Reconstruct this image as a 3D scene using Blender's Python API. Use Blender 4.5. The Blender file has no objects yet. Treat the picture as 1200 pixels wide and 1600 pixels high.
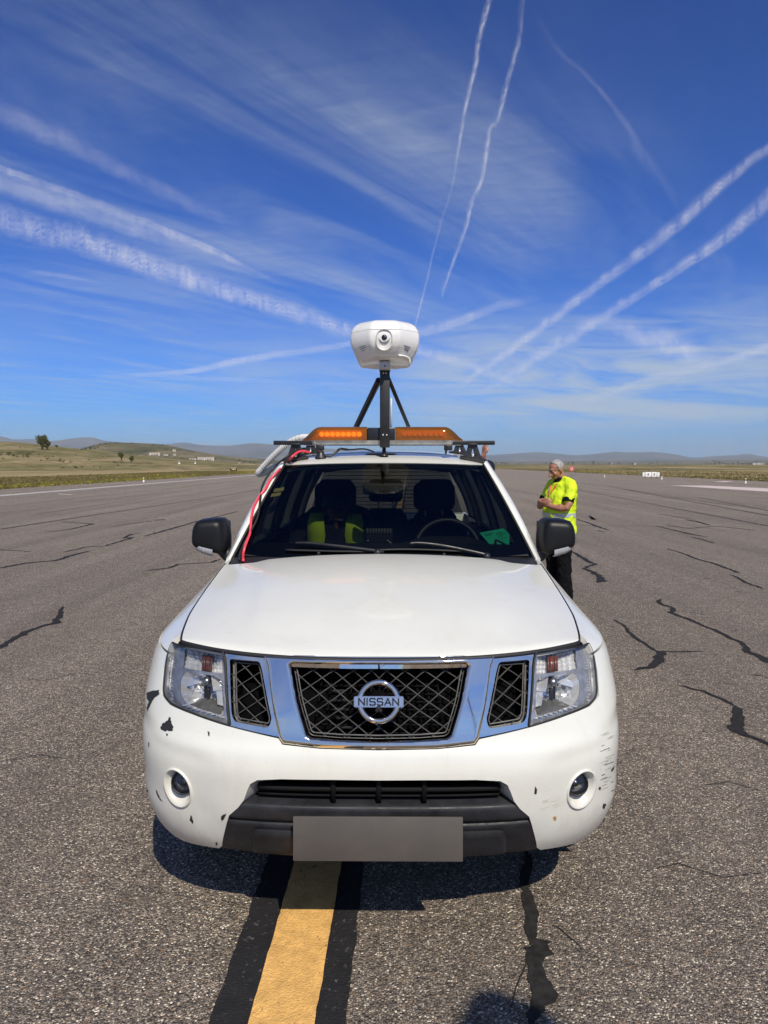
import bpy, bmesh, math, random
from mathutils import Vector, Matrix, Euler, noise as mnoise
from mathutils.bvhtree import BVHTree
from mathutils.geometry import delaunay_2d_cdt

SC = bpy.context.scene
COL = SC.collection
R = math.radians
rnd = random.Random(7)

# ------------------------------------------------------------------ camera, sky, sun, exposure
F = 1110.0                       # focal length in pixels of the 1200 x 1600 photograph
PITCH = R(3.87)
CAM = Vector((0, 0, 1.70))
cd = bpy.data.cameras.new('camera')
cam = bpy.data.objects.new('camera', cd)
COL.objects.link(cam)
cam.location = CAM
cam.rotation_euler = (math.pi / 2 - PITCH, 0, 0)
cd.sensor_fit = 'VERTICAL'
cd.sensor_height = 24
cd.lens = 24 * F / 1600
cd.clip_start = 0.05
cd.clip_end = 900000
SC.camera = cam

SUN_EL = R(47.5)
SUN_AZ = R(16)                   # behind the camera, turned to the viewer's right
to_sun = Vector((math.sin(SUN_AZ) * math.cos(SUN_EL), -math.cos(SUN_AZ) * math.cos(SUN_EL), math.sin(SUN_EL)))
sd = bpy.data.lights.new('sun', 'SUN')
sun = bpy.data.objects.new('sun', sd)
COL.objects.link(sun)
sun.rotation_euler = to_sun.to_track_quat('Z', 'Y').to_euler()
sd.energy = 4.8
sd.angle = R(0.53)
sd.color = (1.0, 0.925, 0.79)

SC.view_settings.view_transform = 'Standard'
SC.view_settings.look = 'None'
SC.view_settings.exposure = 0.0
SC.view_settings.gamma = 1
SC.view_settings.use_curve_mapping = False
SC.cycles.volume_bounces = 0
SC.cycles.transparent_max_bounces = 24
SC.cycles.max_bounces = 8
SC.cycles.diffuse_bounces = 3
SC.cycles.glossy_bounces = 4
SC.cycles.caustics_reflective = False
SC.cycles.caustics_refractive = False
SC.cycles.sample_clamp_indirect = 4.0


class NT:
    """tiny helper for node trees"""
    def __init__(s, tree):
        s.t = tree
        tree.nodes.clear()

    def n(s, kind, **kw):
        nd = s.t.nodes.new(kind)
        for k, v in kw.items():
            if k.startswith('i_'):
                key = k[2:]
                key = int(key) if key.isdigit() else key.replace('_', ' ')
                sock = nd.inputs[key]
                if isinstance(v, bpy.types.NodeSocket):
                    s.t.links.new(v, sock)
                else:
                    sock.default_value = v
            else:
                setattr(nd, k, v)
        return nd

    def math(s, op, a, b=None, clamp=False):
        nd = s.t.nodes.new('ShaderNodeMath')
        nd.operation = op
        nd.use_clamp = clamp
        for i, v in enumerate((a, b)):
            if v is None:
                continue
            if isinstance(v, bpy.types.NodeSocket):
                s.t.links.new(v, nd.inputs[i])
            else:
                nd.inputs[i].default_value = v
        return nd.outputs[0]

    def smooth(s, x, lo, hi, a=0.0, b=1.0):
        nd = s.t.nodes.new('ShaderNodeMapRange')
        nd.interpolation_type = 'SMOOTHSTEP'
        s.t.links.new(x, nd.inputs[0])
        nd.inputs[1].default_value, nd.inputs[2].default_value = lo, hi
        nd.inputs[3].default_value, nd.inputs[4].default_value = a, b
        return nd.outputs[0]

    def mix(s, fac, a, b, blend='MIX'):
        nd = s.t.nodes.new('ShaderNodeMix')
        nd.data_type = 'RGBA'
        nd.blend_type = blend
        for i, v in ((0, fac), (6, a), (7, b)):
            if isinstance(v, bpy.types.NodeSocket):
                s.t.links.new(v, nd.inputs[i])
            elif i == 0:
                nd.inputs[0].default_value = v
            else:
                nd.inputs[i].default_value = (v[0], v[1], v[2], 1)
        return nd.outputs[2]

    def ramp(s, x, stops, interp='LINEAR'):
        nd = s.t.nodes.new('ShaderNodeValToRGB')
        nd.color_ramp.interpolation = interp
        els = nd.color_ramp.elements
        while len(els) < len(stops):
            els.new(0.5)
        for e, (p, c) in zip(els, stops):
            e.position = p
            e.color = (c[0], c[1], c[2], 1) if isinstance(c, (tuple, list)) else (c, c, c, 1)
        s.t.links.new(x, nd.inputs[0])
        return nd.outputs[0]

    def noise(s, vec, scale, detail=4, rough=0.55, dist=0.0, out=0):
        nd = s.n('ShaderNodeTexNoise', i_Scale=scale, i_Detail=detail, i_Roughness=rough, i_Distortion=dist)
        if vec is not None:
            s.t.links.new(vec, nd.inputs['Vector'])
        return nd.outputs[out]

    def mapping(s, vec, loc=(0, 0, 0), rot=(0, 0, 0), scale=(1, 1, 1)):
        nd = s.n('ShaderNodeMapping')
        s.t.links.new(vec, nd.inputs[0])
        nd.inputs[1].default_value = loc
        nd.inputs[2].default_value = rot
        nd.inputs[3].default_value = scale
        return nd.outputs[0]

    def link(s, a, b):
        s.t.links.new(a, b)


# ---- the sky: Nishita plus thin cirrus spread over the whole dome
world = bpy.data.worlds.new('World')
SC.world = world
world.use_nodes = True
w = NT(world.node_tree)
SKY_STRENGTH = 0.085
sky = w.n('ShaderNodeTexSky', sky_type='NISHITA', sun_disc=False, sun_elevation=SUN_EL,
          sun_rotation=math.atan2(to_sun.x, to_sun.y), altitude=900, air_density=1.0, dust_density=0.9, ozone_density=3.0)
tc = w.n('ShaderNodeTexCoord')
d = tc.outputs['Generated']
sep = w.n('ShaderNodeSeparateXYZ')
w.link(d, sep.inputs[0])
dx, dy, dz = sep.outputs
zz = w.math('MAXIMUM', dz, 0.03)
px_ = w.math('DIVIDE', dx, zz)
py_ = w.math('DIVIDE', dy, zz)
comb = w.n('ShaderNodeCombineXYZ')
w.link(px_, comb.inputs[0])
w.link(py_, comb.inputs[1])
P2 = comb.outputs[0]
# combed streaks
m1 = w.mapping(w.mapping(P2, rot=(0, 0, R(-57))), loc=(3.1, 1.7, 0), scale=(0.30, 1.15, 1))
n1 = w.noise(m1, 1.25, 7, 0.62, 0.55)
# broad coverage
cov = w.noise(w.mapping(P2, loc=(0.55, 4.4, 0)), 0.42, 3, 0.5)
# fine ripples
m2 = w.mapping(w.mapping(P2, rot=(0, 0, R(12))), scale=(1.0, 3.2, 1))
n2 = w.noise(m2, 4.5, 4, 0.6, 0.6)
c1 = w.smooth(n1, 0.36, 0.78)
# two sheets of cirrus with a clear gap between them overhead
front = w.smooth(w.math('ADD', w.math('SUBTRACT', py_, w.math('MULTIPLY', px_, 0.9)), w.math('MULTIPLY', cov, 0.8)), 1.75, 2.75, 0.06, 1.0)
rear = w.smooth(w.math('ADD', w.math('MULTIPLY', py_, -1.0), w.math('MULTIPLY', cov, 0.8)), 0.35, 0.95)
c1 = w.math('MULTIPLY', c1, w.math('MULTIPLY', w.math('MAXIMUM', front, rear), w.smooth(cov, 0.30, 0.62, 0.35, 1.0)))
c1 = w.math('MULTIPLY', c1, w.math('ADD', w.math('MULTIPLY', n2, 0.9), 0.5))
c1 = w.math('MAXIMUM', c1, w.math('MULTIPLY', rear, w.smooth(n1, 0.25, 0.75, 0.22, 1.0)))
c1 = w.math('MULTIPLY', c1, 0.56)
# low veil of cirrostratus towards the horizon, thicker to the right of the runway's far end
az = w.math('ARCTAN2', dx, dy)
el = w.math('ARCSINE', dz)
ca = w.n('ShaderNodeCombineXYZ')
w.link(az, ca.inputs[0])
w.link(el, ca.inputs[1])
AE = ca.outputs[0]
nv = w.noise(w.mapping(w.mapping(AE, rot=(0, 0, R(3))), scale=(2.4, 17, 1)), 2.0, 7, 0.62, 1.0)
band = w.math('MULTIPLY', w.smooth(el, 0.02, 0.07), w.smooth(el, 0.11, 0.25, 1.0, 0.0))
side = w.smooth(w.noise(w.mapping(AE, loc=(1.93, 0.3, 0), scale=(1, 1.6, 1)), 1.5, 2, 0.4), 0.38, 0.58, 0.0, 0.6)
bank = w.math('MULTIPLY', w.smooth(az, -0.10, 0.12), w.smooth(az, 0.7, 1.3, 1.0, 0.0))
side = w.math('MAXIMUM', side, bank)
veil = w.math('MULTIPLY', w.math('MULTIPLY', w.smooth(nv, 0.22, 0.70), band), side)
veil = w.math('MULTIPLY', veil, 0.85)
cl = w.math('MAXIMUM', c1, veil)
_pv = 0.15 / SKY_STRENGTH
_s1 = w.mix(1.0, sky.outputs[0], (0.245 / _pv, 0.56 / _pv, 1.0 / _pv), 'MULTIPLY')
_s2 = w.n('ShaderNodeGamma', i_Gamma=1.34)
w.link(_s1, _s2.inputs[0])
SKYCOL = w.mix(1.0, _s2.outputs[0], (_pv * 1.08, _pv * 1.03, _pv * 0.95), 'MULTIPLY')    # the photograph's cool white balance
CW = 0.62 / SKY_STRENGTH
skymix = w.mix(cl, SKYCOL, (CW * 0.85, CW * 0.97, CW * 1.06))
bg = w.n('ShaderNodeBackground', i_Strength=SKY_STRENGTH)
w.link(skymix, bg.inputs[0])
wo = w.n('ShaderNodeOutputWorld')
w.link(bg.outputs[0], wo.inputs[0])

# ------------------------------------------------------------------ pixel helpers (photograph pixels -> places)
_cp, _sp = math.cos(PITCH), math.sin(PITCH)
def ray(px, py):
    a, b = (px - 600) / F, (800 - py) / F
    return Vector((a, _cp + b * _sp, b * _cp - _sp))
def on_z(px, py, z=0.0):
    r = ray(px, py)
    return CAM + r * ((z - CAM.z) / r.z)
def at_y(px, py, y):
    r = ray(px, py)
    return CAM + r * (y / r.y)

# ------------------------------------------------------------------ materials
MATS = {}
def mat(name, col, rough=0.5, metal=0.0, coat=0.0, var=0.0, vscale=8.0, bump=0.0, bscale=60.0, rvar=0.0,
        spec=0.5, emit=None, es=0.0, sss=0.0, col2=None):
    if name in MATS:
        return MATS[name]
    m = bpy.data.materials.new(name)
    m.use_nodes = True
    t = NT(m.node_tree)
    out = t.n('ShaderNodeOutputMaterial')
    b = t.n('ShaderNodeBsdfPrincipled')
    t.link(b.outputs[0], out.inputs[0])
    b.inputs['Base Color'].default_value = (*col, 1)
    b.inputs['Roughness'].default_value = rough
    b.inputs['Metallic'].default_value = metal
    b.inputs['Specular IOR Level'].default_value = spec
    b.inputs['Coat Weight'].default_value = coat
    b.inputs['Coat Roughness'].default_value = 0.04
    if sss:
        b.inputs['Subsurface Weight'].default_value = sss
        b.inputs['Subsurface Radius'].default_value = (0.02, 0.008, 0.004)
    tcn = t.n('ShaderNodeTexCoord')
    ob = tcn.outputs['Object']
    if var or col2:
        nz = t.noise(ob, vscale, 5, 0.6)
        if col2:
            c = t.mix(t.smooth(nz, 0.35, 0.65), col, col2)
        else:
            lo = tuple(max(0, x * (1 - var)) for x in col)
            hi = tuple(min(1, x * (1 + var)) for x in col)
            c = t.mix(t.smooth(nz, 0.3, 0.7), lo, hi)
        t.link(c, b.inputs['Base Color'])
    if rvar:
        nr = t.noise(ob, vscale * 2.3, 5, 0.65)
        t.link(t.smooth(nr, 0.3, 0.75, max(0.02, rough - rvar), min(1, rough + rvar)), b.inputs['Roughness'])
    if bump:
        nb = t.noise(ob, bscale, 4, 0.6)
        bp = t.n('ShaderNodeBump', i_Strength=bump, i_Distance=0.004)
        t.link(nb, bp.inputs['Height'])
        t.link(bp.outputs[0], b.inputs['Normal'])
    if emit:
        b.inputs['Emission Color'].default_value = (*emit, 1)
        b.inputs['Emission Strength'].default_value = es
    MATS[name] = m
    return m

# ------------------------------------------------------------------ object helpers
def tag(o, label=None, cat=None, group=None, kind=None):
    if label: o['label'] = label
    if cat: o['category'] = cat
    if group: o['group'] = group
    if kind: o['kind'] = kind
    return o

def empty(name, loc=(0, 0, 0), rot=(0, 0, 0), parent=None):
    o = bpy.data.objects.new(name, None)
    o.empty_display_size = 0.1
    COL.objects.link(o)
    o.location = loc
    o.rotation_euler = rot
    if parent: o.parent = parent
    return o

def from_bm(name, bm, m, parent=None, smooth=True, angle=None):
    me = bpy.data.meshes.new(name)
    bm.normal_update()
    bm.to_mesh(me)
    bm.free()
    return from_mesh(name, me, m, parent, smooth, angle)

def from_mesh(name, me, m, parent=None, smooth=True, angle=None):
    ms = m if isinstance(m, (list, tuple)) else [m]
    for q in ms:
        me.materials.append(q)
    o = bpy.data.objects.new(name, me)
    COL.objects.link(o)
    if parent: o.parent = parent
    if smooth:
        if angle is None:
            me.shade_smooth()
        else:
            me.shade_smooth()
            me.set_sharp_from_angle(angle=R(angle))
    return o

def pydata(name, v, f, m, parent=None, smooth=False, angle=None):
    me = bpy.data.meshes.new(name)
    me.from_pydata([tuple(p) for p in v], [], f)
    me.update()
    return from_mesh(name, me, m, parent, smooth, angle)

def add_box(bm, c, s, rot=None, bevel=0.0, seg=2):
    """box centre c, full size s"""
    r = bmesh.ops.create_cube(bm, size=1.0)
    vs = r['verts']
    M = Matrix.Translation(Vector(c)) @ (rot.to_matrix().to_4x4() if rot else Matrix.Identity(4)) @ Matrix.Diagonal((*s, 1))
    bmesh.ops.transform(bm, matrix=M, verts=vs)
    if bevel:
        es = set(e for v in vs for e in v.link_edges)
        bmesh.ops.bevel(bm, geom=list(es), offset=bevel, segments=seg, affect='EDGES', profile=0.5)
    return bm

def add_loft(bm, rings, closed=True, cap=True):
    """rings: list of equal-length point lists"""
    vv = [[bm.verts.new(p) for p in ring] for ring in rings]
    n = len(vv[0])
    for a, b in zip(vv[:-1], vv[1:]):
        for i in range(n if closed else n - 1):
            j = (i + 1) % n
            try:
                bm.faces.new((a[i], a[j], b[j], b[i]))
            except ValueError:
                pass
    if cap and closed:
        for ring, flip in ((vv[0], True), (vv[-1], False)):
            try:
                bm.faces.new(list(reversed(ring)) if flip else ring)
            except ValueError:
                pass
    return vv

def frame_path(pts):
    """parallel-transport frames along a path"""
    T = []
    for i in range(len(pts)):
        a = pts[max(0, i - 1)]
        b = pts[min(len(pts) - 1, i + 1)]
        t = (b - a)
        T.append(t.normalized() if t.length > 1e-9 else Vector((0, 0, 1)))
    up = Vector((0, 0, 1))
    if abs(T[0].dot(up)) > 0.9:
        up = Vector((0, 1, 0))
    n = (up - T[0] * up.dot(T[0])).normalized()
    out = []
    for t in T:
        n = (n - t * n.dot(t))
        n = n.normalized() if n.length > 1e-6 else t.orthogonal().normalized()
        out.append((t, n, t.cross(n)))
    return out

def smooth_path(pts, sub=6):
    pts = [Vector(p) for p in pts]
    out = []
    for i in range(len(pts) - 1):
        p0 = pts[max(0, i - 1)]; p1 = pts[i]; p2 = pts[i + 1]; p3 = pts[min(len(pts) - 1, i + 2)]
        for k in range(sub):
            t = k / sub
            out.append(0.5 * ((2 * p1) + (p2 - p0) * t + (2 * p0 - 5 * p1 + 4 * p2 - p3) * t * t + (3 * p1 - p0 - 3 * p2 + p3) * t ** 3))
    out.append(pts[-1])
    return out

def add_tube(bm, pts, r, n=10, cap=True, ell=1.0):
    pts = [Vector(p) for p in pts]
    fr = frame_path(pts)
    rings = []
    for i, (p, (t, a, b)) in enumerate(zip(pts, fr)):
        rr = r[i] if isinstance(r, (list, tuple)) else r
        rings.append([p + a * (math.cos(2 * math.pi * k / n) * rr) + b * (math.sin(2 * math.pi * k / n) * rr * ell) for k in range(n)])
    add_loft(bm, rings, True, cap)
    return bm

def add_lathe(bm, prof, origin, axis, n=24, cap=False):
    """prof: list of (radius, height along axis)"""
    ax = Vector(axis).normalized()
    a = ax.orthogonal().normalized()
    b = ax.cross(a)
    o = Vector(origin)
    rings = [[o + ax * h + (a * math.cos(2 * math.pi * k / n) + b * math.sin(2 * math.pi * k / n)) * max(r, 1e-4) for k in range(n)] for r, h in prof]
    add_loft(bm, rings, True, cap)
    return bm

def in_poly(p, poly):
    x, y = p[0], p[1]
    c = False
    j = len(poly) - 1
    for i in range(len(poly)):
        xi, yi = poly[i][0], poly[i][1]
        xj, yj = poly[j][0], poly[j][1]
        if (yi > y) != (yj > y) and x < (xj - xi) * (y - yi) / (yj - yi) + xi:
            c = not c
        j = i
    return c

def lerp(a, b, t):
    return a + (b - a) * t

def sstep(x, a, b):
    t = min(1, max(0, (x - a) / (b - a)))
    return t * t * (3 - 2 * t)

def interp(tab, x):
    """smooth (monotone-ish cubic) table lookup; tab rows (x, v...)"""
    if x <= tab[0][0]: return tab[0][1:]
    if x >= tab[-1][0]: return tab[-1][1:]
    for i in range(len(tab) - 1):
        if tab[i][0] <= x <= tab[i + 1][0]:
            h = tab[i + 1][0] - tab[i][0]
            t = (x - tab[i][0]) / h
            out = []
            for k in range(1, len(tab[0])):
                d1 = (tab[i + 1][k] - tab[i][k]) / h
                if i > 0:
                    d0 = (tab[i][k] - tab[i - 1][k]) / (tab[i][0] - tab[i - 1][0])
                    m0 = 0 if d0 * d1 <= 0 else 2 * d0 * d1 / (d0 + d1)
                else:
                    m0 = d1
                if i + 2 < len(tab):
                    d2 = (tab[i + 2][k] - tab[i + 1][k]) / (tab[i + 2][0] - tab[i + 1][0])
                    m1 = 0 if d2 * d1 <= 0 else 2 * d2 * d1 / (d2 + d1)
                else:
                    m1 = d1
                t2, t3 = t * t, t * t * t
                out.append((2 * t3 - 3 * t2 + 1) * tab[i][k] + (t3 - 2 * t2 + t) * h * m0 + (-2 * t3 + 3 * t2) * tab[i + 1][k] + (t3 - t2) * h * m1)
            return tuple(out)
# ================================================================== THE SETTING
def fbm(x, y, s, o=4, seed=0.0):
    return mnoise.fractal(Vector((x * s + seed, y * s - seed, seed * 0.37)), 0.8, 2.0, o)

# ---- materials of the ground
def make_asphalt():
    m = bpy.data.materials.new('worn_asphalt')
    m.use_nodes = True
    t = NT(m.node_tree)
    out = t.n('ShaderNodeOutputMaterial')
    b = t.n('ShaderNodeBsdfPrincipled', i_Roughness=0.82)
    b.inputs['Specular IOR Level'].default_value = 0.28
    t.link(b.outputs[0], out.inputs[0])
    ob = t.n('ShaderNodeTexCoord').outputs['Object']
    warp = t.noise(ob, 60, 2, 0.5, out=1)
    wv = t.n('ShaderNodeVectorMath', operation='MULTIPLY_ADD')
    t.link(warp, wv.inputs[0]); wv.inputs[1].default_value = (0.006, 0.006, 0.0); t.link(ob, wv.inputs[2])
    v1 = t.n('ShaderNodeTexVoronoi', feature='F1', i_Scale=124.0, i_Randomness=1.0)
    t.link(wv.outputs[0], v1.inputs['Vector'])
    ve = t.n('ShaderNodeTexVoronoi', feature='F1', i_Scale=235.0, i_Randomness=1.0)
    t.link(wv.outputs[0], ve.inputs['Vector'])
    s1 = t.n('ShaderNodeSeparateColor'); t.link(v1.outputs['Color'], s1.inputs[0])
    s2 = t.n('ShaderNodeSeparateColor'); t.link(ve.outputs['Color'], s2.inputs[0])
    stone = t.ramp(s1.outputs[0], [(0.0, (0.030, 0.026, 0.024)), (0.30, (0.085, 0.073, 0.066)), (0.55, (0.19, 0.158, 0.140)),
                                   (0.78, (0.29, 0.245, 0.21)), (0.91, (0.50, 0.44, 0.37)), (1.0, (0.78, 0.72, 0.62))])
    warm = t.mix(t.smooth(s1.outputs[1], 0.90, 0.97), stone, (0.24, 0.16, 0.10))
    small = t.ramp(s2.outputs[0], [(0.0, (0.03, 0.027, 0.026)), (0.6, (0.115, 0.10, 0.09)), (0.9, (0.25, 0.215, 0.185)), (1.0, (0.42, 0.38, 0.33))])
    gap = t.smooth(v1.outputs['Distance'], 0.46, 0.72)
    c = t.mix(gap, warm, small)
    # large worn patches and long streaks along the runway
    big = t.noise(ob, 0.35, 4, 0.55)
    c = t.mix(t.smooth(big, 0.30, 0.72, 0.0, 0.34), c, (0.14, 0.117, 0.103))
    st = t.noise(t.mapping(ob, scale=(0.9, 0.022, 1)), 1.0, 5, 0.65)
    tint = t.ramp(t.smooth(st, 0.25, 0.75), [(0, 0.80), (1, 1.16)])
    c = t.mix(1.0, c, tint, 'MULTIPLY')
    tm = t.noise(t.mapping(ob, loc=(0.3, 0, 0), scale=(2.6, 0.05, 1)), 1.0, 3, 0.6)
    c = t.mix(t.smooth(tm, 0.60, 0.74, 0.0, 0.22), c, (0.05, 0.044, 0.042))
    sp_ = t.noise(ob, 1.7, 5, 0.7)
    c = t.mix(t.smooth(sp_, 0.66, 0.74, 0.0, 0.25), c, (0.06, 0.052, 0.048))
    mid = t.noise(ob, 7, 4, 0.6)
    c = t.mix(1.0, c, t.ramp(mid, [(0.25, 0.83), (0.75, 1.15)]), 'MULTIPLY')
    c = t.mix(1.0, c, (1.33, 1.28, 1.16), 'MULTIPLY')
    t.link(c, b.inputs['Base Color'])
    h = t.math('ADD', t.math('MULTIPLY', t.smooth(v1.outputs['Distance'], 0.1, 0.75, 1.0, 0.0), 1.0), t.math('MULTIPLY', s1.outputs[2], 0.7))
    h = t.math('ADD', h, t.math('MULTIPLY', t.smooth(ve.outputs['Distance'], 0.1, 0.7, 1.0, 0.0), 0.45))
    bp = t.n('ShaderNodeBump', i_Strength=0.9, i_Distance=0.0055)
    t.link(h, bp.inputs['Height']); t.link(bp.outputs[0], b.inputs['Normal'])
    return m

def make_paint(name, col, wear=0.55, under=(0.1, 0.085, 0.078), edge=None):
    """road paint on the same stony relief; edge = half width, for worn borders (object X across)"""
    m = bpy.data.materials.new(name)
    m.use_nodes = True
    t = NT(m.node_tree)
    out = t.n('ShaderNodeOutputMaterial')
    b = t.n('ShaderNodeBsdfPrincipled', i_Roughness=0.7)
    b.inputs['Specular IOR Level'].default_value = 0.3
    t.link(b.outputs[0], out.inputs[0])
    ob = t.n('ShaderNodeTexCoord').outputs['Object']
    v1 = t.n('ShaderNodeTexVoronoi', feature='F1', i_Scale=120.0)
    t.link(ob, v1.inputs['Vector'])
    s1 = t.n('ShaderNodeSeparateColor'); t.link(v1.outputs['Color'], s1.inputs[0])
    n = t.noise(ob, 14, 5, 0.65)
    lo = tuple(x * 0.78 for x in col)
    hi = tuple(min(1, x * 1.12) for x in col)
    c = t.mix(t.smooth(n, 0.3, 0.7), lo, hi)
    c = t.mix(t.smooth(s1.outputs[0], 0.0, 1.0, 0.0, 0.30), c, tuple(x * 0.55 for x in col))
    chip = t.math('MULTIPLY', t.smooth(t.noise(ob, 38, 6, 0.7), 0.52 + 0.16 * wear, 0.60 + 0.16 * wear), t.smooth(s1.outputs[1], 0.35, 0.6))
    c = t.mix(chip, c, under)
    t.link(c, b.inputs['Base Color'])
    h = t.smooth(v1.outputs['Distance'], 0.1, 0.75, 1.0, 0.0)
    bp = t.n('ShaderNodeBump', i_Strength=0.45, i_Distance=0.003)
    t.link(h, bp.inputs['Height']); t.link(bp.outputs[0], b.inputs['Normal'])
    return m

def make_field():
    m = bpy.data.materials.new('dry_grass_field')
    m.use_nodes = True
    t = NT(m.node_tree)
    out = t.n('ShaderNodeOutputMaterial')
    b = t.n('ShaderNodeBsdfPrincipled', i_Roughness=0.95)
    b.inputs['Specular IOR Level'].default_value = 0.1
    t.link(b.outputs[0], out.inputs[0])
    ob = t.n('ShaderNodeTexCoord').outputs['Object']
    n1 = t.noise(t.mapping(ob, scale=(0.05, 0.014, 1)), 1.0, 6, 0.62, 0.4)
    c = t.ramp(n1, [(0.28, (0.135, 0.115, 0.042)), (0.40, (0.235, 0.185, 0.08)), (0.52, (0.34, 0.265, 0.135)), (0.70, (0.42, 0.335, 0.19))])
    n2 = t.noise(ob, 0.8, 6, 0.7)
    c = t.mix(1.0, c, t.ramp(n2, [(0.2, 0.58), (0.8, 1.3)]), 'MULTIPLY')
    n3 = t.noise(t.mapping(ob, scale=(0.0022, 0.0011, 1)), 1.0, 5, 0.6)
    c = t.mix(t.smooth(n3, 0.42, 0.62, 0, 0.55), c, (0.14, 0.125, 0.06))
    t.link(c, b.inputs['Base Color'])
    bp = t.n('ShaderNodeBump', i_Strength=0.6, i_Distance=0.3)
    t.link(t.noise(ob, 3.0, 5, 0.7), bp.inputs['Height']); t.link(bp.outputs[0], b.inputs['Normal'])
    return m

def make_hill(name, a, b_, c_, sc, rock=(0.36, 0.29, 0.2)):
    m = bpy.data.materials.new(name)
    m.use_nodes = True
    t = NT(m.node_tree)
    out = t.n('ShaderNodeOutputMaterial')
    b = t.n('ShaderNodeBsdfPrincipled', i_Roughness=0.95)
    b.inputs['Specular IOR Level'].default_value = 0.1
    t.link(b.outputs[0], out.inputs[0])
    ob = t.n('ShaderNodeTexCoord').outputs['Object']
    n1 = t.noise(t.mapping(ob, scale=(sc, sc * 0.6, sc * 6)), 1.0, 7, 0.62, 0.5)
    c = t.ramp(n1, [(0.30, a), (0.48, b_), (0.62, c_), (0.74, rock)])
    n3 = t.noise(t.mapping(ob, loc=(5, 9, 0), scale=(sc * 3.4, sc * 1.5, sc * 8)), 1.0, 7, 0.7, 0.6)
    c = t.mix(t.smooth(n3, 0.52, 0.64, 0.0, 0.62), c, tuple(x * 0.62 for x in a))
    c = t.mix(t.smooth(n3, 0.42, 0.34, 0.0, 0.5), c, tuple(x * 1.15 for x in c_))
    n2 = t.noise(ob, sc * 9, 6, 0.75)
    c = t.mix(1.0, c, t.ramp(n2, [(0.3, 0.55), (0.7, 1.35)]), 'MULTIPLY')
    t.link(c, b.inputs['Base Color'])
    bp = t.n('ShaderNodeBump', i_Strength=0.5, i_Distance=0.6 / max(sc, 0.001) * 0.02)
    t.link(n2, bp.inputs['Height']); t.link(bp.outputs[0], b.inputs['Normal'])
    return m

M_ASPH = make_asphalt()
M_FIELD = make_field()
M_SEAL = mat('crack_sealant', (0.022, 0.0205, 0.019), 0.8, spec=0.2, var=0.35, vscale=30, bump=0.4, bscale=160)
M_YELLOW = make_paint('yellow_line_paint', (0.76, 0.44, 0.14), 0.45, (0.16, 0.11, 0.05))
M_BLACK = make_paint('black_border_paint', (0.020, 0.019, 0.020), 0.35, (0.10, 0.09, 0.085))
M_WLINE = make_paint('white_line_paint', (0.50, 0.46, 0.42), 0.3)
M_PINK = make_paint('faded_pink_paint', (0.66, 0.54, 0.50), 0.9)

# ---- ground sheets
g = 60000.0
ground = pydata('ground', [(-g, -3000, -0.03), (g, -3000, -0.03), (g, g, -0.03), (-g, g, -0.03)], [(0, 1, 2, 3)], M_FIELD)
tag(ground, kind='structure')

def gline(p, q):
    a, b = on_z(*p), on_z(*q)
    k = (b.x - a.x) / (b.y - a.y)
    return lambda y: a.x + k * (y - a.y)
Ledge = gline((0, 764.5), (390, 739.7))
Redge = gline((1200, 752.5), (790, 733))
ys = [-60, -20, 0, 8, 16, 30, 60, 110, 200, 400, 800, 1500]
v, f = [], []
for i, y in enumerate(ys):
    # the paved edges run straight; far away they close to a constant width
    yl = min(y, 170)
    v += [(Ledge(yl) + (y - yl) * 0.012, y, 0.0), (Redge(yl) + (y - yl) * 0.012, y, 0.0)]
    if i: f.append((2 * i - 2, 2 * i - 1, 2 * i + 1, 2 * i))
runway = pydata('runway', v, f, M_ASPH)
tag(runway, kind='structure')
# sides of the pavement slab so that its edge is a real step
def ground_poly(name, pts, m, z=0.004, kind='structure'):
    o = pydata(name, [(p.x, p.y, z) for p in pts], [tuple(range(len(pts)))], m)
    if kind: tag(o, kind=kind)
    return o

# edge line on the left
Lw = gline((0, 773.5), (390, 742.8))
v, f = [], []
for i, y in enumerate((10, 20, 40, 80, 160)):
    xa = Lw(y)
    v += [(xa, y, 0.004), (xa + 0.85, y, 0.004)]
    if i: f.append((2 * i - 2, 2 * i - 1, 2 * i + 1, 2 * i))
tag(pydata('edge_line', v, f, M_WLINE), kind='structure')
# faded pink-white marking on the right
ground_poly('painted_marking', [on_z(*p) for p in ((1045, 758.4), (1103, 758.8), (1200, 763.2), (1420, 773), (1420, 777.5), (1200, 768.2), (1090, 761.2))], M_PINK)
ground_poly('painted_marking', [on_z(*p) for p in ((1115, 752.6), (1130, 751.6), (1146, 751.9), (1133, 753.3))], M_PINK)
ground_poly('painted_marking', [on_z(*p) for p in ((91, 771.4), (113, 772.6), (111, 773.2), (90, 772.0))], M_PINK)

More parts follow.
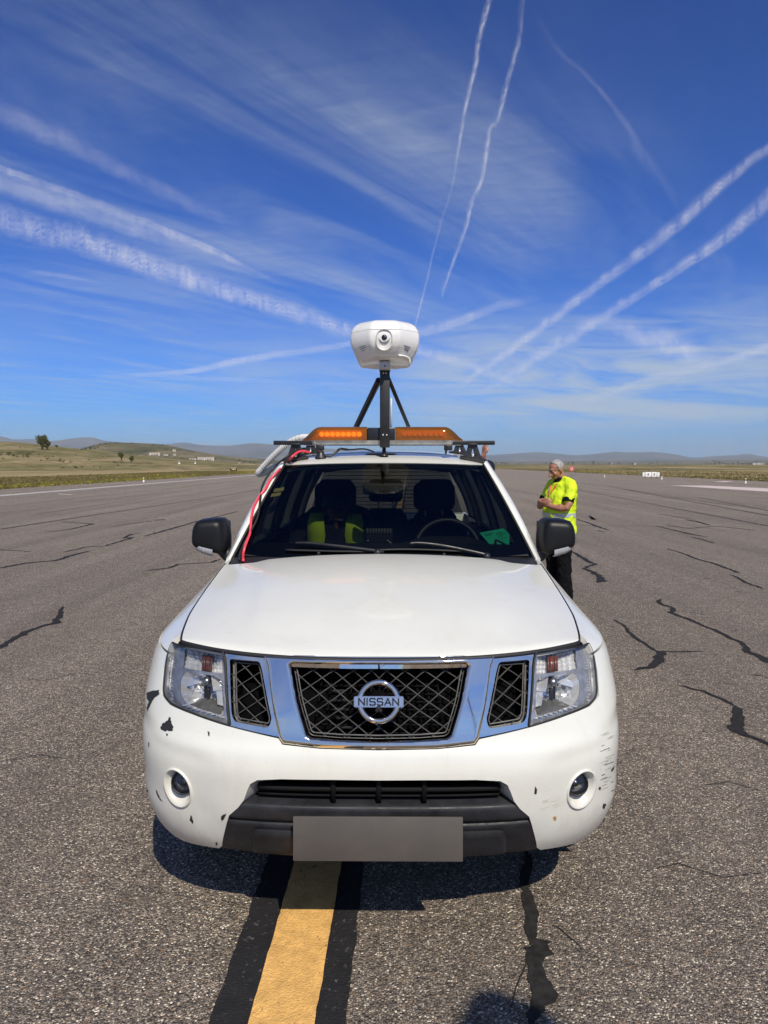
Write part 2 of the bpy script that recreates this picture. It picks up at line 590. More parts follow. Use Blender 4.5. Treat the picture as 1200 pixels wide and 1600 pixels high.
# ---- yellow guide line with black borders: its own straight frame
A = on_z(440, 1600); Bp = on_z(485.5, 1400)
ang = math.atan2(Bp.x - A.x, Bp.y - A.y)
def strip(name, off0, off1, z, m, y0=-3.0, y1=900.0, wob=0.0, seed=0.0, step=0.03):
    """strip parallel to the line, offsets across in metres, with a slightly uneven brushed edge near the camera"""
    yy = []
    y = y0
    while y < 6.0:
        yy.append(y); y += step
    yy += [6.0, 12, 25, 60, 150, 400, y1]
    v, f = [], []
    for i, y in enumerate(yy):
        k = 1.0 if y < 6 else 0.0
        a = off0 + k * wob * mnoise.noise(Vector((y * 9, seed, 1))) + k * wob * 0.7 * mnoise.noise(Vector((y * 41, seed, 3)))
        b = off1 + k * wob * mnoise.noise(Vector((y * 9, seed, 7))) + k * wob * 0.7 * mnoise.noise(Vector((y * 41, seed, 9)))
        v += [(a, y, z), (b, y, z)]
        if i: f.append((2 * i - 2, 2 * i - 1, 2 * i + 1, 2 * i))
    o = pydata(name, v, f, m)
    o.location = (A.x, A.y, 0)
    o.rotation_euler = (0, 0, -ang)
    tag(o, kind='structure')
    return o
gl = strip('guide_line', -0.101, 0.101, 0.008, M_YELLOW, wob=0.004, seed=1)
strip('guide_line_border', -0.222, 0.196, 0.004, M_BLACK, wob=0.007, seed=5)

# ---- sealed cracks, traced where they run over the pavement
def crack(pts, widths, seed, z=0.0045, rough=0.5):
    P = [on_z(*p) for p in pts]
    W = widths if isinstance(widths, (list, tuple)) else [widths] * len(P)
    out = []
    for i in range(len(P) - 1):
        a, b = P[i], P[i + 1]
        L = (b - a).length
        n = max(2, min(90, int(L / 0.018)))
        for k in range(n):
            t = k / n
            out.append((a.lerp(b, t), lerp(W[i], W[i + 1], t)))
    out.append((P[-1], W[-1]))
    L = len(out)
    v, f = [], []
    for i, (p, wd) in enumerate(out):
        q0, q1 = out[max(0, i - 2)][0], out[min(L - 1, i + 2)][0]
        t = (q1 - q0)
        t = Vector((t.x, t.y, 0)).normalized() if t.length else Vector((1, 0, 0))
        nrm = Vector((-t.y, t.x, 0))
        wig = mnoise.noise(Vector((i * 0.11, seed, 0))) * wd * 1.1 * rough
        a = wd * (0.5 + rough * 0.55 * mnoise.noise(Vector((i * 0.17, seed, 5))) + rough * 0.55 * mnoise.noise(Vector((i * 1.1, seed, 8))))
        b = wd * (0.5 + rough * 0.55 * mnoise.noise(Vector((i * 0.17, seed, 15))) + rough * 0.55 * mnoise.noise(Vector((i * 1.1, seed, 18))))
        taper = min(1, (i + 0.5) / 4, (L - i - 0.5) / 4)
        v += [tuple(p + nrm * (wig + a * taper)), tuple(p + nrm * (wig - b * taper))]
        if i: f.append((2 * i - 2, 2 * i - 1, 2 * i + 1, 2 * i))
    v = [(x, y, z) for x, y, _ in v]
    o = pydata('crack_seal', v, f, M_SEAL)
    tag(o, kind='structure')
    return o
crack([(822, 1330), (823, 1385), (826, 1420), (832, 1462), (829, 1478)], [0.035, 0.04, 0.048, 0.045, 0.03], 1)
crack([(827, 1466), (846, 1474), (846, 1488), (836, 1505), (838, 1522), (838, 1542), (834, 1570), (836, 1612)], [0.03, 0.085, 0.07, 0.06, 0.085, 0.085, 0.045, 0.05], 2, 0.0047, 0.7)
crack([(846, 1474), (862, 1474)], [0.05, 0.02], 3, 0.0049, 0.9)
crack([(98, 948), (92, 966), (84, 974), (62, 980), (40, 988), (0, 1012), (-80, 1060)], [0.035, 0.07, 0.09, 0.05, 0.08, 0.06, 0.06], 4)
crack([(229, 892), (262, 888), (280, 882), (330, 879), (345, 874)], [0.05, 0.07, 0.06, 0.06, 0.06], 5)
crack([(-60, 902), (0, 888), (40, 880), (88, 876), (112, 868), (140, 861)], [0.08, 0.1, 0.08, 0.09, 0.1, 0.06], 6)
crack([(100, 863), (135, 855), (165, 853), (195, 844), (208, 840), (193, 841), (205, 835), (222, 833)], [0.06, 0.07, 0.06, 0.08, 0.12, 0.07, 0.08, 0.04], 7)
crack([(226, 838), (262, 828), (290, 820), (310, 814), (345, 806), (372, 799)], [0.06, 0.1, 0.09, 0.1, 0.08, 0.07], 8)
crack([(70, 832), (110, 827), (132, 822), (146, 819), (120, 817), (95, 815)], [0.05, 0.08, 0.09, 0.1, 0.08, 0.05], 9)
crack([(175, 823), (215, 817), (240, 814), (258, 812), (236, 812)], [0.05, 0.07, 0.08, 0.08, 0.05], 10)
crack([(-40, 857), (0, 859), (50, 862)], [0.06, 0.05, 0.04], 11)
crack([(1040, 857), (1065, 864), (1090, 874), (1120, 882), (1156, 896)], [0.04, 0.05, 0.06, 0.07, 0.05], 12)
crack([(1138, 898), (1152, 902), (1162, 909), (1192, 920)], [0.03, 0.04, 0.05, 0.05], 13)
crack([(1034, 936), (1026, 941), (1050, 950), (1054, 955), (1046, 957), (1068, 965), (1100, 978), (1128, 990), (1160, 1006), (1172, 1020), (1200, 1033), (1250, 1062)],
      [0.03, 0.06, 0.05, 0.07, 0.05, 0.055, 0.04, 0.05, 0.045, 0.07, 0.075, 0.06], 14)
crack([(958, 968), (975, 978), (990, 995), (1010, 1008), (1026, 1018)], [0.02, 0.03, 0.045, 0.035, 0.04], 15)
crack([(1026, 1017), (1032, 1022), (1030, 1034), (1016, 1043), (1000, 1045), (990, 1048)], [0.04, 0.09, 0.08, 0.07, 0.05, 0.03], 16, 0.0048)
crack([(1028, 1018), (1060, 1019), (1102, 1018)], [0.03, 0.025, 0.015], 17, 0.0050)
crack([(1058, 1070), (1080, 1077), (1100, 1080), (1130, 1094), (1148, 1104)], [0.02, 0.028, 0.03, 0.035, 0.04], 18)
crack([(1148, 1103), (1154, 1112), (1152, 1130), (1150, 1140), (1162, 1148), (1180, 1154), (1200, 1163), (1260, 1190)], [0.045, 0.07, 0.075, 0.095, 0.06, 0.04, 0.04, 0.04], 19, 0.0048)
crack([(894, 862), (908, 870), (918, 877), (930, 882), (912, 888), (926, 894), (938, 902), (939, 908), (934, 911)], [0.05, 0.09, 0.1, 0.08, 0.07, 0.09, 0.1, 0.13, 0.06], 20)
crack([(900, 811), (922, 818), (934, 823), (952, 829)], [0.06, 0.08, 0.1, 0.05], 21)
crack([(921, 806), (928, 812), (924, 808)], [0.08, 0.14, 0.08], 22)
crack([(932, 829), (944, 831)], [0.08, 0.08], 23)
crack([(1025, 822), (1055, 829), (1080, 835), (1105, 839)], [0.06, 0.08, 0.1, 0.06], 24)
crack([(1080, 839), (1100, 844), (1116, 849)], [0.05, 0.06, 0.05], 25)
crack([(1040, 820), (1075, 826), (1120, 822), (1180, 829)], [0.05, 0.07, 0.06, 0.07], 26)
crack([(1070, 812), (1088, 815), (1110, 821)], [0.1, 0.14, 0.08], 27)
crack([(1026, 803), (1060, 808), (1085, 812)], [0.05, 0.07, 0.05], 28)
crack([(800, 820), (860, 818), (930, 822), (1010, 822), (1060, 824)], [0.05, 0.05, 0.05, 0.04, 0.04], 29)
for k, (x, y) in enumerate(((985, 899), (1105, 904), (1148, 986), (1098, 960), (1155, 925), (1183, 1055), (1020, 866), (902, 847))):
    crack([(x - 7, y - 0.7), (x, y + 0.4), (x + 8, y + 0.6)], [0.02, 0.035, 0.02], 40 + k)
for k, (pts, wd) in enumerate((([(846, 1442), (872, 1450), (905, 1478), (915, 1492)], 0.004), ([(828, 1492), (818, 1520), (806, 1545), (797, 1580)], 0.005), ([(0, 1192), (60, 1180), (110, 1188)], 0.004), ([(1010, 1362), (1060, 1350), (1130, 1372), (1200, 1364)], 0.004),
                               ([(30, 1060), (70, 1064), (120, 1052), (150, 1056)], 0.005), ([(1090, 1230), (1140, 1222), (1200, 1240)], 0.005))):
    crack(pts, wd, 300 + k, 0.0043, 0.8)
# long construction joints that follow the runway
for k, (p, q, wd) in enumerate((((0, 827), (405, 766), 0.09), ((-20, 798), (250, 770), 0.05), ((60, 803), (250, 775), 0.05),
                               ((905, 766), (1210, 824), 0.085), ((950, 760), (1230, 811), 0.10), ((960, 762), (1150, 791), 0.06),
                               ((800, 758), (1000, 768), 0.06), ((1090, 777), (1210, 800), 0.09))):
    a, b = Vector(p), Vector(q)
    pts = [tuple(a.lerp(b, t / 6)) for t in range(7)]
    crack(pts, wd, 60 + k, 0.0042, 0.35)

# ---- terrain: broad ridges given by their skyline, each with a real front and back slope
def ridge(name, prof, d_ridge, d_front, d_back, m, n_col=160, n_row=16, amp=0.05, seed=1.0, x0=-1500, x1=2700, shape=1.0, zmin=-1.0, sc=1.0):
    v, f = [], []
    cols = []
    for i in range(n_col + 1):
        px = lerp(x0, x1, i / n_col)
        py = interp(prof, px)[0]
        a = (px - 600) / F
        r = ray(px, py)
        hz = CAM.z + (r.z / math.hypot(r.x, r.y)) * d_ridge
        cols.append((Vector((r.x, r.y, 0)).normalized(), hz))
    rows = []
    for j in range(n_row + 1):
        t = j / n_row
        rows.append((lerp(d_front, d_ridge, t), t))
    for j in range(1, 5):
        rows.append((lerp(d_ridge, d_back, j / 4), 1 - j / 4))
    for dd, t in rows:
        e = sstep(t, 0, 1) if shape == 1.0 else t ** shape
        for u, hz in cols:
            p = u * dd
            n = fbm(p.x, p.y, sc * 3.0 / d_ridge, 5, seed) * amp * max(hz, 4.0) * math.sin(math.pi * min(1, t)) * 1.6
            n += fbm(p.x, p.y, sc * 14.0 / d_ridge, 4, seed + 9) * amp * 0.30 * max(hz, 2) * t
            v.append((p.x, p.y, zmin + (hz - zmin) * e + n))
    nc = n_col + 1
    for j in range(len(rows) - 1):
        for i in range(n_col):
            f.append((j * nc + i, j * nc + i + 1, (j + 1) * nc + i + 1, (j + 1) * nc + i))
    o = pydata(name, v, f, m, smooth=True)
    tag(o, kind='structure')
    return o
M_MTN = make_hill('mountain_scrub', (0.055, 0.06, 0.04), (0.10, 0.09, 0.06), (0.15, 0.125, 0.085), 0.0011, (0.2, 0.17, 0.13))
M_HILL = make_hill('scrub_hill', (0.065, 0.066, 0.03), (0.13, 0.118, 0.058), (0.21, 0.17, 0.10), 0.012, (0.38, 0.30, 0.22))
M_SLOPE = make_hill('grass_slope', (0.095, 0.09, 0.033), (0.19, 0.162, 0.07), (0.31, 0.24, 0.13), 0.030, (0.50, 0.40, 0.29))
ridge('mountains', [(-1500, 690), (-900, 684), (-500, 688), (-200, 682), (0, 681), (24, 686.5), (59, 686), (84, 688.5), (108, 685.5), (134, 683.2), (150, 685), (161, 688.5),
                    (200, 692), (240, 696), (262, 694.5), (288, 691.8), (310, 695), (352, 697), (380, 694), (396, 692.8), (420, 694.5), (440, 695), (500, 700), (600, 706), (700, 711), (760, 711), (800, 709),
                    (844, 706.5), (870, 709), (900, 711), (930, 709), (962, 706), (990, 707), (1017, 706.2), (1053, 709.5), (1086, 715), (1110, 713), (1127, 712), (1150, 711),
                    (1167, 708.8), (1185, 712), (1200, 714), (1300, 712), (1500, 706), (1900, 712), (2300, 704), (2700, 708)],
      14000, 9000, 19000, M_MTN, 420, 22, 0.10, 3.0, shape=1.3)
ridge('far_hills', [(-1500, 715), (-300, 718), (300, 719), (395, 718.2), (440, 718.8), (600, 721), (760, 721.2), (900, 720.6), (1020, 720), (1100, 719.2), (1200, 719), (1500, 716), (2700, 718)],
      6500, 4200, 8200, M_HILL, 200, 10, 0.12, 5.0)
ridge('scrub_hill', [(-1500, 712), (-200, 709), (60, 712), (110, 706), (135, 700), (158, 693.4), (183, 692.2), (222, 693.5), (253, 695.2), (280, 700), (304, 705.5), (335, 710), (367, 714.2), (420, 718), (480, 724.4), (900, 725.6), (2700, 725.6)],
      1500, 900, 2300, M_HILL, 260, 18, 0.07, 8.0)
ridge('grass_slope', [(-1500, 660), (-600, 672), (-200, 686), (0, 691), (59, 695), (90, 698.6), (125, 702.5), (165, 706), (200, 710.2), (230, 713.5), (260, 716.6), (330, 721.2), (400, 724.4), (470, 725.8), (900, 726.5), (2700, 726.5)],
      420, 150, 800, M_SLOPE, 300, 30, 0.09, 11.0, zmin=-0.6)

# ---- the air between here and the mountains
hm = bpy.data.materials.new('clear_air')
hm.use_nodes = True
ht = NT(hm.node_tree)
ho = ht.n('ShaderNodeOutputMaterial')
hv = ht.n('ShaderNodeVolumePrincipled', i_Density=6.0e-5, i_Anisotropy=0.0)
hv.inputs['Color'].default_value = (0.74, 0.86, 1.0, 1)
ht.link(hv.outputs[0], ho.inputs['Volume'])
hb = bmesh.new()
add_box(hb, (0, 8000, 309), (70000, 34000, 622))
hz_ = from_bm('haze', hb, hm, None, False)
tag(hz_, kind='stuff')
# ================================================================== trees, shrubs, buildings and signs on the airfield
_land = []
for nm in ('grass_slope', 'scrub_hill', 'far_hills'):
    o = bpy.data.objects[nm]
    me = o.data
    _land.append((nm, BVHTree.FromPolygons([v_.co.copy() for v_ in me.vertices], [tuple(p.vertices) for p in me.polygons])))
def on_land(px, py, only=None):
    r = ray(px, py).normalized()
    best = None
    for nm, t in _land:
        if only and nm != only: continue
        loc, n_, i_, d_ = t.ray_cast(CAM, r)
        if loc is not None and (best is None or d_ < best[1]): best = (loc, d_)
    if r.z < -0.0004:
        g_ = CAM + r * ((-0.03 - CAM.z) / r.z)
        d_ = (g_ - CAM).length
        if best is None or d_ < best[1]: best = (g_, d_)
    return best[0] if best else None

def make_leaf(name, a, b_, rough=0.7):
    m = bpy.data.materials.new(name)
    m.use_nodes = True
    t = NT(m.node_tree)
    out = t.n('ShaderNodeOutputMaterial')
    oi = t.n('ShaderNodeTexCoord').outputs['Object']
    geo = t.n('ShaderNodeNewGeometry')
    c = t.mix(geo.outputs['Random Per Island'], a, b_)
    c = t.mix(1.0, c, t.ramp(t.noise(oi, 0.9, 3, 0.5), [(0.3, 0.75), (0.7, 1.2)]), 'MULTIPLY')
    df = t.n('ShaderNodeBsdfDiffuse'); t.link(c, df.inputs[0])
    tl = t.n('ShaderNodeBsdfTranslucent'); t.link(c, tl.inputs[0])
    mx = t.n('ShaderNodeMixShader', i_0=0.3); t.link(df.outputs[0], mx.inputs[1]); t.link(tl.outputs[0], mx.inputs[2])
    t.link(mx.outputs[0], out.inputs[0])
    return m
LEAF_T = make_leaf('olive_leaves', (0.060, 0.075, 0.026), (0.185, 0.180, 0.075))
LEAF_D = make_leaf('dark_scrub_leaves', (0.022, 0.030, 0.010), (0.070, 0.072, 0.028))
BARK = mat('grey_bark', (0.13, 0.10, 0.075), 0.9, var=0.3, vscale=6)

def plant(name, base, w_, h_, label, cat, group=None, leaf=None, seed=1, n=260, trunk=0.22, lobes=5):
    """shrub or tree: limbs plus leaf faces spread through several uneven lobes"""
    rr = random.Random(seed)
    o = empty(name, base)
    tag(o, label, cat, group)
    lob = []
    for k in range(lobes):
        a = rr.uniform(0, 6.28); d_ = rr.uniform(0.05, 0.34) * w_
        hz = rr.uniform(trunk + 0.12, 0.80) * h_
        lob.append((Vector((d_ * math.cos(a), d_ * math.sin(a), hz)), rr.uniform(0.16, 0.30) * w_, rr.uniform(0.14, 0.24) * h_))
    bm = bmesh.new()
    for c, rx, rz in lob:
        mid = Vector((c.x * 0.4, c.y * 0.4, c.z * 0.45))
        add_tube(bm, [Vector((0, 0, -0.1)), mid, c], [0.035 * h_, 0.02 * h_, 0.006 * h_], 5)
    from_bm('trunk', bm, BARK, o)
    vv, ff = [], []
    ls = 0.055 * (w_ + h_) / 2
    for k in range(n):
        c, rx, rz = rr.choice(lob)
        u_ = Vector((rr.gauss(0, 1), rr.gauss(0, 1), rr.gauss(0, 1))).normalized() * (rr.random() ** 0.45)
        p = c + Vector((u_.x * rx, u_.y * rx, u_.z * rz))
        if p.z < 0.02 * h_: p.z = 0.02 * h_
        d_ = Vector((rr.gauss(0, 1), rr.gauss(0, 1), rr.gauss(0, 0.7))).normalized()
        e_ = d_.orthogonal().normalized() * ls * rr.uniform(0.35, 0.7)
        d_ = d_ * ls * rr.uniform(0.6, 1.3)
        b0 = len(vv)
        vv += [p - d_, p + e_, p + d_, p - e_]
        ff.append((b0, b0 + 1, b0 + 2, b0 + 3))
    pydata('crown', vv, ff, leaf or LEAF_T, o)
    return o
def plant_px(name, px, py, wpx, hpx, label, cat, **k):
    b_ = on_land(px, py)
    d_ = (b_ - CAM).length
    s_ = d_ / F
    return plant(name, b_, wpx * s_, hpx * s_ , label, cat, **k)

plant_px('tree', 66, 702.5, 16, 23, 'tallest tree on the left skyline, olive green and bushy', 'tree', leaf=LEAF_T, seed=3, n=1500, trunk=0.12, lobes=11)
plant_px('tree', 74.5, 703.5, 10, 15, 'smaller olive tree leaning against the tallest tree on the left skyline', 'tree', leaf=LEAF_T, seed=4, n=800, trunk=0.1, lobes=7)
plant_px('shrub', 89, 700, 8, 5, 'dark round shrub right of the tallest tree on the left skyline', 'shrub', leaf=LEAF_D, seed=5, n=300, lobes=5)
plant_px('tree', 190, 719.5, 15, 13, 'taller of the two bushy trees at the foot of the left hill', 'tree', leaf=LEAF_T, seed=6, n=800, trunk=0.08, lobes=8)
plant_px('tree', 205, 723.5, 12, 12, 'rounder of the two bushy trees at the foot of the left hill', 'tree', leaf=LEAF_T, seed=7, n=700, trunk=0.06, lobes=8)
SG = 'dark shrubs scattered over the left grass slope'
SL = 'low dark shrub scattered among others on the left grass slope'
for k, (x, y, w_, h_) in enumerate(((2, 712, 9, 6), (13, 711.5, 12, 7), (20, 713, 9, 6), (27, 714, 7, 5), (45, 715, 11, 8), (37, 715, 6, 4), (6, 717, 8, 3), (73, 718, 9, 5), (93, 721.5, 10, 5), (100, 723.5, 9, 4),
                                    (110, 723, 7, 4), (64, 720.5, 6, 3), (178, 723.5, 9, 3), (191, 724.5, 6, 3.5), (120, 731.5, 14, 3.5), (98, 731.5, 7, 2.5), (128, 731, 8, 3), (148, 731, 5, 2), (157, 731, 6, 2.5), (185, 728, 6, 4),
                                    (208, 729, 12, 2.5), (52, 706, 4, 2), (83, 714, 5, 3), (30, 700, 4, 2), (118, 712, 5, 2), (60, 711, 5, 2.5), (140, 720, 6, 2.5), (160, 714, 5, 2.5), (-20, 709, 14, 6), (-60, 712, 10, 7))):
    plant_px('shrub', x, y, w_, h_, SL, 'shrub', group=SG, leaf=LEAF_D, seed=20 + k, n=130, trunk=0.0, lobes=4)
GG = 'trees of the dark grove on the far left hill'
for k, (x, y, w_, h_) in enumerate(((128, 703.5, 8, 4.5), (134, 703, 8, 5), (141, 703, 9, 5.5), (148, 702.5, 9, 6), (153, 700, 7, 5), (157, 696.5, 6, 4), (164, 694.4, 7, 3), (172, 693.6, 6, 2.5), (182, 693, 8, 2.6), (206, 694.2, 5, 4.5), (253, 696.2, 6, 4), (238, 696.5, 8, 2.5))):
    plant_px('tree', x, y, w_, h_, 'small dark tree of the grove dotted along the far left hilltop', 'tree', group=GG, leaf=LEAF_D, seed=60 + k, n=110, trunk=0.0, lobes=4)
MG = 'bushes around the farm buildings on the left plain'
for k, (x, y, w_, h_) in enumerate(((374, 724, 10, 7), (382, 723.5, 9, 7), (391, 724, 8, 5), (398, 724.5, 8, 4), (336, 718.5, 9, 5.5), (306, 717, 5, 4), (229, 711.5, 6, 3.5), (246, 712, 9, 3.5), (215, 711, 8, 3), (285, 716, 7, 2.5), (268, 708, 5, 3), (420, 724.5, 7, 3))):
    plant_px('bush', x, y, w_, h_, 'small green bush beside the pale farm buildings on the left plain', 'bush', group=MG, leaf=LEAF_T, seed=90 + k, n=110, trunk=0.0, lobes=4)
RG = 'distant trees along the right horizon'
rr_ = random.Random(3)
lst = [(769, 724.6, 9, 7), (775, 724.6, 8, 6), (783, 724.7, 8, 4), (789, 724.7, 8, 4.5), (794, 724.7, 6, 3), (812, 725, 5, 3.5), (820, 725, 4, 2.5), (853, 725, 5, 3), (888, 725, 7, 5), (894, 725, 7, 7), (913, 725.2, 5, 4), (927, 725.2, 8, 8), (938, 725.3, 6, 3),
       (955, 725.2, 8, 3), (968, 725.2, 10, 2.5), (984, 725.4, 9, 2), (1015, 725.4, 6, 3), (1019, 725.4, 4, 4), (1028, 725.5, 4, 4), (1040, 725.4, 10, 2.5), (1055, 725.4, 6, 2.5), (1104, 727, 9, 4), (1111, 727.2, 8, 5), (1116, 727.2, 8, 7), (1123, 727.2, 9, 6)]
lst += [(1130 + 7.5 * k, 727.6, 10, rr_.uniform(3.0, 6.5)) for k in range(14)]
for k, (x, y, w_, h_) in enumerate(lst):
    d_ = 1400.0
    b_ = at_y(x, y, d_); b_.z = max(-0.03, b_.z) if b_.z < 0 else b_.z
    b_ = Vector((b_.x, b_.y, -0.03))
    s_ = d_ / F
    own = {769: 'dark tree nearest the car roof rack on the right horizon', 927: 'tallest lone tree on the right horizon, right of the standing man', 894: 'dark tree on the horizon just behind the standing man', 1116: 'tallest tree of the clump on the right horizon above the white markers'}.get(x)
    plant('tree', b_, w_ * s_, (h_ + 0.6) * s_, own or 'dark tree in the thin line of trees on the right horizon', 'tree', group=None if own else RG, leaf=LEAF_D, seed=130 + k, n=90, trunk=0.0, lobes=4)

# ---- pale buildings
WALLP = mat('pale_render_wall', (0.62, 0.56, 0.48), 0.8, var=0.1, vscale=0.3)
ROOFP = mat('pale_tile_roof', (0.40, 0.30, 0.23), 0.85, var=0.2, vscale=0.5)
OPEN = mat('dark_opening', (0.03, 0.028, 0.025), 0.6)
def house(px0, px1, py0, py1, label, roof=0.35, openings=2, rot=0.12, depth=None):
    b_ = on_land((px0 + px1) / 2, py1)
    d_ = (b_ - CAM).length
    s_ = d_ / F
    W_, H_ = (px1 - px0) * s_, (py1 - py0) * s_
    D_ = depth or max(W_ * 0.5, 6)
    o = empty('farm_building', b_, (0, 0, rot))
    tag(o, label, 'building')
    hw = H_ * (1 - roof)
    bm = bmesh.new(); add_box(bm, (0, D_ / 2, hw / 2 - 0.5), (W_, D_, hw + 1)); from_bm('wall', bm, WALLP, o, False)
    bm = bmesh.new()
    e = 0.25
    add_loft(bm, [[Vector((x, -e, hw - 0.05)), Vector((x, D_ / 2, H_)), Vector((x, D_ + e, hw - 0.05))] for x in (-W_ / 2 - e, W_ / 2 + e)])
    bmesh.ops.recalc_face_normals(bm, faces=bm.faces)
    from_bm('roof', bm, ROOFP, o, False)
    for k in range(openings):
        x = lerp(-W_ * 0.36, W_ * 0.36, (k + 0.5) / openings)
        bm = bmesh.new(); add_box(bm, (x, 0.0, hw * 0.42), (W_ * 0.16 / max(1, openings / 2), 0.3, hw * 0.62)); from_bm('window' if k else 'door', bm, OPEN, o, False)
    return o
house(234, 249, 707.2, 711.6, 'pale farmhouse with dark openings halfway up the far left hill', 0.35, 3)
house(256, 262, 709.8, 712, 'small pale shed right of the farmhouse on the far left hill', 0.3, 1)
house(270, 274, 702.4, 705.2, 'little white hut highest on the slope above the farmhouse on the left', 0.3, 1)
house(271, 274.5, 709, 711.8, 'little white hut lower down the slope right of the pale shed', 0.3, 1)
house(309, 320, 714.2, 718.8, 'long pale building, left one of the pair on the left plain', 0.25, 4)
house(321.5, 334, 714, 718.9, 'long pale building, right one of the pair on the left plain', 0.25, 4)
house(296, 306, 716, 718.2, 'low pale outbuilding left of the pair of long buildings', 0.3, 2)
house(372.5, 375.5, 722, 724.4, 'white hut among the bushes left of the hose', 0.3, 1)
def far_house(x0, x1, h_, label):
    d_ = 1500.0
    s_ = d_ / F
    o = empty('distant_building', (at_y((x0 + x1) / 2, 725, d_).x, d_, -0.03), (0, 0, 0.05))
    tag(o, label, 'building')
    W_ = (x1 - x0) * s_; H_ = h_ * s_
    bm = bmesh.new(); add_box(bm, (0, 8, H_ / 2), (W_, 16, H_)); from_bm('wall', bm, mat('white_wall', (0.75, 0.74, 0.72), 0.7), o, False)
    bm = bmesh.new(); add_box(bm, (0, 8, H_ + 0.25), (W_ + 0.8, 16.8, 0.5)); from_bm('roof', bm, mat('grey_roof', (0.3, 0.3, 0.3), 0.7), o, False)
far_house(1176, 1193, 2.4, 'long white hall behind the trees at the right end of the horizon')
far_house(991, 993.5, 2.2, 'small white hut on the right horizon left of the white box sign')
far_house(955, 956.6, 3.2, 'narrow white hut on the right horizon beside the thin tree line')

# ---- signs
WSIGN = mat('white_sign_face', (0.78, 0.77, 0.74), 0.5)
SBLACK = mat('sign_black', (0.015, 0.015, 0.015), 0.5)
b_ = on_z(1017, 747.6, 0)
s_ = b_.y / F
o = empty('airfield_sign', b_, (0, 0, 0.0))
tag(o, 'white airfield sign of two square panels with dark marks at the right runway edge', 'sign')
W_, H_, Z0 = 26.5 * s_, 7.6 * s_, 2.6 * s_
for k, (x0, x1) in enumerate(((-13.2, -9.8), (-9.2, 0.0), (0.6, 8.8), (9.4, 13.2))):
    bm = bmesh.new(); add_box(bm, ((x0 + x1) / 2 * s_, 0, Z0 + H_ / 2), ((x1 - x0) * s_, 0.16 if k in (1, 2) else 0.10, H_ * (1 if k in (1, 2) else 0.94)), None, 0.015)
    pnl = from_bm('panel', bm, WSIGN, o, True, 40)
    if k in (1, 2):
        cx = (x0 + x1) / 2 * s_
        bm = bmesh.new()
        for (u0, w0, u1, w1) in ((-0.7, -1.5, -0.7, 1.3), (-0.7, 1.3, 0.6, 1.3), (-0.7, 0.0, 0.5, 0.0), (0.6, 1.3, 0.6, -1.5)):
            add_tube(bm, [Vector((cx + u0 * s_, -0.09, Z0 + H_ / 2 + w0 * s_)), Vector((cx + u1 * s_, -0.09, Z0 + H_ / 2 + w1 * s_))], 0.35 * s_, 5)
        from_bm('mark', bm, SBLACK, pnl, False)
for x in (-9.5, 0.3, 9.1):
    bm = bmesh.new(); add_box(bm, (x * s_, 0.02, (Z0 + H_) / 2), (0.55 * s_, 0.12, Z0 + H_ + 0.02)); from_bm('post', bm, SBLACK, o, False)
bm = bmesh.new(); add_box(bm, (0, 0.0, Z0 + H_ + 0.02), (W_ + 0.04, 0.18, 0.05)); from_bm('top_rail', bm, mat('sign_grey', (0.12, 0.12, 0.12), 0.5), o, False)

b_ = on_z(365, 736.4, 0)
s_ = b_.y / F
o = empty('taxiway_sign', b_)
tag(o, 'black taxiway sign with yellow characters in the grass left of the runway', 'sign')
bm = bmesh.new(); add_box(bm, (0, 0, 3.1 * s_), (10.4 * s_, 0.2, 4.4 * s_), None, 0.03); from_bm('board', bm, SBLACK, o, True, 40)
bm = bmesh.new(); add_box(bm, (0, 0.0, 5.5 * s_), (11.2 * s_, 0.26, 0.5 * s_)); from_bm('frame', bm, mat('sign_frame', (0.45, 0.42, 0.36), 0.5), o, False)
bm = bmesh.new()
YEL = mat('sign_yellow', (0.85, 0.66, 0.18), 0.5)
for st in ([(-3.4, 1.4), (-2.4, 1.4)], [(-2.4, 1.4), (-2.4, -1.1)], [(-1.4, 1.3), (-0.9, -1.1), (-0.3, 0.9), (0.3, -1.1), (0.8, 1.3)], [(3.1, 1.4), (1.9, 1.4), (1.9, 0.2), (3.0, 0.0), (3.0, -1.1), (1.9, -1.1)]):
    for (a, b) in zip(st[:-1], st[1:]):
        add_tube(bm, [Vector((a[0] * s_, -0.11, (3.1 + a[1]) * s_)), Vector((b[0] * s_, -0.11, (3.1 + b[1]) * s_))], 0.34 * s_, 5)
from_bm('lettering', bm, YEL, o, False)
for x in (-4, 4):
    bm = bmesh.new(); add_tube(bm, [Vector((x * s_, 0, 0)), Vector((x * s_, 0, 1.0 * s_))], 0.03, 6); from_bm('post', bm, SBLACK, o)

b_ = on_z(893, 744, 0)
s_ = b_.y / F
o = empty('round_sign', b_)
tag(o, 'small round red sign with a pale centre on a post behind the standing man', 'sign')
bm = bmesh.new(); add_lathe(bm, [(0, 0), (3.9 * s_, 0), (3.9 * s_, -0.03), (0, -0.03)], (0, -0.05, 11.6 * s_), (0, -1, 0), 24); from_bm('disc', bm, mat('sign_red', (0.55, 0.07, 0.09), 0.5), o, True, 40)
bm = bmesh.new(); add_lathe(bm, [(1.3 * s_, 0.0), (1.3 * s_, 0.008), (2.2 * s_, 0.008), (2.2 * s_, 0.0)], (0, -0.05, 11.6 * s_), (0, -1, 0), 20); from_bm('pale_ring', bm, mat('sign_pale_pink', (0.75, 0.5, 0.5), 0.5), o, True, 40)
bm = bmesh.new(); add_tube(bm, [Vector((0, 0, -0.02)), Vector((0, 0, 11.6 * s_))], 0.03, 8); from_bm('post', bm, mat('post_grey', (0.3, 0.3, 0.3), 0.5), o)

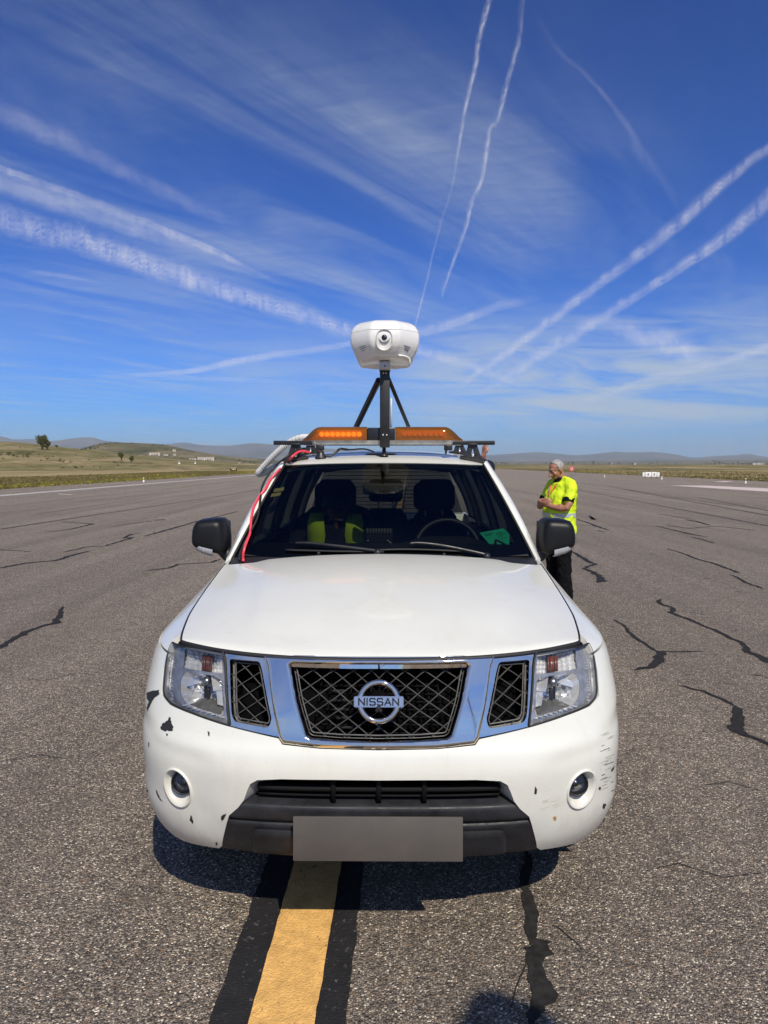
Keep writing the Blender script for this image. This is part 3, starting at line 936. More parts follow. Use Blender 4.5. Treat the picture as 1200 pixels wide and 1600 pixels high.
# ---- runway edge lights and white marker posts
WM = mat('marker_white', (0.80, 0.79, 0.75), 0.5)
def marker(px, py, h_px, w_px, label, base=0.0):
    b_ = on_z(px, py, base) if py > 727 else on_land(px, py)
    s_ = (b_ - CAM).length / F
    o = empty('edge_marker', b_)
    tag(o, label, 'marker')
    bm = bmesh.new(); add_lathe(bm, [(w_px * 0.5 * s_, 0.0), (w_px * 0.5 * s_, h_px * 0.38 * s_), (w_px * 0.2 * s_, h_px * 0.42 * s_), (0.0, h_px * 0.43 * s_)], (0, 0, 0), (0, 0, 1), 10); from_bm('base', bm, WM, o)
    bm = bmesh.new(); add_lathe(bm, [(w_px * 0.14 * s_, h_px * 0.4 * s_), (w_px * 0.16 * s_, h_px * 0.62 * s_), (w_px * 0.42 * s_, h_px * 0.66 * s_), (w_px * 0.40 * s_, h_px * 0.94 * s_), (0.0, h_px * s_)], (0, 0, 0), (0, 0, 1), 10); from_bm('lamp', bm, mat('marker_lamp', (0.62, 0.60, 0.52), 0.3), o)
marker(224.5, 753.5, 7.5, 2.2, 'white runway edge light on the left verge, nearest on that side')
marker(1165, 755.5, 8, 2.0, 'white runway edge light at the right end of the pale painted strip')
marker(1034, 749, 5, 2.0, 'runway edge light just right of the white airfield sign')
marker(944.5, 745.5, 3.5, 1.5, 'runway edge light left of the white airfield sign')
marker(280, 725, 3.5, 3.2, 'white marker block in the left field, left one of two')
marker(305, 724.6, 3.2, 2.4, 'white marker block in the left field, right one of two')
for k, (x, y) in enumerate(((1095.5, 729.4), (1107.5, 729.6), (1117.5, 729.4))):
    marker(x, y, 2.4, 1.4, 'tiny white marker in the row on the far right field')
    bpy.context.scene.collection.objects[-1]
marker(1130, 730, 4.0, 1.8, 'tallest white marker at the right end of the row on the far right field')
for o in list(COL.objects):
    if o.get('label') == 'tiny white marker in the row on the far right field': o['group'] = 'tiny white markers on the far right field'

# ---- grass along the verges: one uncountable mass
def tufts(name, x_of, n, y0, y1, depth, mA, mB, frac, seed, hmin, hmax, side):
    rr = random.Random(seed)
    for nm, m_, keep in ((name, mA, lambda q: q > frac), ('yellow_flowers', mB, lambda q: q <= frac)):
        vv, ff = [], []
        for k in range(n):
            y = y0 * (y1 / y0) ** rr.random()
            off = depth * rr.random() ** 1.6
            x = x_of(y) + side * (off - 0.15)
            pn = mnoise.noise(Vector((x * 0.10, y * 0.035, seed)))
            q = rr.random() - 0.95 * pn + 0.03 * max(0, off - 3)
            if not keep(q): continue
            h_ = rr.uniform(hmin, hmax) * (1.0 if nm == name else 1.15)
            wd = h_ * rr.uniform(0.35, 0.8)
            a = rr.uniform(0, 3.14)
            dx_, dy_ = math.cos(a) * wd, math.sin(a) * wd
            lx_, ly_ = rr.uniform(-0.4, 0.4) * h_, rr.uniform(-0.4, 0.4) * h_
            b0 = len(vv)
            vv += [(x - dx_, y - dy_, -0.03), (x + dx_, y + dy_, -0.03), (x + dx_ * 1.2 + lx_, y + dy_ * 1.2 + ly_, h_ * 0.9), (x + lx_, y + ly_, h_), (x - dx_ * 1.2 + lx_, y - dy_ * 1.2 + ly_, h_ * 0.75)]
            ff.append((b0, b0 + 1, b0 + 2, b0 + 3, b0 + 4))
        if vv:
            o = pydata(nm, vv, ff, m_)
            tag(o, kind='stuff')
GRASS_A = make_leaf('dry_grass_blades', (0.11, 0.105, 0.035), (0.27, 0.215, 0.10))
FLOWER = make_leaf('yellow_flower_heads', (0.20, 0.19, 0.04), (0.42, 0.37, 0.06))
tufts('grass', Ledge, 42000, 24, 170, 22, GRASS_A, FLOWER, 0.13, 2, 0.03, 0.13, -1)
tufts('grass', Redge, 24000, 30, 260, 40, GRASS_A, FLOWER, 0.02, 5, 0.03, 0.12, 1)
# ================================================================== condensation trails (ice cloud, 8 km up)
def make_trail(name, op, noise_scale, stretch, lo, hi, soft=1.3, core=(-0.1, 0.3), halo=(0.15, 0.55)):
    m = bpy.data.materials.new(name)
    m.use_nodes = True
    t = NT(m.node_tree)
    out = t.n('ShaderNodeOutputMaterial')
    uv = t.n('ShaderNodeUVMap').outputs[0]
    sp = t.n('ShaderNodeSeparateXYZ'); t.link(uv, sp.inputs[0])
    u, vv = sp.outputs[0], sp.outputs[1]
    fade = t.n('ShaderNodeAttribute', attribute_name='fade').outputs['Fac']
    wig = t.noise(t.mapping(uv, scale=(2.2, 0.0, 1)), 1.0, 3, 0.6)
    c = t.math('ADD', t.math('SUBTRACT', t.math('MULTIPLY', vv, 2.0), 1.0), t.math('MULTIPLY', t.math('SUBTRACT', wig, 0.5), 0.9))
    def gauss(x, mu, sg):
        q = t.math('DIVIDE', t.math('SUBTRACT', x, mu), sg)
        return t.math('EXPONENT', t.math('MULTIPLY', t.math('MULTIPLY', q, q), -1.0))
    edge = t.math('MAXIMUM', t.math('SUBTRACT', 1.0, t.math('MULTIPLY', c, c)), 0.0)
    prof = t.math('ADD', t.math('MULTIPLY', gauss(c, core[0], core[1]), 0.42), t.math('MULTIPLY', gauss(c, halo[0], halo[1]), 0.55))
    prof = t.math('MULTIPLY', prof, t.math('POWER', edge, soft))
    n = t.noise(t.mapping(uv, scale=(stretch, 1.0, 1)), noise_scale, 6, 0.66, 0.9)
    fine = t.noise(t.mapping(uv, scale=(stretch * 1.3, 1.6, 1), loc=(3, 1, 2)), noise_scale * 3.1, 4, 0.6, 0.4)
    n = t.math('ADD', t.math('MULTIPLY', n, 0.7), t.math('MULTIPLY', fine, 0.3))
    n = t.smooth(n, lo, hi)
    n0 = t.smooth(t.noise(t.mapping(uv, scale=(1.0, 0.4, 1), loc=(7, 3, 0)), 2.3, 3, 0.5), 0.25, 0.7, 0.45, 1.0)
    al = t.math('MULTIPLY', t.math('MULTIPLY', prof, n), t.math('MULTIPLY', fade, op))
    al = t.math('MULTIPLY', al, n0)
    dif = t.n('ShaderNodeBsdfDiffuse'); dif.inputs[0].default_value = (0.9, 0.9, 0.92, 1)
    trl = t.n('ShaderNodeBsdfTranslucent'); trl.inputs[0].default_value = (0.93, 0.93, 0.95, 1)
    mx = t.n('ShaderNodeMixShader', i_0=0.7); t.link(dif.outputs[0], mx.inputs[1]); t.link(trl.outputs[0], mx.inputs[2])
    tr = t.n('ShaderNodeBsdfTransparent')
    mm = t.n('ShaderNodeMixShader'); t.link(al, mm.inputs[0]); t.link(tr.outputs[0], mm.inputs[1]); t.link(mx.outputs[0], mm.inputs[2])
    t.link(mm.outputs[0], out.inputs[0])
    return m
M_TR_PUFF = make_trail('puffed_trail', 0.46, 4.2, 2.0, 0.32, 0.68, 0.8, (0.1, 0.7), (-0.2, 0.8))
M_TR_THIN = make_trail('thin_trail', 0.52, 1.7, 2.6, 0.28, 0.74, 1.5, (0.12, 0.26), (-0.2, 0.62))
M_TR_WISP = make_trail('wispy_trail', 0.52, 1.3, 1.6, 0.26, 0.70, 1.2, (0.0, 0.5), (0.0, 0.7))

ALT = 8000.0
def contrail(label, pts, m, group='condensation trails across the blue sky'):
    """pts: (px, py, width in px, opacity) along the trail; laid out on the flight level"""
    P = [Vector((p[0], p[1], 0)) for p in pts]
    fine = smooth_path(P, 10)
    n = len(fine)
    Wd, Op = [], []
    for i in range(n):
        k = i / 10.0
        a = min(int(k), len(pts) - 2); t = k - a
        Wd.append(lerp(pts[a][2], pts[a + 1][2], t)); Op.append(lerp(pts[a][3], pts[a + 1][3], t))
    verts, faces, uvs, fd = [], [], [], []
    K = 4
    acc = 0.0
    ring = 2 * K
    for i, p in enumerate(fine):
        q0, q1 = fine[max(0, i - 1)], fine[min(n - 1, i + 1)]
        if i: acc += (p - fine[i - 1]).length / 100.0
        t = (q1 - q0).normalized()
        nr = Vector((-t.y, t.x, 0))
        e0, e1 = p + nr * (Wd[i] * 0.66), p - nr * (Wd[i] * 0.66)
        A_, B_ = on_z(e0.x, e0.y, ALT), on_z(e1.x, e1.y, ALT)
        wd = (B_ - A_).length
        for k in range(ring):
            s = k / K if k <= K else 2 - k / K
            h = math.sin(math.pi * s) * min(0.05 * wd, 120.0) * (-1 if k < K else 1)
            c = A_.lerp(B_, s)
            verts.append((c.x, c.y, ALT + h)); uvs.append((acc, s)); fd.append(Op[i])
        if i:
            b0, b1 = (i - 1) * ring, i * ring
            for k in range(ring):
                k2 = (k + 1) % ring
                faces.append((b0 + k, b0 + k2, b1 + k2, b1 + k))
    me = bpy.data.meshes.new('contrail')
    me.from_pydata(verts, [], faces)
    ul = me.uv_layers.new(name='UVMap')
    for lp in me.loops:
        ul.data[lp.index].uv = uvs[lp.vertex_index]
    at = me.attributes.new('fade', 'FLOAT', 'POINT')
    for i, x in enumerate(fd):
        at.data[i].value = x
    me.update()
    o = from_mesh('contrail', me, m, None, True)
    tag(o, label, 'contrail', group)
    return o
contrail('broad puffy white contrail running from the upper left down behind the roof camera',
         [(-700, 40, 80, 0), (-500, 112, 72, .9), (-300, 195, 60, 1), (-150, 265, 52, 1), (0, 337, 44, 1), (130, 376, 42, 1), (270, 425, 38, 1), (400, 468, 30, 1), (500, 500, 26, .9), (560, 520, 22, .8), (655, 546, 20, .85), (720, 566, 18, .8), (790, 592, 14, .5), (830, 604, 10, 0)], M_TR_PUFF)
contrail('slim bright contrail on the left ending in a point above the broad puffy one',
         [(-600, 60, 24, 0), (-400, 115, 20, .9), (-200, 186, 17, .9), (0, 263, 15, .95), (110, 302, 16, .9), (220, 345, 17, .9), (300, 378, 16, .95), (350, 400, 13, 1), (372, 411, 8, .75), (400, 424, 7, .35), (440, 442, 7, 0)], M_TR_THIN)
contrail('faint wide wispy streak between the two left contrails',
         [(-160, 236, 40, .35), (0, 285, 32, .45), (120, 325, 30, .5), (240, 366, 28, .45), (330, 397, 22, .3), (400, 430, 20, 0)], M_TR_WISP)
contrail('hazy diffuse streak on the upper left sloping down towards the middle',
         [(-160, 90, 46, .22), (0, 172, 42, .28), (100, 220, 38, .32), (200, 270, 28, .26), (300, 320, 24, .3), (380, 350, 20, 0)], M_TR_WISP)
contrail('steep white contrail leaving the top edge of the picture, left one of the steep pair',
         [(870, -420, 18, 0), (835, -280, 16, .9), (797, -120, 13, .9), (765, 0, 12, 1), (751, 50, 12, 1), (744, 100, 10, .95), (734, 140, 10, .9), (722, 200, 8, .85), (715, 240, 7, .6), (707, 290, 6, .2), (690, 345, 6, .3), (676, 400, 5, .5), (664, 450, 5, .6), (648, 512, 5, .6)], M_TR_THIN)
contrail('steep broken contrail with kinks, right one of the steep pair',
         [(850, -300, 16, 0), (835, -170, 15, .25), (824, -70, 14, .25), (817, 0, 13, .3), (812, 60, 12, .4), (803, 95, 10, .8), (790, 140, 11, .9), (777, 190, 10, .8), (767, 200, 9, .7), (760, 240, 11, .9), (752, 285, 10, .75), (738, 315, 11, .75), (728, 355, 9, .8), (712, 400, 8, .8), (700, 432, 7, .8), (693, 455, 9, .7), (692, 466, 6, 0)], M_TR_THIN)
contrail('long bright contrail climbing to the right edge, upper one of the right pair',
         [(1900, -190, 22, 0), (1700, -70, 20, .9), (1500, 55, 20, 1), (1330, 150, 20, 1), (1200, 234, 20, 1), (1140, 278, 21, 1), (1090, 322, 26, .85), (1035, 370, 26, .85), (960, 426, 20, 1), (900, 470, 19, 1), (840, 516, 18, .95), (790, 552, 17, .9), (745, 584, 14, .7), (700, 617, 10, 0)], M_TR_THIN)
contrail('long broad contrail climbing to the right edge, lower one of the right pair',
         [(1900, -190, 40, 0), (1700, -60, 36, .9), (1500, 75, 34, .9), (1330, 205, 34, .95), (1200, 312, 32, .95), (1145, 360, 28, .9), (1090, 400, 20, .9), (1020, 446, 16, .95), (960, 484, 22, .85), (900, 520, 28, .8), (840, 557, 24, .75), (790, 590, 18, .5), (738, 624, 12, 0)], M_TR_THIN)
contrail('low curved contrail rising from the left towards the roof camera',
         [(150, 586, 5, 0), (190, 587, 7, .55), (250, 584, 7, .8), (310, 578, 10, .95), (360, 566, 13, .85), (420, 556, 13, .8), (480, 548, 10, .7), (540, 538, 8, .6), (600, 528, 14, .7), (670, 515, 20, .75), (720, 500, 17, .7), (780, 478, 14, .6), (850, 466, 10, 0)], M_TR_WISP)
contrail('thin level contrail low in the sky left of the mast',
         [(140, 584, 3, 0), (240, 590, 4, .6), (330, 592, 5, .85), (430, 596, 5, .8), (520, 600, 5, .7), (640, 604, 5, .6), (760, 602, 5, .4), (900, 604, 5, 0)], M_TR_THIN)
contrail('short low contrail entering from the right edge above the hills',
         [(1800, 380, 20, 0), (1600, 430, 18, .8), (1400, 480, 17, .9), (1290, 512, 16, .9), (1200, 542, 15, .9), (1140, 562, 15, .8), (1090, 574, 14, .5), (1020, 590, 14, .35), (960, 612, 10, .4), (890, 636, 8, 0)], M_TR_WISP)
contrail('very faint dissolving contrail high on the right, slanting steeply down',
         [(840, 30, 16, 0), (870, 75, 14, .1), (910, 112, 10, .13), (950, 155, 12, .15), (985, 205, 18, .12), (1010, 250, 30, .12), (1040, 285, 24, .1), (1060, 330, 14, 0)], M_TR_WISP)
contrail('tiny faint trail low on the left, well below the broad contrail',
         [(40, 423, 5, 0), (70, 427, 7, .6), (110, 433, 6, .45), (165, 443, 4, 0)], M_TR_WISP)
contrail('soft white patch of drifting trail low on the right below the broad contrail',
         [(930, 500, 14, 0), (975, 512, 40, .6), (1030, 528, 52, .85), (1080, 548, 46, .6), (1120, 566, 20, 0)], M_TR_WISP)
# ================================================================== THE CAR (own frame: x to the viewer's right, y towards its tail, z up)
CAR_LOC = Vector((-0.018, 2.29, 0))
CAR_ROT = R(-0.5)
car = empty('parked_car', CAR_LOC, (0, 0, CAR_ROT))
tag(car, 'white four-wheel-drive car with a chrome grille parked over the yellow line', 'car')
MC = Matrix.Translation(CAR_LOC) @ Matrix.Rotation(CAR_ROT, 4, 'Z')
MCI = MC.inverted()
ECAM = MCI @ CAM
def cray(px, py):
    return (MCI.to_3x3() @ ray(px, py)).normalized()
def car_at_y(px, py, y):
    r = cray(px, py)
    return ECAM + r * ((y - ECAM.y) / r.y)

# ---- materials
def make_car_paint():
    m = bpy.data.materials.new('white_car_paint')
    m.use_nodes = True
    t = NT(m.node_tree)
    out = t.n('ShaderNodeOutputMaterial')
    b = t.n('ShaderNodeBsdfPrincipled', i_Roughness=0.38)
    b.inputs['Coat Weight'].default_value = 0.8
    b.inputs['Coat Roughness'].default_value = 0.05
    b.inputs['Specular IOR Level'].default_value = 0.4
    ob = t.n('ShaderNodeTexCoord').outputs['Object']
    n = t.noise(ob, 3.0, 6, 0.65)
    c = t.mix(t.smooth(n, 0.35, 0.75), (0.70, 0.70, 0.645), (0.675, 0.67, 0.61))
    # rain streaks and wiped dust
    rs1 = t.noise(t.mapping(ob, scale=(16, 16, 1.6)), 1.0, 5, 0.65)
    rs2 = t.noise(t.mapping(ob, rot=(0, 0, 0.5), scale=(3, 14, 6)), 1.0, 6, 0.7)
    c = t.mix(t.math('MULTIPLY', t.smooth(rs1, 0.50, 0.72, 0.0, 0.16), t.smooth(n, 0.35, 0.6)), c, (0.50, 0.47, 0.40))
    c = t.mix(t.smooth(rs2, 0.56, 0.78, 0.0, 0.10), c, (0.52, 0.50, 0.44))
    # road dust low on the body
    sp = t.n('ShaderNodeSeparateXYZ'); t.link(ob, sp.inputs[0])
    dn = t.noise(ob, 11, 6, 0.7)
    dirt = t.math('MULTIPLY', t.smooth(sp.outputs[2], 0.28, 0.85, 1.0, 0.0), t.smooth(dn, 0.38, 0.72, 0.05, 0.55))
    c = t.mix(dirt, c, (0.55, 0.50, 0.42))
    speck = t.smooth(t.noise(ob, 140, 2, 0.5), 0.735, 0.76)
    c = t.mix(t.math('MULTIPLY', speck, 0.6), c, (0.18, 0.15, 0.12))
    t.link(c, b.inputs['Base Color'])
    t.link(t.smooth(rs2, 0.3, 0.75, 0.03, 0.16), b.inputs['Coat Roughness'])
    wv = t.noise(ob, 2.2, 2, 0.4)
    bp = t.n('ShaderNodeBump', i_Strength=0.10, i_Distance=0.02)
    t.link(wv, bp.inputs['Height'])
    t.link(bp.outputs[0], b.inputs['Normal'])
    t.link(b.outputs[0], out.inputs[0])
    return m

def make_glass(name, tint, refl=1.0, rough=0.0, ior=1.5):
    """thin pane: tinted see-through plus a Fresnel mirror"""
    m = bpy.data.materials.new(name)
    m.use_nodes = True
    t = NT(m.node_tree)
    out = t.n('ShaderNodeOutputMaterial')
    tr = t.n('ShaderNodeBsdfTransparent'); tr.inputs[0].default_value = (*tint, 1)
    gl = t.n('ShaderNodeBsdfGlossy', i_Roughness=rough); gl.inputs[0].default_value = (1, 1, 1, 1)
    fr = t.n('ShaderNodeFresnel', i_IOR=ior)
    k = t.math('MULTIPLY', fr.outputs[0], refl)
    mx = t.n('ShaderNodeMixShader')
    t.link(k, mx.inputs[0]); t.link(tr.outputs[0], mx.inputs[1]); t.link(gl.outputs[0], mx.inputs[2])
    t.link(mx.outputs[0], out.inputs[0])
    return m

PAINT = make_car_paint()
CHROME = mat('chrome', (0.82, 0.74, 0.64), 0.06, 1.0, rvar=0.035, vscale=12)
GREYPLA = mat('charcoal_bumper_plastic', (0.019, 0.019, 0.022), 0.5, spec=0.35, var=0.35, vscale=9, bump=0.12, bscale=420, rvar=0.14)
BLKPLA = mat('black_plastic', (0.016, 0.016, 0.018), 0.42, var=0.3, vscale=10, bump=0.08, bscale=500, rvar=0.1)
SATBLK = mat('satin_black_mesh', (0.075, 0.073, 0.070), 0.45, var=0.3, vscale=30)
VOID = mat('dark_recess', (0.003, 0.003, 0.0035), 0.9, spec=0.05)
RUBBER = mat('tyre_rubber', (0.022, 0.021, 0.021), 0.8, var=0.3, vscale=14, bump=0.2, bscale=120)
ALLOY = mat('alloy_rim', (0.45, 0.45, 0.46), 0.35, 1.0, var=0.15)
SEAL_GAP = mat('seal_and_gap_shade', (0.012, 0.012, 0.013), 0.6)  # seal rubber, also the black of the painted-in bonnet gap shade
GLASS_W = make_glass('windscreen_glass', (0.28, 0.31, 0.29), 0.7)
GLASS_S = make_glass('side_glass', (0.36, 0.40, 0.385), 0.9)
GLASS_D = make_glass('privacy_glass', (0.30, 0.33, 0.32), 0.9)
LENSG = make_glass('headlight_lens', (0.95, 0.95, 0.95), 0.55)

# ---- the lower body as one smooth surface S(u, v): u runs from the nose's middle round the corner and along the side, v is height
Y_END = 4.62
ROWS = [  # z, nose y, half width, corner depth, roundness
    (0.27, 0.150, 0.835, 0.44, 2.8),
    (0.33, 0.090, 0.868, 0.47, 2.9),
    (0.40, 0.050, 0.893, 0.49, 2.95),
    (0.50, 0.018, 0.912, 0.51, 3.0),
    (0.58, 0.006, 0.920, 0.52, 3.0),
    (0.66, 0.000, 0.926, 0.53, 3.0),
    (0.725, 0.010, 0.929, 0.54, 3.0),
    (0.77, 0.030, 0.929, 0.55, 2.95),
    (0.86, 0.054, 0.927, 0.58, 2.85),
    (0.94, 0.078, 0.922, 0.61, 2.75),
    (0.985, 0.092, 0.917, 0.63, 2.7),
    (1.05, 0.112, 0.905, 0.65, 2.65),
]
def plan(z, th):
    n, W, D, p = interp(ROWS, z)
    s, c = max(0.0, math.sin(th)), max(0.0, math.cos(th))
    return W * s ** (2 / p), n + D * (1 - c ** (2 / p))
# arc-length table of the reference row
_ref = [plan(0.7, math.pi / 2 * (i / 4000.0)) for i in range(4001)]
_len = [0.0]
for i in range(1, 4001):
    _len.append(_len[-1] + math.hypot(_ref[i][0] - _ref[i - 1][0], _ref[i][1] - _ref[i - 1][1]))
U_ARC = _len[-1]
import bisect
def th_of(u):
    i = min(3999, max(0, bisect.bisect_left(_len, u) - 1))
    t = (u - _len[i]) / max(1e-9, _len[i + 1] - _len[i])
    return math.pi / 2 * (i + min(1, max(0, t))) / 4000.0
VS = 0.965           # from here up the surface turns over the shoulder
VT = 1.065           # its upper end: the bonnet gap / waist line
def lower_xy(u, z):
    if u <= U_ARC:
        return plan(z, th_of(u))
    n, W, D, p = interp(ROWS, z)
    y = n + D + (u - U_ARC)
    # the flanks tuck in towards the tail
    k = sstep(y, 3.4, 4.7)
    return W - 0.05 * k, y
# bonnet gap / waist line along the car
GAP = [(0.20, 0.690, 1.046), (0.27, 0.731, 1.052), (0.42, 0.762, 1.070), (0.60, 0.784, 1.094), (0.90, 0.796, 1.138), (1.27, 0.803, 1.190), (1.45, 0.822, 1.205),
       (2.2, 0.842, 1.195), (3.4, 0.842, 1.20), (4.2, 0.820, 1.215), (4.7, 0.79, 1.22)]
def top_edge(u):
    x0, y0 = lower_xy(u, 1.02)
    k = sstep(y0, 0.22, 0.36)
    gx, gz = interp(GAP, y0)
    fx, fz = x0 - 0.002, 1.032 + 0.020 * (x0 / 0.73) ** 2
    return Vector((lerp(fx, gx, k), y0 + 0.006 * (1 - k), lerp(fz, gz, k)))
def facet(u, z):
    """the bumper's hollow below the headlight: a soft crease running inward and down"""
    if u > U_ARC * 0.95: return 0.0
    zl = interp([(0.0, 0.60), (0.42, 0.665), (0.60, 0.72), (0.78, 0.745), (1.0, 0.80), (1.3, 0.83)], u)[0]
    k = sstep(zl - z, -0.03, 0.045) * sstep(u, 0.50, 0.66) * (1 - sstep(zl - z, 0.20, 0.34)) * (1 - sstep(u, 1.0, 1.28))
    return -0.011 * k
def S0(u, v):
    s = -1 if u < 0 else 1
    u = abs(u)
    if v <= VS:
        x, y = lower_xy(u, v)
        return Vector((s * x, y, v))
    xa, ya = lower_xy(u, VS)
    xb, yb = lower_xy(u, VS - 0.02)
    a = Vector((xa, ya, VS))
    e = top_edge(u)
    d = (a - Vector((xb, yb, VS - 0.02))).normalized()
    t = (v - VS) / (VT - VS)
    c = a + d * ((e.z - VS) * 0.80)
    p = a * (1 - t) ** 2 + c * (2 * t * (1 - t)) + e * (t * t)
    return Vector((s * p.x, p.y, p.z))
def SN0(u, v):
    e = 0.002
    du = S0(u + e, v) - S0(u - e, v)
    dv = S0(u, v + e) - S0(u, v - e)
    n = du.cross(dv)
    return n.normalized() if n.length > 1e-12 else Vector((0, -1, 0))
def S(u, v, off=0.0):
    f_ = facet(abs(u), v)
    p = S0(u, v)
    if off or f_:
        p = p + SN0(u, v) * (off + f_)
    return p
def SN(u, v):
    e = 0.004
    du = S(u + e, v) - S(u - e, v)
    dv = S(u, v + e) - S(u, v - e)
    n = du.cross(dv)
    return n.normalized() if n.length > 1e-12 else Vector((0, -1, 0))

# tree of a fine tessellation, to trace outlines from the photograph on the real surface
_us = [-1.6 + 3.2 * i / 260 for i in range(261)]
_vs = [0.27 + (VT - 0.27) * j / 90 for j in range(91)]
_bv = [S(u, v) for v in _vs for u in _us]
_bf = [(j * 261 + i, j * 261 + i + 1, (j + 1) * 261 + i + 1, (j + 1) * 261 + i) for j in range(90) for i in range(260)]
_tree = BVHTree.FromPolygons(_bv, _bf)
def uv(px, py):
    loc, nr, idx, dist = _tree.ray_cast(ECAM, cray(px, py))
    if loc is None:
        return None
    j, i = divmod(idx, 260)
    # refine by a few Newton steps in (u, v)
    u = (_us[i] + _us[i + 1]) / 2; v = (_vs[j] + _vs[j + 1]) / 2
    for _ in range(6):
        p = S(u, v); e = 1e-4
        pu = (S(u + e, v) - p) / e; pv = (S(u, v + e) - p) / e
        q = loc - p
        a, b, c = pu.dot(pu), pu.dot(pv), pv.dot(pv)
        dt = a * c - b * b
        if abs(dt) < 1e-12: break
        u += (c * pu.dot(q) - b * pv.dot(q)) / dt
        v += (a * pv.dot(q) - b * pu.dot(q)) / dt
        v = min(VT, max(0.27, v))
    return (u, v)
def uvs(pts):
    return [q for q in (uv(*p) for p in pts) if q]
def dens(poly, step, closed=True):
    out = []
    n = len(poly)
    for i in range(n if closed else n - 1):
        a, b = poly[i], poly[(i + 1) % n]
        L = math.hypot(b[0] - a[0], b[1] - a[1])
        k = max(1, int(math.ceil(L / step)))
        for j in range(k):
            t = j / k
            out.append((a[0] + (b[0] - a[0]) * t, a[1] + (b[1] - a[1]) * t))
    if not closed: out.append(poly[-1])
    return out
def rounded(poly, r=0.012, seg=4):
    """round the corners of a 2-D polygon"""
    out = []
    n = len(poly)
    rr = r if isinstance(r, (list, tuple)) else [r] * n
    for i in range(n):
        p0, p1, p2 = Vector(poly[i - 1]), Vector(poly[i]), Vector(poly[(i + 1) % n])
        a, b = p0 - p1, p2 - p1
        k = min(rr[i], a.length * 0.45, b.length * 0.45)
        if k < 1e-4:
            out.append(tuple(p1)); continue
        q0, q2 = p1 + a.normalized() * k, p1 + b.normalized() * k
        for j in range(seg + 1):
            t = j / seg
            q = q0 * (1 - t) ** 2 + p1 * (2 * t * (1 - t)) + q2 * (t * t)
            out.append((q.x, q.y))
    return out
def mirror(poly):
    return [(-x, y) for x, y in reversed(poly)]
def seg_dist(p, loops):
    d = 9.0
    for lp in loops:
        n = len(lp)
        for i in range(n):
            ax, ay = lp[i]; bx, by = lp[(i + 1) % n]
            vx, vy = bx - ax, by - ay
            L = vx * vx + vy * vy
            t = 0 if L == 0 else max(0, min(1, ((p[0] - ax) * vx + (p[1] - ay) * vy) / L))
            dd = math.hypot(p[0] - ax - t * vx, p[1] - ay - t * vy)
            if dd < d: d = dd
    return d

def panel(name, outer, holes, m, parent, step=0.012, off=0.0, rim=0.02, puff=None, fn=None, edge_step=None, roll=0.0025):
    """a sheet cut from the body surface: outline and holes in (u, v); its edges turn in by `rim`"""
    fn = fn or S
    es = edge_step or step
    loops = [dens(outer, es)] + [dens(h, es) for h in holes]
    pts, edges = [], []
    for lp in loops:
        b = len(pts)
        pts += [Vector(p) for p in lp]
        edges += [(b + i, b + (i + 1) % len(lp)) for i in range(len(lp))]
    nb = len(pts)
    xs = [p[0] for p in loops[0]]; ysx = [p[1] for p in loops[0]]
    x = min(xs) + step / 2
    row = 0
    cells = {}
    for lp in loops:
        for p in lp:
            cells.setdefault((int(p[0] // step), int(p[1] // step)), []).append(p)
    def near(p):
        ci, cj = int(p[0] // step), int(p[1] // step)
        for a in (-1, 0, 1):
            for b in (-1, 0, 1):
                for q in cells.get((ci + a, cj + b), ()):
                    if (q[0] - p[0]) ** 2 + (q[1] - p[1]) ** 2 < (0.55 * step) ** 2:
                        return True
        return False
    y = min(ysx) + step / 2
    while y < max(ysx):
        x = min(xs) + step / 2 + (step / 2 if row % 2 else 0)
        while x < max(xs):
            p = (x, y)
            if in_poly(p, loops[0]) and not any(in_poly(p, h) for h in loops[1:]) and not near(p):
                pts.append(Vector(p))
            x += step
        y += step; row += 1
    V, E, Fc, *_r = delaunay_2d_cdt(pts, edges, [], 0, 1e-6)
    tri = []
    for f in Fc:
        cx = sum(V[i][0] for i in f) / len(f); cy = sum(V[i][1] for i in f) / len(f)
        if in_poly((cx, cy), loops[0]) and not any(in_poly((cx, cy), h) for h in loops[1:]):
            tri.append(list(f))
    bm = bmesh.new()
    bv = []
    for q in V:
        o_ = off
        if puff:
            dd = seg_dist(q, loops)
            t = min(1.0, dd / puff[1])
            o_ += puff[0] * (math.sqrt(max(0, 1 - (1 - t) ** 2)))
        bv.append(bm.verts.new(fn(q[0], q[1], o_)))
    bm.verts.ensure_lookup_table()
    for f in tri:
        try: bm.faces.new([bv[i] for i in f])
        except ValueError: pass
    loose = [v_ for v_ in bm.verts if not v_.link_faces]
    for v_ in loose: bm.verts.remove(v_)
    bm.normal_update()
    # orient outward
    for f in list(bm.faces)[:1]:
        pass
    tot = sum((f.normal.dot(_out(f)) for f in bm.faces))
    if tot < 0:
        bmesh.ops.reverse_faces(bm, faces=list(bm.faces))
        bm.normal_update()
    if rim:
        be = [e for e in bm.edges if len(e.link_faces) == 1]
        nrm = {v_: v_.normal.copy() for v_ in bm.verts}
        r = bmesh.ops.extrude_edge_only(bm, edges=be)
        nv = [x_ for x_ in r['geom'] if isinstance(x_, bmesh.types.BMVert)]
        for v_ in nv:
            src = [o for e in v_.link_edges for o in (e.other_vert(v_),) if o in nrm]
            n_ = nrm[src[0]] if src else Vector((0, -1, 0))
            v_.co -= n_ * rim
    return from_bm(name, bm, m, parent, True, 42)
def _out(f):
    c = f.calc_center_median()
    d = Vector((c.x, (c.y - 1.2) * 0.8, (c.z - 0.75) * 1.2))
    return d.normalized() if d.length else Vector((0, -1, 0))

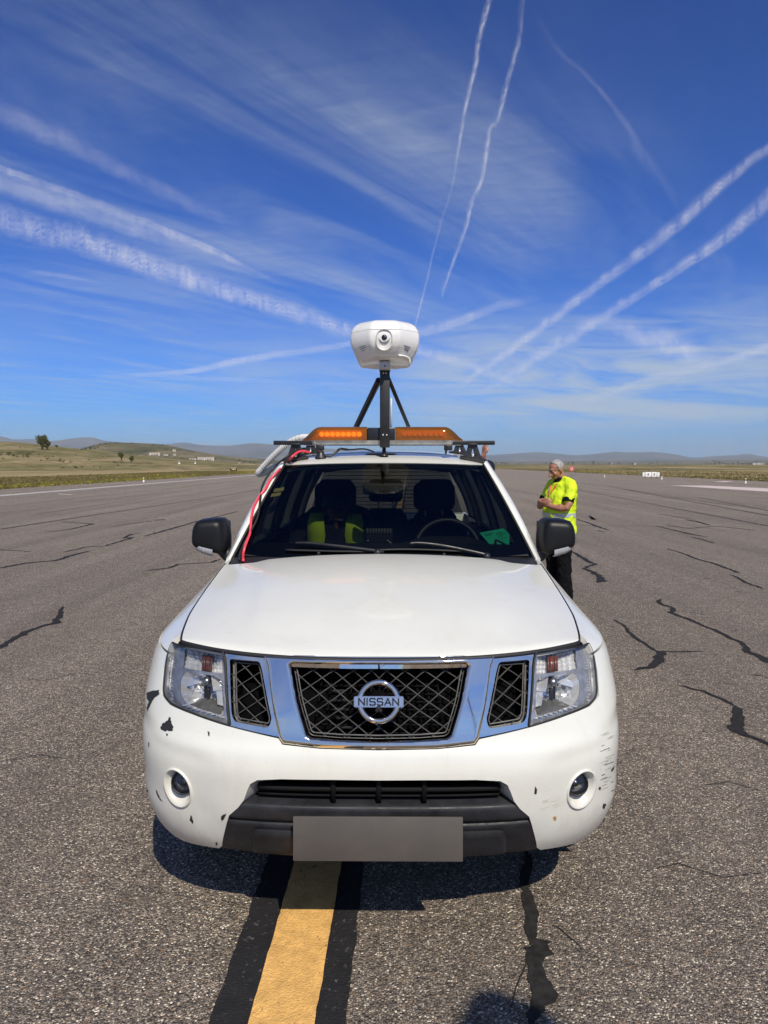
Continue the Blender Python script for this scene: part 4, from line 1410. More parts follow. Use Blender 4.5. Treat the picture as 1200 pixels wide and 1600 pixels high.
# ---- outlines traced on the left half of the photograph (the car's right), mirrored for the other side
HL = rounded(uvs([(269, 1003), (347, 1016.5), (358, 1133.5), (300, 1114), (266, 1099), (254, 1084), (257, 1046)]), [0.006, 0.004, 0.006, .02, 0.02, 0.03, .02])
GF = uvs([(347.5, 1016), (413, 1026), (436, 1152), (358.5, 1134)])                                  # small grille surround
GO = rounded(uvs([(357, 1029), (404, 1033), (411, 1060), (424, 1124), (419, 1138), (366, 1128), (361, 1118)]), [0.014, 0.012, .01, 0.012, 0.012, 0.016, 0.01])
UC = 0.0
# the chrome V: outer outline half and main opening half
VO = uvs([(592, 1029), (520, 1028.5), (452, 1027.5), (413, 1025.5)]) + uvs([(424, 1090), (436.5, 1153), (442, 1162), (500, 1168.5), (592, 1171)])
MO = uvs([(592, 1038.5), (520, 1038), (458, 1036.5), (453.5, 1040), (463, 1090), (479.5, 1148), (486, 1152.5), (530, 1156), (592, 1157.5)])
def close_half(h):
    """half outline listed from the middle (top) to the middle (bottom) on the -u side -> whole symmetric loop"""
    a = [(min(0, x), y) for x, y in h]
    a[0] = (0.0, a[0][1]); a[-1] = (0.0, a[-1][1])
    b = [(-x, y) for x, y in reversed(a[1:-1])]
    return a + b
V_OUT = close_half(VO)
V_IN = close_half(MO)
# bumper skin
lip = uvs([(592, 1172.5), (500, 1170), (441, 1163.5), (435, 1154)])
bl = uvs([(358, 1135.5), (300, 1116), (265, 1101), (252, 1085), (255, 1047), (262, 1021)])
u_arch = 1.16
seam_v = bl[-1][1]
SEAM = [(-U_ARC * 0.86, seam_v + 0.004), (-u_arch, seam_v + 0.008)]
arch = [(-u_arch, 0.80), (-u_arch + 0.005, 0.60), (-u_arch + 0.04, 0.44), (-u_arch + 0.09, 0.345)]
low = uvs([(252, 1300), (285, 1313), (320, 1322), (342, 1325.5)])
cut = uvs([(347, 1322), (352, 1295), (358, 1274), (372, 1262), (381, 1250), (386, 1236), (391, 1225), (402, 1219), (440, 1217.5), (520, 1218.5), (592, 1219.5)])
half = lip + bl + SEAM + arch + [(-u_arch + 0.16, 0.325)] + low + cut
BUMP = close_half(half)
fog_c = uv(277, 1231)
FOG = [(fog_c[0] + 0.066 * math.cos(a), fog_c[1] + 0.072 * math.sin(a)) for a in [2 * math.pi * k / 40 for k in range(40)]]
panel('bumper', BUMP, [FOG, mirror(FOG)], PAINT, car, step=0.014, rim=0.03, edge_step=0.008)

# fender strips (above the seam, outside the bonnet gap) running back over the arch to the door
fe = uvs([(255.2, 1046), (268, 1002.5)])
f_in = [(-fe[1][0], fe[1][1])]
ug = None
def fender(sign):
    y_door = 1.56
    u_door = U_ARC + (y_door - (ROWS[5][1] + ROWS[5][3]))
    ac_u = U_ARC + (0.93 - (ROWS[5][1] + ROWS[5][3]))
    a0 = abs(bl[-1][0])
    pts = [(a0, seam_v + 0.006), (abs(fe[1][0]), VT - 0.001)]
    pts += [(u_door, VT - 0.001), (u_door, 0.36)]
    arc = []
    for k in range(25):
        a = -0.05 * math.pi + (1.1 * math.pi) * k / 24
        arc.append((ac_u + 0.44 * math.cos(a), 0.40 + 0.44 * math.sin(a)))
    arc = [q for q in arc if q[1] > 0.36]
    arc = [q for q in arc if q[0] > u_arch + 0.003]
    pts += arc
    pts += [(u_arch + 0.003, seam_v + 0.012)]
    poly = pts if sign > 0 else mirror(pts)
    return panel('front_wing', poly, [], PAINT, car, step=0.022, rim=0.02, edge_step=0.014)
fender(1); fender(-1)

# ---- chrome grille surround, little grille surrounds, black seals behind the joints
panel('grille_frame', V_OUT, [V_IN], CHROME, car, step=0.0045, off=0.001, rim=0.03, puff=(0.010, 0.012), edge_step=0.0045)
BLUECHROME = CHROME
for s in (-1, 1):
    o_, h_ = (GF, GO) if s < 0 else (mirror(GF), mirror(GO))
    panel('side_grille_frame', o_, [h_], BLUECHROME, car, step=0.006, off=-0.006, rim=0.03, edge_step=0.005)

def lattice(name, poly, nu, nv, pitch_u, pitch_v, off, r, parent, org=(0, 0), border=True, border_r=None):
    """diamond mesh: two families of slim bars clipped to the opening, plus a border wire"""
    bm = bmesh.new()
    xs = [p[0] for p in poly]; yy = [p[1] for p in poly]
    def clip(a, b):
        ts = [0.0, 1.0]
        n = len(poly)
        for i in range(n):
            c, d_ = poly[i], poly[(i + 1) % n]
            den = (b[0] - a[0]) * (d_[1] - c[1]) - (b[1] - a[1]) * (d_[0] - c[0])
            if abs(den) < 1e-12: continue
            t = ((c[0] - a[0]) * (d_[1] - c[1]) - (c[1] - a[1]) * (d_[0] - c[0])) / den
            s_ = ((c[0] - a[0]) * (b[1] - a[1]) - (c[1] - a[1]) * (b[0] - a[0])) / den
            if 0 <= s_ <= 1 and 0 < t < 1: ts.append(t)
        ts.sort()
        out = []
        for t0, t1 in zip(ts[:-1], ts[1:]):
            tm = (t0 + t1) / 2
            if t1 - t0 > 1e-4 and in_poly((a[0] + (b[0] - a[0]) * tm, a[1] + (b[1] - a[1]) * tm), poly):
                out.append((t0, t1))
        return out
    H = max(yy) - min(yy) + 0.1
    W = max(xs) - min(xs)
    slope = pitch_v / pitch_u
    k0 = int(-(W + H / slope) / pitch_u) - 2
    for sgn in (1, -1):
        for k in range(k0, -k0 + 1):
            x0 = org[0] + k * pitch_u
            a = (x0 - sgn * 0.6 / slope, org[1] - 0.6); b = (x0 + sgn * 0.6 / slope, org[1] + 0.6)
            for t0, t1 in clip(a, b):
                n = max(2, int((t1 - t0) * 1.2 / 0.03))
                pts = []
                for j in range(n + 1):
                    t = t0 + (t1 - t0) * j / n
                    pts.append(S(a[0] + (b[0] - a[0]) * t, a[1] + (b[1] - a[1]) * t, off + (0.0012 if sgn > 0 else -0.0012)))
                # flat deep bar
                add_tube(bm, pts, r, 6, True, 1.8)
    if border:
        P = [S(p[0], p[1], off) for p in dens(poly, 0.01)]
        P.append(P[0]); P.append(P[1])
        add_tube(bm, P, border_r or r, 6, False, 1.6)
    o = from_bm(name, bm, SATBLK, parent, True, 40)
    return o
def inset(poly, d_):
    cx = sum(p[0] for p in poly) / len(poly); cy = sum(p[1] for p in poly) / len(poly)
    out = []
    n = len(poly)
    area = sum(poly[i][0] * poly[(i + 1) % n][1] - poly[(i + 1) % n][0] * poly[i][1] for i in range(n))
    sg = 1 if area > 0 else -1
    for i in range(n):
        a, b = Vector(poly[i - 1]), Vector(poly[(i + 1) % n])
        t = (b - a)
        t = t.normalized() if t.length else Vector((1, 0))
        nn = Vector((-t.y, t.x)) * sg
        out.append((poly[i][0] + nn.x * d_, poly[i][1] + nn.y * d_))
    return out
c0 = uv(592, 1098)
cell_u = abs(uv(590.5 - 30.3, 1098)[0] - uv(590.5, 1098)[0])
cell_v = abs(uv(592, 1083)[1] - uv(592, 1083 + 26.0)[1])
lattice('grille_mesh', inset(dens(rounded(V_IN, 0.012), 0.02), 0.004), 0, 0, cell_u, cell_v, -0.030, 0.0017, car, (0.0, c0[1] + cell_v / 2))
lattice('grille_rim', inset(dens(rounded(V_IN, 0.02), 0.03), 0.014), 0, 0, 9.0, 9.0, -0.024, 0.0014, car, (3.3, c0[1]))
for s in (-1, 1):
    q = GO if s < 0 else mirror(GO)
    cg = ((q[0][0] + q[len(q) // 2][0]) / 2, uv(390, 1082)[1])
    lattice('side_grille_mesh', inset(q, 0.001), 0, 0, cell_u * 0.95, cell_v * 1.0, -0.034, 0.0016, car, (cg[0] + 0.01 * s, cg[1]))
    lattice('side_grille_rim', inset(q, 0.012), 0, 0, 9.0, 9.0, -0.026, 0.0014, car, (3.3, cg[1]))

# recess behind everything: dark tub and radiator
def offset_sheet(name, u0, u1, v0, v1, off, m, nu=40, nv=16):
    vv, ff = [], []
    for j in range(nv + 1):
        for i in range(nu + 1):
            vv.append(S(lerp(u0, u1, i / nu), lerp(v0, v1, j / nv), off))
    for j in range(nv):
        for i in range(nu):
            ff.append((j * (nu + 1) + i, j * (nu + 1) + i + 1, (j + 1) * (nu + 1) + i + 1, (j + 1) * (nu + 1) + i))
    return pydata(name, vv, ff, m, car, True)
hu = abs(uv(350, 1075)[0]) 
offset_sheet('front_tub', -hu + 0.01, hu - 0.01, 0.30, 1.025, -0.125, VOID)
# radiator fins seen dimly through the mesh
bm = bmesh.new()
for k in range(9):
    z = 0.79 + k * 0.026
    pts = [S(u_, z, -0.085) for u_ in [lerp(-0.24, 0.24, i / 12) for i in range(13)]]
    if k % 1 == 0:
        add_tube(bm, pts, 0.0042, 6, True)
for k in range(13):
    u_ = lerp(-0.24, 0.24, k / 12)
    add_tube(bm, [S(u_, 0.77, -0.090), S(u_, 0.90, -0.090), S(u_, 1.01, -0.090)], 0.0035, 6, True)
from_bm('radiator_grid', bm, mat('radiator_black', (0.005, 0.005, 0.005), 0.8, spec=0.1), car)
bm = bmesh.new()   # horn and bracket behind the left half of the mesh
for k in range(5):
    add_box(bm, S(-0.17 + 0.012 * k, 0.93 - 0.03 * k, -0.06), (0.05, 0.01, 0.008), None, 0.002)
    add_box(bm, S(-0.08 + 0.02 * k, 0.90 - 0.024 * k, -0.065), (0.022, 0.01, 0.008), None, 0.002)
from_bm('radiator_bracket', bm, mat('bracket_grey', (0.02, 0.02, 0.021), 0.6, spec=0.2), car)

# ---- maker's emblem: ring, crossbar and lettering
pe = S(0, uv(590.5, 1096)[1], 0.006)
nrm = SN(0, uv(590.5, 1096)[1])
xa = Vector((1, 0, 0)); ya = nrm.cross(xa).normalized()
if ya.z < 0: ya = -ya
depth_e = (MC @ pe - CAM).length
pxm = (pe.y - ECAM.y) / F * 1.035            # metres per photograph pixel at the emblem
em = empty('emblem', pe, parent=car)
def E(a, b, c=0.0):
    return xa * (a * pxm) + ya * (b * pxm) + nrm * c
bm = bmesh.new()
n = 64
rings = []
for k in range(n):
    a = 2 * math.pi * k / n
    ring = []
    for q in range(10):
        t = 2 * math.pi * q / 10
        rr = 29.4 + 4.6 * math.cos(t)
        ring.append(E(rr * math.cos(a) * 1.0, rr * math.sin(a) * 0.985, 0.009 * math.sin(t) + 0.006))
    rings.append(ring)
vv = [[bm.verts.new(p) for p in r] for r in rings]
for k in range(n):
    for q in range(10):
        bm.faces.new((vv[k][q], vv[(k + 1) % n][q], vv[(k + 1) % n][(q + 1) % 10], vv[k][(q + 1) % 10]))
from_bm('ring', bm, CHROME, em)
bm = bmesh.new()
prof = [(-38, -8.4), (38, -8.4), (38, 8.0), (-38, 8.0)]
fv = [bm.verts.new(E(x, y, 0.020)) for x, y in prof]
bvv = [bm.verts.new(E(x, y, 0.004)) for x, y in prof]
bm.faces.new(fv)
for i in range(4):
    bm.faces.new((fv[(i + 1) % 4], fv[i], bvv[i], bvv[(i + 1) % 4]))
bmesh.ops.bevel(bm, geom=list(bm.edges), offset=0.0025, segments=3, affect='EDGES')
bmesh.ops.recalc_face_normals(bm, faces=bm.faces)
from_bm('crossbar', bm, mat('brushed_chrome', (0.70, 0.66, 0.62), 0.22, 1.0), em, True, 40)
# letters as small raised strokes (unit box 0..1 wide, 0..1 high)
GLY = {
    'N': [[(0, 0), (0, 1)], [(0, 1), (1, 0)], [(1, 0), (1, 1)]],
    'I': [[(0.5, 0), (0.5, 1)]],
    'S': [[(0.97, 0.86), (0.85, 1), (0.15, 1), (0.02, 0.86), (0.02, 0.64), (0.15, 0.52), (0.85, 0.48), (0.98, 0.36), (0.98, 0.14), (0.85, 0), (0.15, 0), (0.03, 0.14)]],
    'A': [[(0, 0), (0.5, 1)], [(0.5, 1), (1, 0)], [(0.2, 0.32), (0.8, 0.32)]],
}
bm = bmesh.new()
xpos = -30.5
for ch, wd in (('N', 8.6), ('I', 2.0), ('S', 8.4), ('S', 8.4), ('A', 9.2), ('N', 8.6)):
    for st in GLY[ch]:
        for (x0, y0), (x1, y1) in zip(st[:-1], st[1:]):
            a = Vector((xpos + x0 * wd, -4.9 + 9.6 * y0)); b = Vector((xpos + x1 * wd, -4.9 + 9.6 * y1))
            t = (b - a).normalized(); nn = Vector((-t.y, t.x)) * 1.05
            a -= t * 0.8; b += t * 0.8
            q = [a + nn, b + nn, b - nn, a - nn]
            tp = [bm.verts.new(E(p.x, p.y, 0.0222)) for p in q]
            bt = [bm.verts.new(E(p.x, p.y, 0.0190)) for p in q]
            bm.faces.new(tp)
            for i in range(4):
                bm.faces.new((tp[i], bt[i], bt[(i + 1) % 4], tp[(i + 1) % 4]))
    xpos += wd + 3.1
bmesh.ops.recalc_face_normals(bm, faces=bm.faces)
from_bm('lettering', bm, mat('emblem_black', (0.01, 0.01, 0.012), 0.35), em, False)
bm = bmesh.new()
for (x_, y_, r_) in ((0, -9.5, 4.0), (-2.6, -13.0, 3.0), (2.6, -13.0, 3.0)):
    add_lathe(bm, [(0.0, 0.012), (r_ * pxm * 0.7, 0.010), (r_ * pxm, 0.0)], E(x_, y_, 0.018), nrm, 12)
from_bm('sensor_cap', bm, BLKPLA, em)
bm = bmesh.new()
add_lathe(bm, [(0.0, 0.0), (0.036, 0.0), (0.038, -0.014)], E(0, 0, 0.004), nrm, 32)
from_bm('backing', bm, VOID, em)

# ---- bonnet
def front_edge(t):
    """front edge of the bonnet, t in -1..1"""
    x = abs(t) * 0.731
    lo_, hi_ = 0.0, 1.2
    for _ in range(30):
        mid_ = (lo_ + hi_) / 2
        if top_edge(mid_).x < x: lo_ = mid_
        else: hi_ = mid_
    e = top_edge(lo_)
    return Vector((math.copysign(x, t), e.y + 0.002, e.z + 0.004))
def hood_pt(t, s):
    a = front_edge(t)
    yb = 1.27 + 0.045 * (1 - t * t)
    y = lerp(a.y, yb, s)
    x = t * interp(GAP, lerp(0.27, 1.27, s))[0] - math.copysign(0.005, t) * abs(t)
    gz0, gz1 = a.z, 1.190 + 0.042 * (1 - t * t) ** 0.9
    z = gz0 + (gz1 - gz0) * (1 - (1 - s) ** 1.55)
    # edge follows the gap line
    ze = interp(GAP, lerp(0.27, 1.27, s))[1] + 0.002
    k = abs(t) ** 5
    z = lerp(z, ze, k) if s > 0.02 else z
    # raised middle with soft creases that close towards the grille
    tc_ = lerp(0.60, 0.77, s)
    z += 0.009 * (1 - sstep(abs(t), tc_ - 0.055, tc_ + 0.055)) * sstep(s, 0.0, 0.3)
    z += 0.010 * (1 - t * t) * math.sin(math.pi * s)
    # rolled leading lip
    z -= 0.010 * max(0, 1 - s / 0.035) ** 2
    # chevron fold next to the windscreen
    return Vector((x, y, z))
nt_, ns_ = 88, 64
vv, ff = [], []
svals = [0, 0.006, 0.014, 0.026, 0.045] + [lerp(0.07, 1.0, i / (ns_ - 6)) for i in range(ns_ - 5)]
tv = [math.sin(math.pi / 2 * (2 * i / nt_ - 1) * 0.97) / math.sin(math.pi / 2 * 0.97) for i in range(nt_ + 1)]
for s_ in svals:
    for t_ in tv:
        vv.append(hood_pt(t_, s_))
W1 = nt_ + 1
for j in range(len(svals) - 1):
    for i in range(nt_):
        ff.append((j * W1 + i, j * W1 + i + 1, (j + 1) * W1 + i + 1, (j + 1) * W1 + i))
bm = bmesh.new()
bvs = [bm.verts.new(p) for p in vv]
for f_ in ff: bm.faces.new([bvs[i] for i in f_])
be = [e for e in bm.edges if len(e.link_faces) == 1]
r_ = bmesh.ops.extrude_edge_only(bm, edges=be)
for x_ in r_['geom']:
    if isinstance(x_, bmesh.types.BMVert):
        x_.co.z -= 0.018
        x_.co.x *= 0.994
        x_.co.y += 0.004 if x_.co.y < 0.6 else 0.0
bmesh.ops.recalc_face_normals(bm, faces=bm.faces)
bonnet = from_bm('bonnet', bm, PAINT, car, True, 40)

# black tubes laid in as the shade of the bonnet's shut lines
for s in (-1, 1):
    bm = bmesh.new()
    P = []
    for k in range(31):
        y_ = lerp(0.275, 1.30, k / 30)
        gx, gz = interp(GAP, y_)
        P.append(Vector((s * (gx - 0.0015), y_, gz - 0.0012)))
    add_tube(bm, P, 0.0034, 6)
    from_bm('bonnet_gap_shade', bm, SEAL_GAP, car)
bm = bmesh.new()
P = []
for k in range(61):
    t_ = lerp(-1.0, 1.0, k / 60)
    e_ = front_edge(max(-1, min(1, t_)))
    P.append(Vector((e_.x * (abs(t_) if abs(t_) > 1 else 1), e_.y + 0.004 + 0.25 * max(0, abs(t_) - 1), e_.z - 0.010)))
add_tube(bm, P, 0.0085, 6)
from_bm('bonnet_lip_shade', bm, SEAL_GAP, car)  # black tube standing in for the shade under the bonnet's front edge

# black box for engine bay and underbody, added to block light in the gaps
bm = bmesh.new()
add_loft(bm, [[Vector((x, y, 0.24)) for x, y in ((-0.62, 0.34), (0.62, 0.34), (0.74, 0.62), (0.74, 4.2), (-0.74, 4.2), (-0.74, 0.62))],
              [Vector((x, y, 0.62)) for x, y in ((-0.60, 0.30), (0.60, 0.30), (0.60, 0.55), (0.60, 4.2), (-0.60, 4.2), (-0.60, 0.55))],
              [Vector((x, y, 0.99)) for x, y in ((-0.52, 0.26), (0.52, 0.26), (0.70, 0.55), (0.74, 1.45), (-0.74, 1.45), (-0.70, 0.55))]])
bmesh.ops.recalc_face_normals(bm, faces=bm.faces)
from_bm('underbody', bm, VOID, car, False)

# ---- lower intake: black slats, charcoal centre of the bumper, recessed white cheeks
IT = close_half(uvs([(592, 1217), (440, 1215), (400, 1217), (384, 1232), (378, 1250), (370, 1264), (440, 1266), (592, 1270)]))
offset_sheet('intake_back', -0.46, 0.46, 0.50, 0.69, -0.10, VOID, 30, 6)
bm = bmesh.new()
for z_, r_ in ((0.645, 0.008), (0.60, 0.011), (0.575, 0.006)):
    pts = [S(lerp(-0.42, 0.42, i / 20), z_, -0.045) for i in range(21)]
    add_tube(bm, pts, r_, 6, True, 2.0)
for u_ in (-0.155, 0.0, 0.155):
    add_tube(bm, [S(u_, 0.56, -0.025), S(u_, 0.61, -0.028), S(u_, 0.67, -0.035)], 0.0045, 6, True, 2.2)
from_bm('intake_slats', bm, mat('intake_black', (0.006, 0.006, 0.0065), 0.7, spec=0.15), car)
# charcoal lower centre: profile swept across (ledge, face, lower step)
zt = uv(592, 1263)[1]
zb = 0.335
def grey_pt(u_, k, off=0.0):
    """k 0..1 down the section"""
    prof_ = [(0.0, zt + 0.004, -0.050), (0.10, zt, -0.012), (0.16, zt - 0.006, 0.0), (0.36, zt - 0.050, 0.006), (0.40, zt - 0.058, 0.000),
             (0.50, zt - 0.070, -0.006), (0.54, zt - 0.078, 0.002), (0.92, zb + 0.012, 0.004), (0.97, zb, -0.006), (1.0, zb - 0.005, -0.05)]
    z_, o_ = interp(prof_, k)
    return S(u_, z_, o_ + off - 0.006)
ul0 = abs(uv(352, 1290)[0])
_cutv = sorted([(v_, abs(u_)) for u_, v_ in uvs([(347, 1323), (352, 1295), (358, 1276), (370, 1263), (381, 1251), (386, 1238)])])
def grey_u(t_, k):
    z_ = interp([(0.0, zt + 0.004), (0.16, zt - 0.006), (0.36, zt - 0.050), (0.54, zt - 0.078), (0.97, zb), (1.0, zb - 0.005)], k)[0]
    return t_ * (interp(_cutv, z_)[0] + 0.005)
ks = [0, 0.05, 0.10, 0.13, 0.16, 0.22, 0.28, 0.33, 0.36, 0.38, 0.40, 0.43, 0.46, 0.50, 0.52, 0.54, 0.58, 0.66, 0.74, 0.82, 0.88, 0.92, 0.95, 0.97, 0.985, 1.0]
vv, ff = [], []
NG = 70
for k in ks:
    for i in range(NG + 1):
        vv.append(grey_pt(grey_u(2 * i / NG - 1, k), k))
for j in range(len(ks) - 1):
    for i in range(NG):
        ff.append((j * (NG + 1) + i, (j + 1) * (NG + 1) + i, (j + 1) * (NG + 1) + i + 1, j * (NG + 1) + i + 1))
pydata('lower_bumper', vv, ff, GREYPLA, car, True, 50)
# raised pad on it, behind the plate
pad = rounded([(-0.47, zb + 0.022), (0.47, zb + 0.022), (0.455, zt - 0.092), (-0.455, zt - 0.092)], 0.03)
pad = rounded([(-abs(uv(392, 1325)[0]), zb + 0.016), (abs(uv(392, 1325)[0]), zb + 0.016), (abs(uv(396, 1292)[0]), zt - 0.088), (-abs(uv(396, 1292)[0]), zt - 0.088)], 0.022)
panel('bumper_pad', pad, [], GREYPLA, car, step=0.012, off=0.004, rim=0.02, puff=(0.009, 0.014), edge_step=0.008)
# cheeks: from the bumper's cut edge back to the intake's side
for s in (-1, 1):
    a = uvs([(402, 1219), (391, 1225), (386, 1236), (381, 1250), (372, 1262), (359, 1273)])
    b = uvs([(392, 1219), (391, 1226), (388, 1238), (384, 1250), (378, 1257), (366, 1268)])
    vv, ff = [], []
    for k in range(4):
        t = k / 3
        for i in range(len(a)):
            uu = lerp(a[i][0], a[i][0] + 0.035, t) * (-s if s > 0 else 1)
            vv.append(S(uu, a[i][1], -0.004 - 0.075 * t))
    nA = len(a)
    for k in range(3):
        for i in range(nA - 1):
            ff.append((k * nA + i, k * nA + i + 1, (k + 1) * nA + i + 1, (k + 1) * nA + i))
    pydata('intake_cheek', vv, ff, PAINT, car, True)

# ---- number plate (blank, greyed)
yp = -0.028
c_ = car_at_y(590.5, 1310, yp)
l_ = car_at_y(458, 1310, yp); t_ = car_at_y(590, 1277, yp); b_ = car_at_y(590, 1344, yp)
pw, ph = 2 * abs(c_.x - l_.x), t_.z - b_.z
bm = bmesh.new()
add_box(bm, (c_.x, yp, (t_.z + b_.z) / 2), (pw, 0.010, ph), Euler((R(-4), 0, 0)), 0.003)
M_PLATE = mat('greyed_plate', (0.092, 0.080, 0.069), 0.6, col2=(0.072, 0.065, 0.060), vscale=4.0)
from_bm('number_plate', bm, M_PLATE, car, True, 40)

# ---- fog lamps
for s in (-1, 1):
    fc = (fog_c[0] * -s if s > 0 else fog_c[0], fog_c[1])
    fl = empty('fog_lamp', S(fc[0], fc[1]), parent=car)
    o3 = S(fc[0], fc[1])
    nn = (SN(fc[0], fc[1]) * 0.25 + Vector((0, -1, 0)) * 0.75 + Vector((0, 0, 0.16))).normalized()
    rl = [(0.0, 0.0)]
    # white bezel: from the bumper hole inward to the lamp, centre of the lamp set off towards the outside
    shift = Vector((0.006 * (1 if s > 0 else -1) * -1, 0, 0.010))
    rings = []
    N_ = 40
    for q, (k, dep, pl) in enumerate(((1.02, 0.0, 0.0), (1.0, 0.006, 0.0), (0.93, 0.007, 0.05), (0.86, -0.003, 0.2), (0.74, -0.016, 0.6), (0.60, -0.028, 1.0), (0.55, -0.045, 1.0))):
        ring = []
        for i in range(N_):
            a = 2 * math.pi * i / N_
            uu, vq = fc[0] + 0.066 * k * math.cos(a), fc[1] + 0.072 * k * math.sin(a)
            ring.append(S(uu, vq, dep) - o3 + shift * pl)
        rings.append(ring)
    bm = bmesh.new()
    add_loft(bm, rings, True, False)
    bmesh.ops.recalc_face_normals(bm, faces=bm.faces)
    from_bm('bezel', bm, PAINT, fl, True)
    lc = shift + SN(fc[0], fc[1]) * -0.026
    bm = bmesh.new(); add_lathe(bm, [(0.0395, 0.012), (0.0395, 0.0), (0.037, -0.012), (0.024, -0.034), (0.008, -0.04), (0.0, -0.04)], lc, nn, 28)
    from_bm('reflector', bm, mat('lamp_reflector', (0.90, 0.90, 0.90), 0.16, 0.6), fl)
    bm = bmesh.new(); add_lathe(bm, [(0.041, 0.006), (0.042, 0.016), (0.0375, 0.018), (0.037, 0.010)], lc, nn, 28)
    from_bm('lamp_ring', bm, BLKPLA, fl)
    bm = bmesh.new(); add_lathe(bm, [(0.012, -0.01), (0.012, 0.004), (0.009, 0.008), (0.0, 0.009)], lc, nn, 14)
    from_bm('bulb_shield', bm, mat('bulb_shield_grey', (0.35, 0.35, 0.36), 0.3, 1.0), fl)
    bm = bmesh.new(); add_lathe(bm, [(0.038, 0.011), (0.03, 0.017), (0.016, 0.021), (0.0, 0.022)], lc, nn, 28)
    from_bm('lens', bm, make_glass('fog_lens', (0.55, 0.56, 0.58), 1.2), fl)

# ---- headlights
def headlight(s):
    # (u, v) frame of the lamp from photograph pixels of the left lamp, mirrored for the other side
    def q(px, py, off=0.0):
        u_, v_ = uv(px, py)
        return S(u_ if s < 0 else -u_, v_, off)
    hl = empty('headlight', q(305, 1062), parent=car)
    o3 = hl.location.copy()
    ol = HL if s < 0 else mirror(HL)
    def put(o):
        # built in the car's frame, shifted into the lamp's
        for v_ in o.data.vertices: v_.co -= o3
        return o
    # back shell
    bm = bmesh.new()
    lp = dens(ol, 0.02)
    r0 = [S(p[0], p[1], -0.002) for p in lp]
    ip = inset(lp, 0.006)
    r1 = [S(p[0], p[1], -0.035) for p in ip]
    ip2 = inset(lp, 0.012)
    r2 = [S(p[0], p[1], -0.11) for p in ip2]
    add_loft(bm, [r0, r1, r2], True, False)
    bm.faces.new([bm.verts.new(p) for p in r2])
    bmesh.ops.recalc_face_normals(bm, faces=bm.faces)
    HOUS = mat('lamp_housing', (0.34, 0.345, 0.36), 0.3, 0.5, var=0.3, vscale=25)
    put(from_bm('housing', bm, HOUS, hl, True, 40))
    # bezel sheet with two openings (turn signal on top, main reflector below)
    turn = uvs([(281, 1013), (341, 1023), (343, 1051), (279, 1041)])
    main = rounded(uvs([(283, 1046), (342, 1056), (346, 1119), (330, 1116), (285, 1100), (275, 1085), (274, 1062)]), 0.02)
    if s > 0: turn, main = mirror(turn), mirror(main)
    bo = inset(lp, 0.004)
    put(panel('bezel', bo, [turn, main], mat('lamp_bezel', (0.40, 0.405, 0.42), 0.22, 0.6, var=0.2, vscale=30), hl, step=0.012, off=-0.022, rim=0.02, puff=(0.004, 0.006), edge_step=0.008))
    # turn signal: fluted reflector with an orange bulb showing through the middle
    vv, ff = [], []
    nu_, nv_ = 54, 10
    tl, tr_, br, blq = uvs([(280, 1012), (342, 1022), (344, 1052), (278, 1042)])
    for j in range(nv_ + 1):
        for i in range(nu_ + 1):
            a, b = i / nu_, j / nv_
            u_ = lerp(lerp(tl[0], tr_[0], a), lerp(blq[0], br[0], a), b)
            v_ = lerp(lerp(tl[1], tr_[1], a), lerp(blq[1], br[1], a), b)
            dp = -0.028 - 0.03 * math.sin(math.pi * a) - 0.006 * (i % 3 == 1) - 0.006 * math.sin(a * 60 + b * 3) - 0.004 * ((j % 2) == 0)
            vv.append(S(u_ if s < 0 else -u_, v_, dp))
    for j in range(nv_):
        for i in range(nu_):
            f_ = (j * (nu_ + 1) + i, j * (nu_ + 1) + i + 1, (j + 1) * (nu_ + 1) + i + 1, (j + 1) * (nu_ + 1) + i)
            ff.append(f_)
    put(pydata('turn_signal', vv, ff, mat('fluted_chrome', (0.90, 0.90, 0.90), 0.2, 0.45), hl, False))
    bm = bmesh.new()
    for k in range(5):
        a = 0.44 + 0.055 * k
        p = [q(lerp(279, 343, a), lerp(1017 + 10 * a, 1040 + 10 * a, t), -0.034 + 0.002 * (k % 2)) for t in (0, 0.5, 1)]
        add_tube(bm, p, 0.0036 + 0.0012 * (k in (1, 2, 3)), 7, True)
    put(from_bm('indicator_bulb', bm, mat('orange_bulb', (0.20, 0.045, 0.022), 0.25, coat=0.6, col2=(0.10, 0.05, 0.04), vscale=160), hl))
    # small side reflectors along the outer edge
    bm = bmesh.new()
    for (x_, y_, n_) in ((265, 1028, 4), (262, 1058, 5), (262, 1082, 3)):
        for k in range(n_):
            c__ = q(x_ + 1.4 * (k % 2), y_ + k * 4.4, -0.020)
            add_box(bm, c__, (0.016, 0.006, 0.006), Euler((0.3 * (k % 2), 0.2, 0.5 * s)), 0.0015)
    put(from_bm('side_reflector', bm, mat('bright_chrome', (0.92, 0.92, 0.92), 0.14, 0.7), hl, False))
    # main reflector: faceted bowl
    cu, cv = uv(312, 1076)
    if s > 0: cu = -cu
    ctr = S(cu, cv, -0.10)
    nn = (SN(cu, cv) * 0.5 + Vector((0, -1, 0.05)) * 0.6).normalized()
    ml = dens(main, 0.012)
    rings = [[S(p[0], p[1], -0.024) for p in ml]]
    rq = random.Random(5)
    for k, (fr_, dp_) in enumerate(((0.86, 0.050), (0.62, 0.082), (0.36, 0.102), (0.12, 0.108))):
        ring = []
        for i, p in enumerate(ml):
            fac = 0.010 * math.sin(i * 0.9 + k * 2.1) * (k < 3)
            ring.append(S(lerp(cu, p[0], fr_), lerp(cv, p[1], fr_), -dp_ + fac))
        rings.append(ring)
    bm = bmesh.new()
    add_loft(bm, rings, True, False)
    bm.faces.new([bm.verts.new(p) for p in rings[-1]])
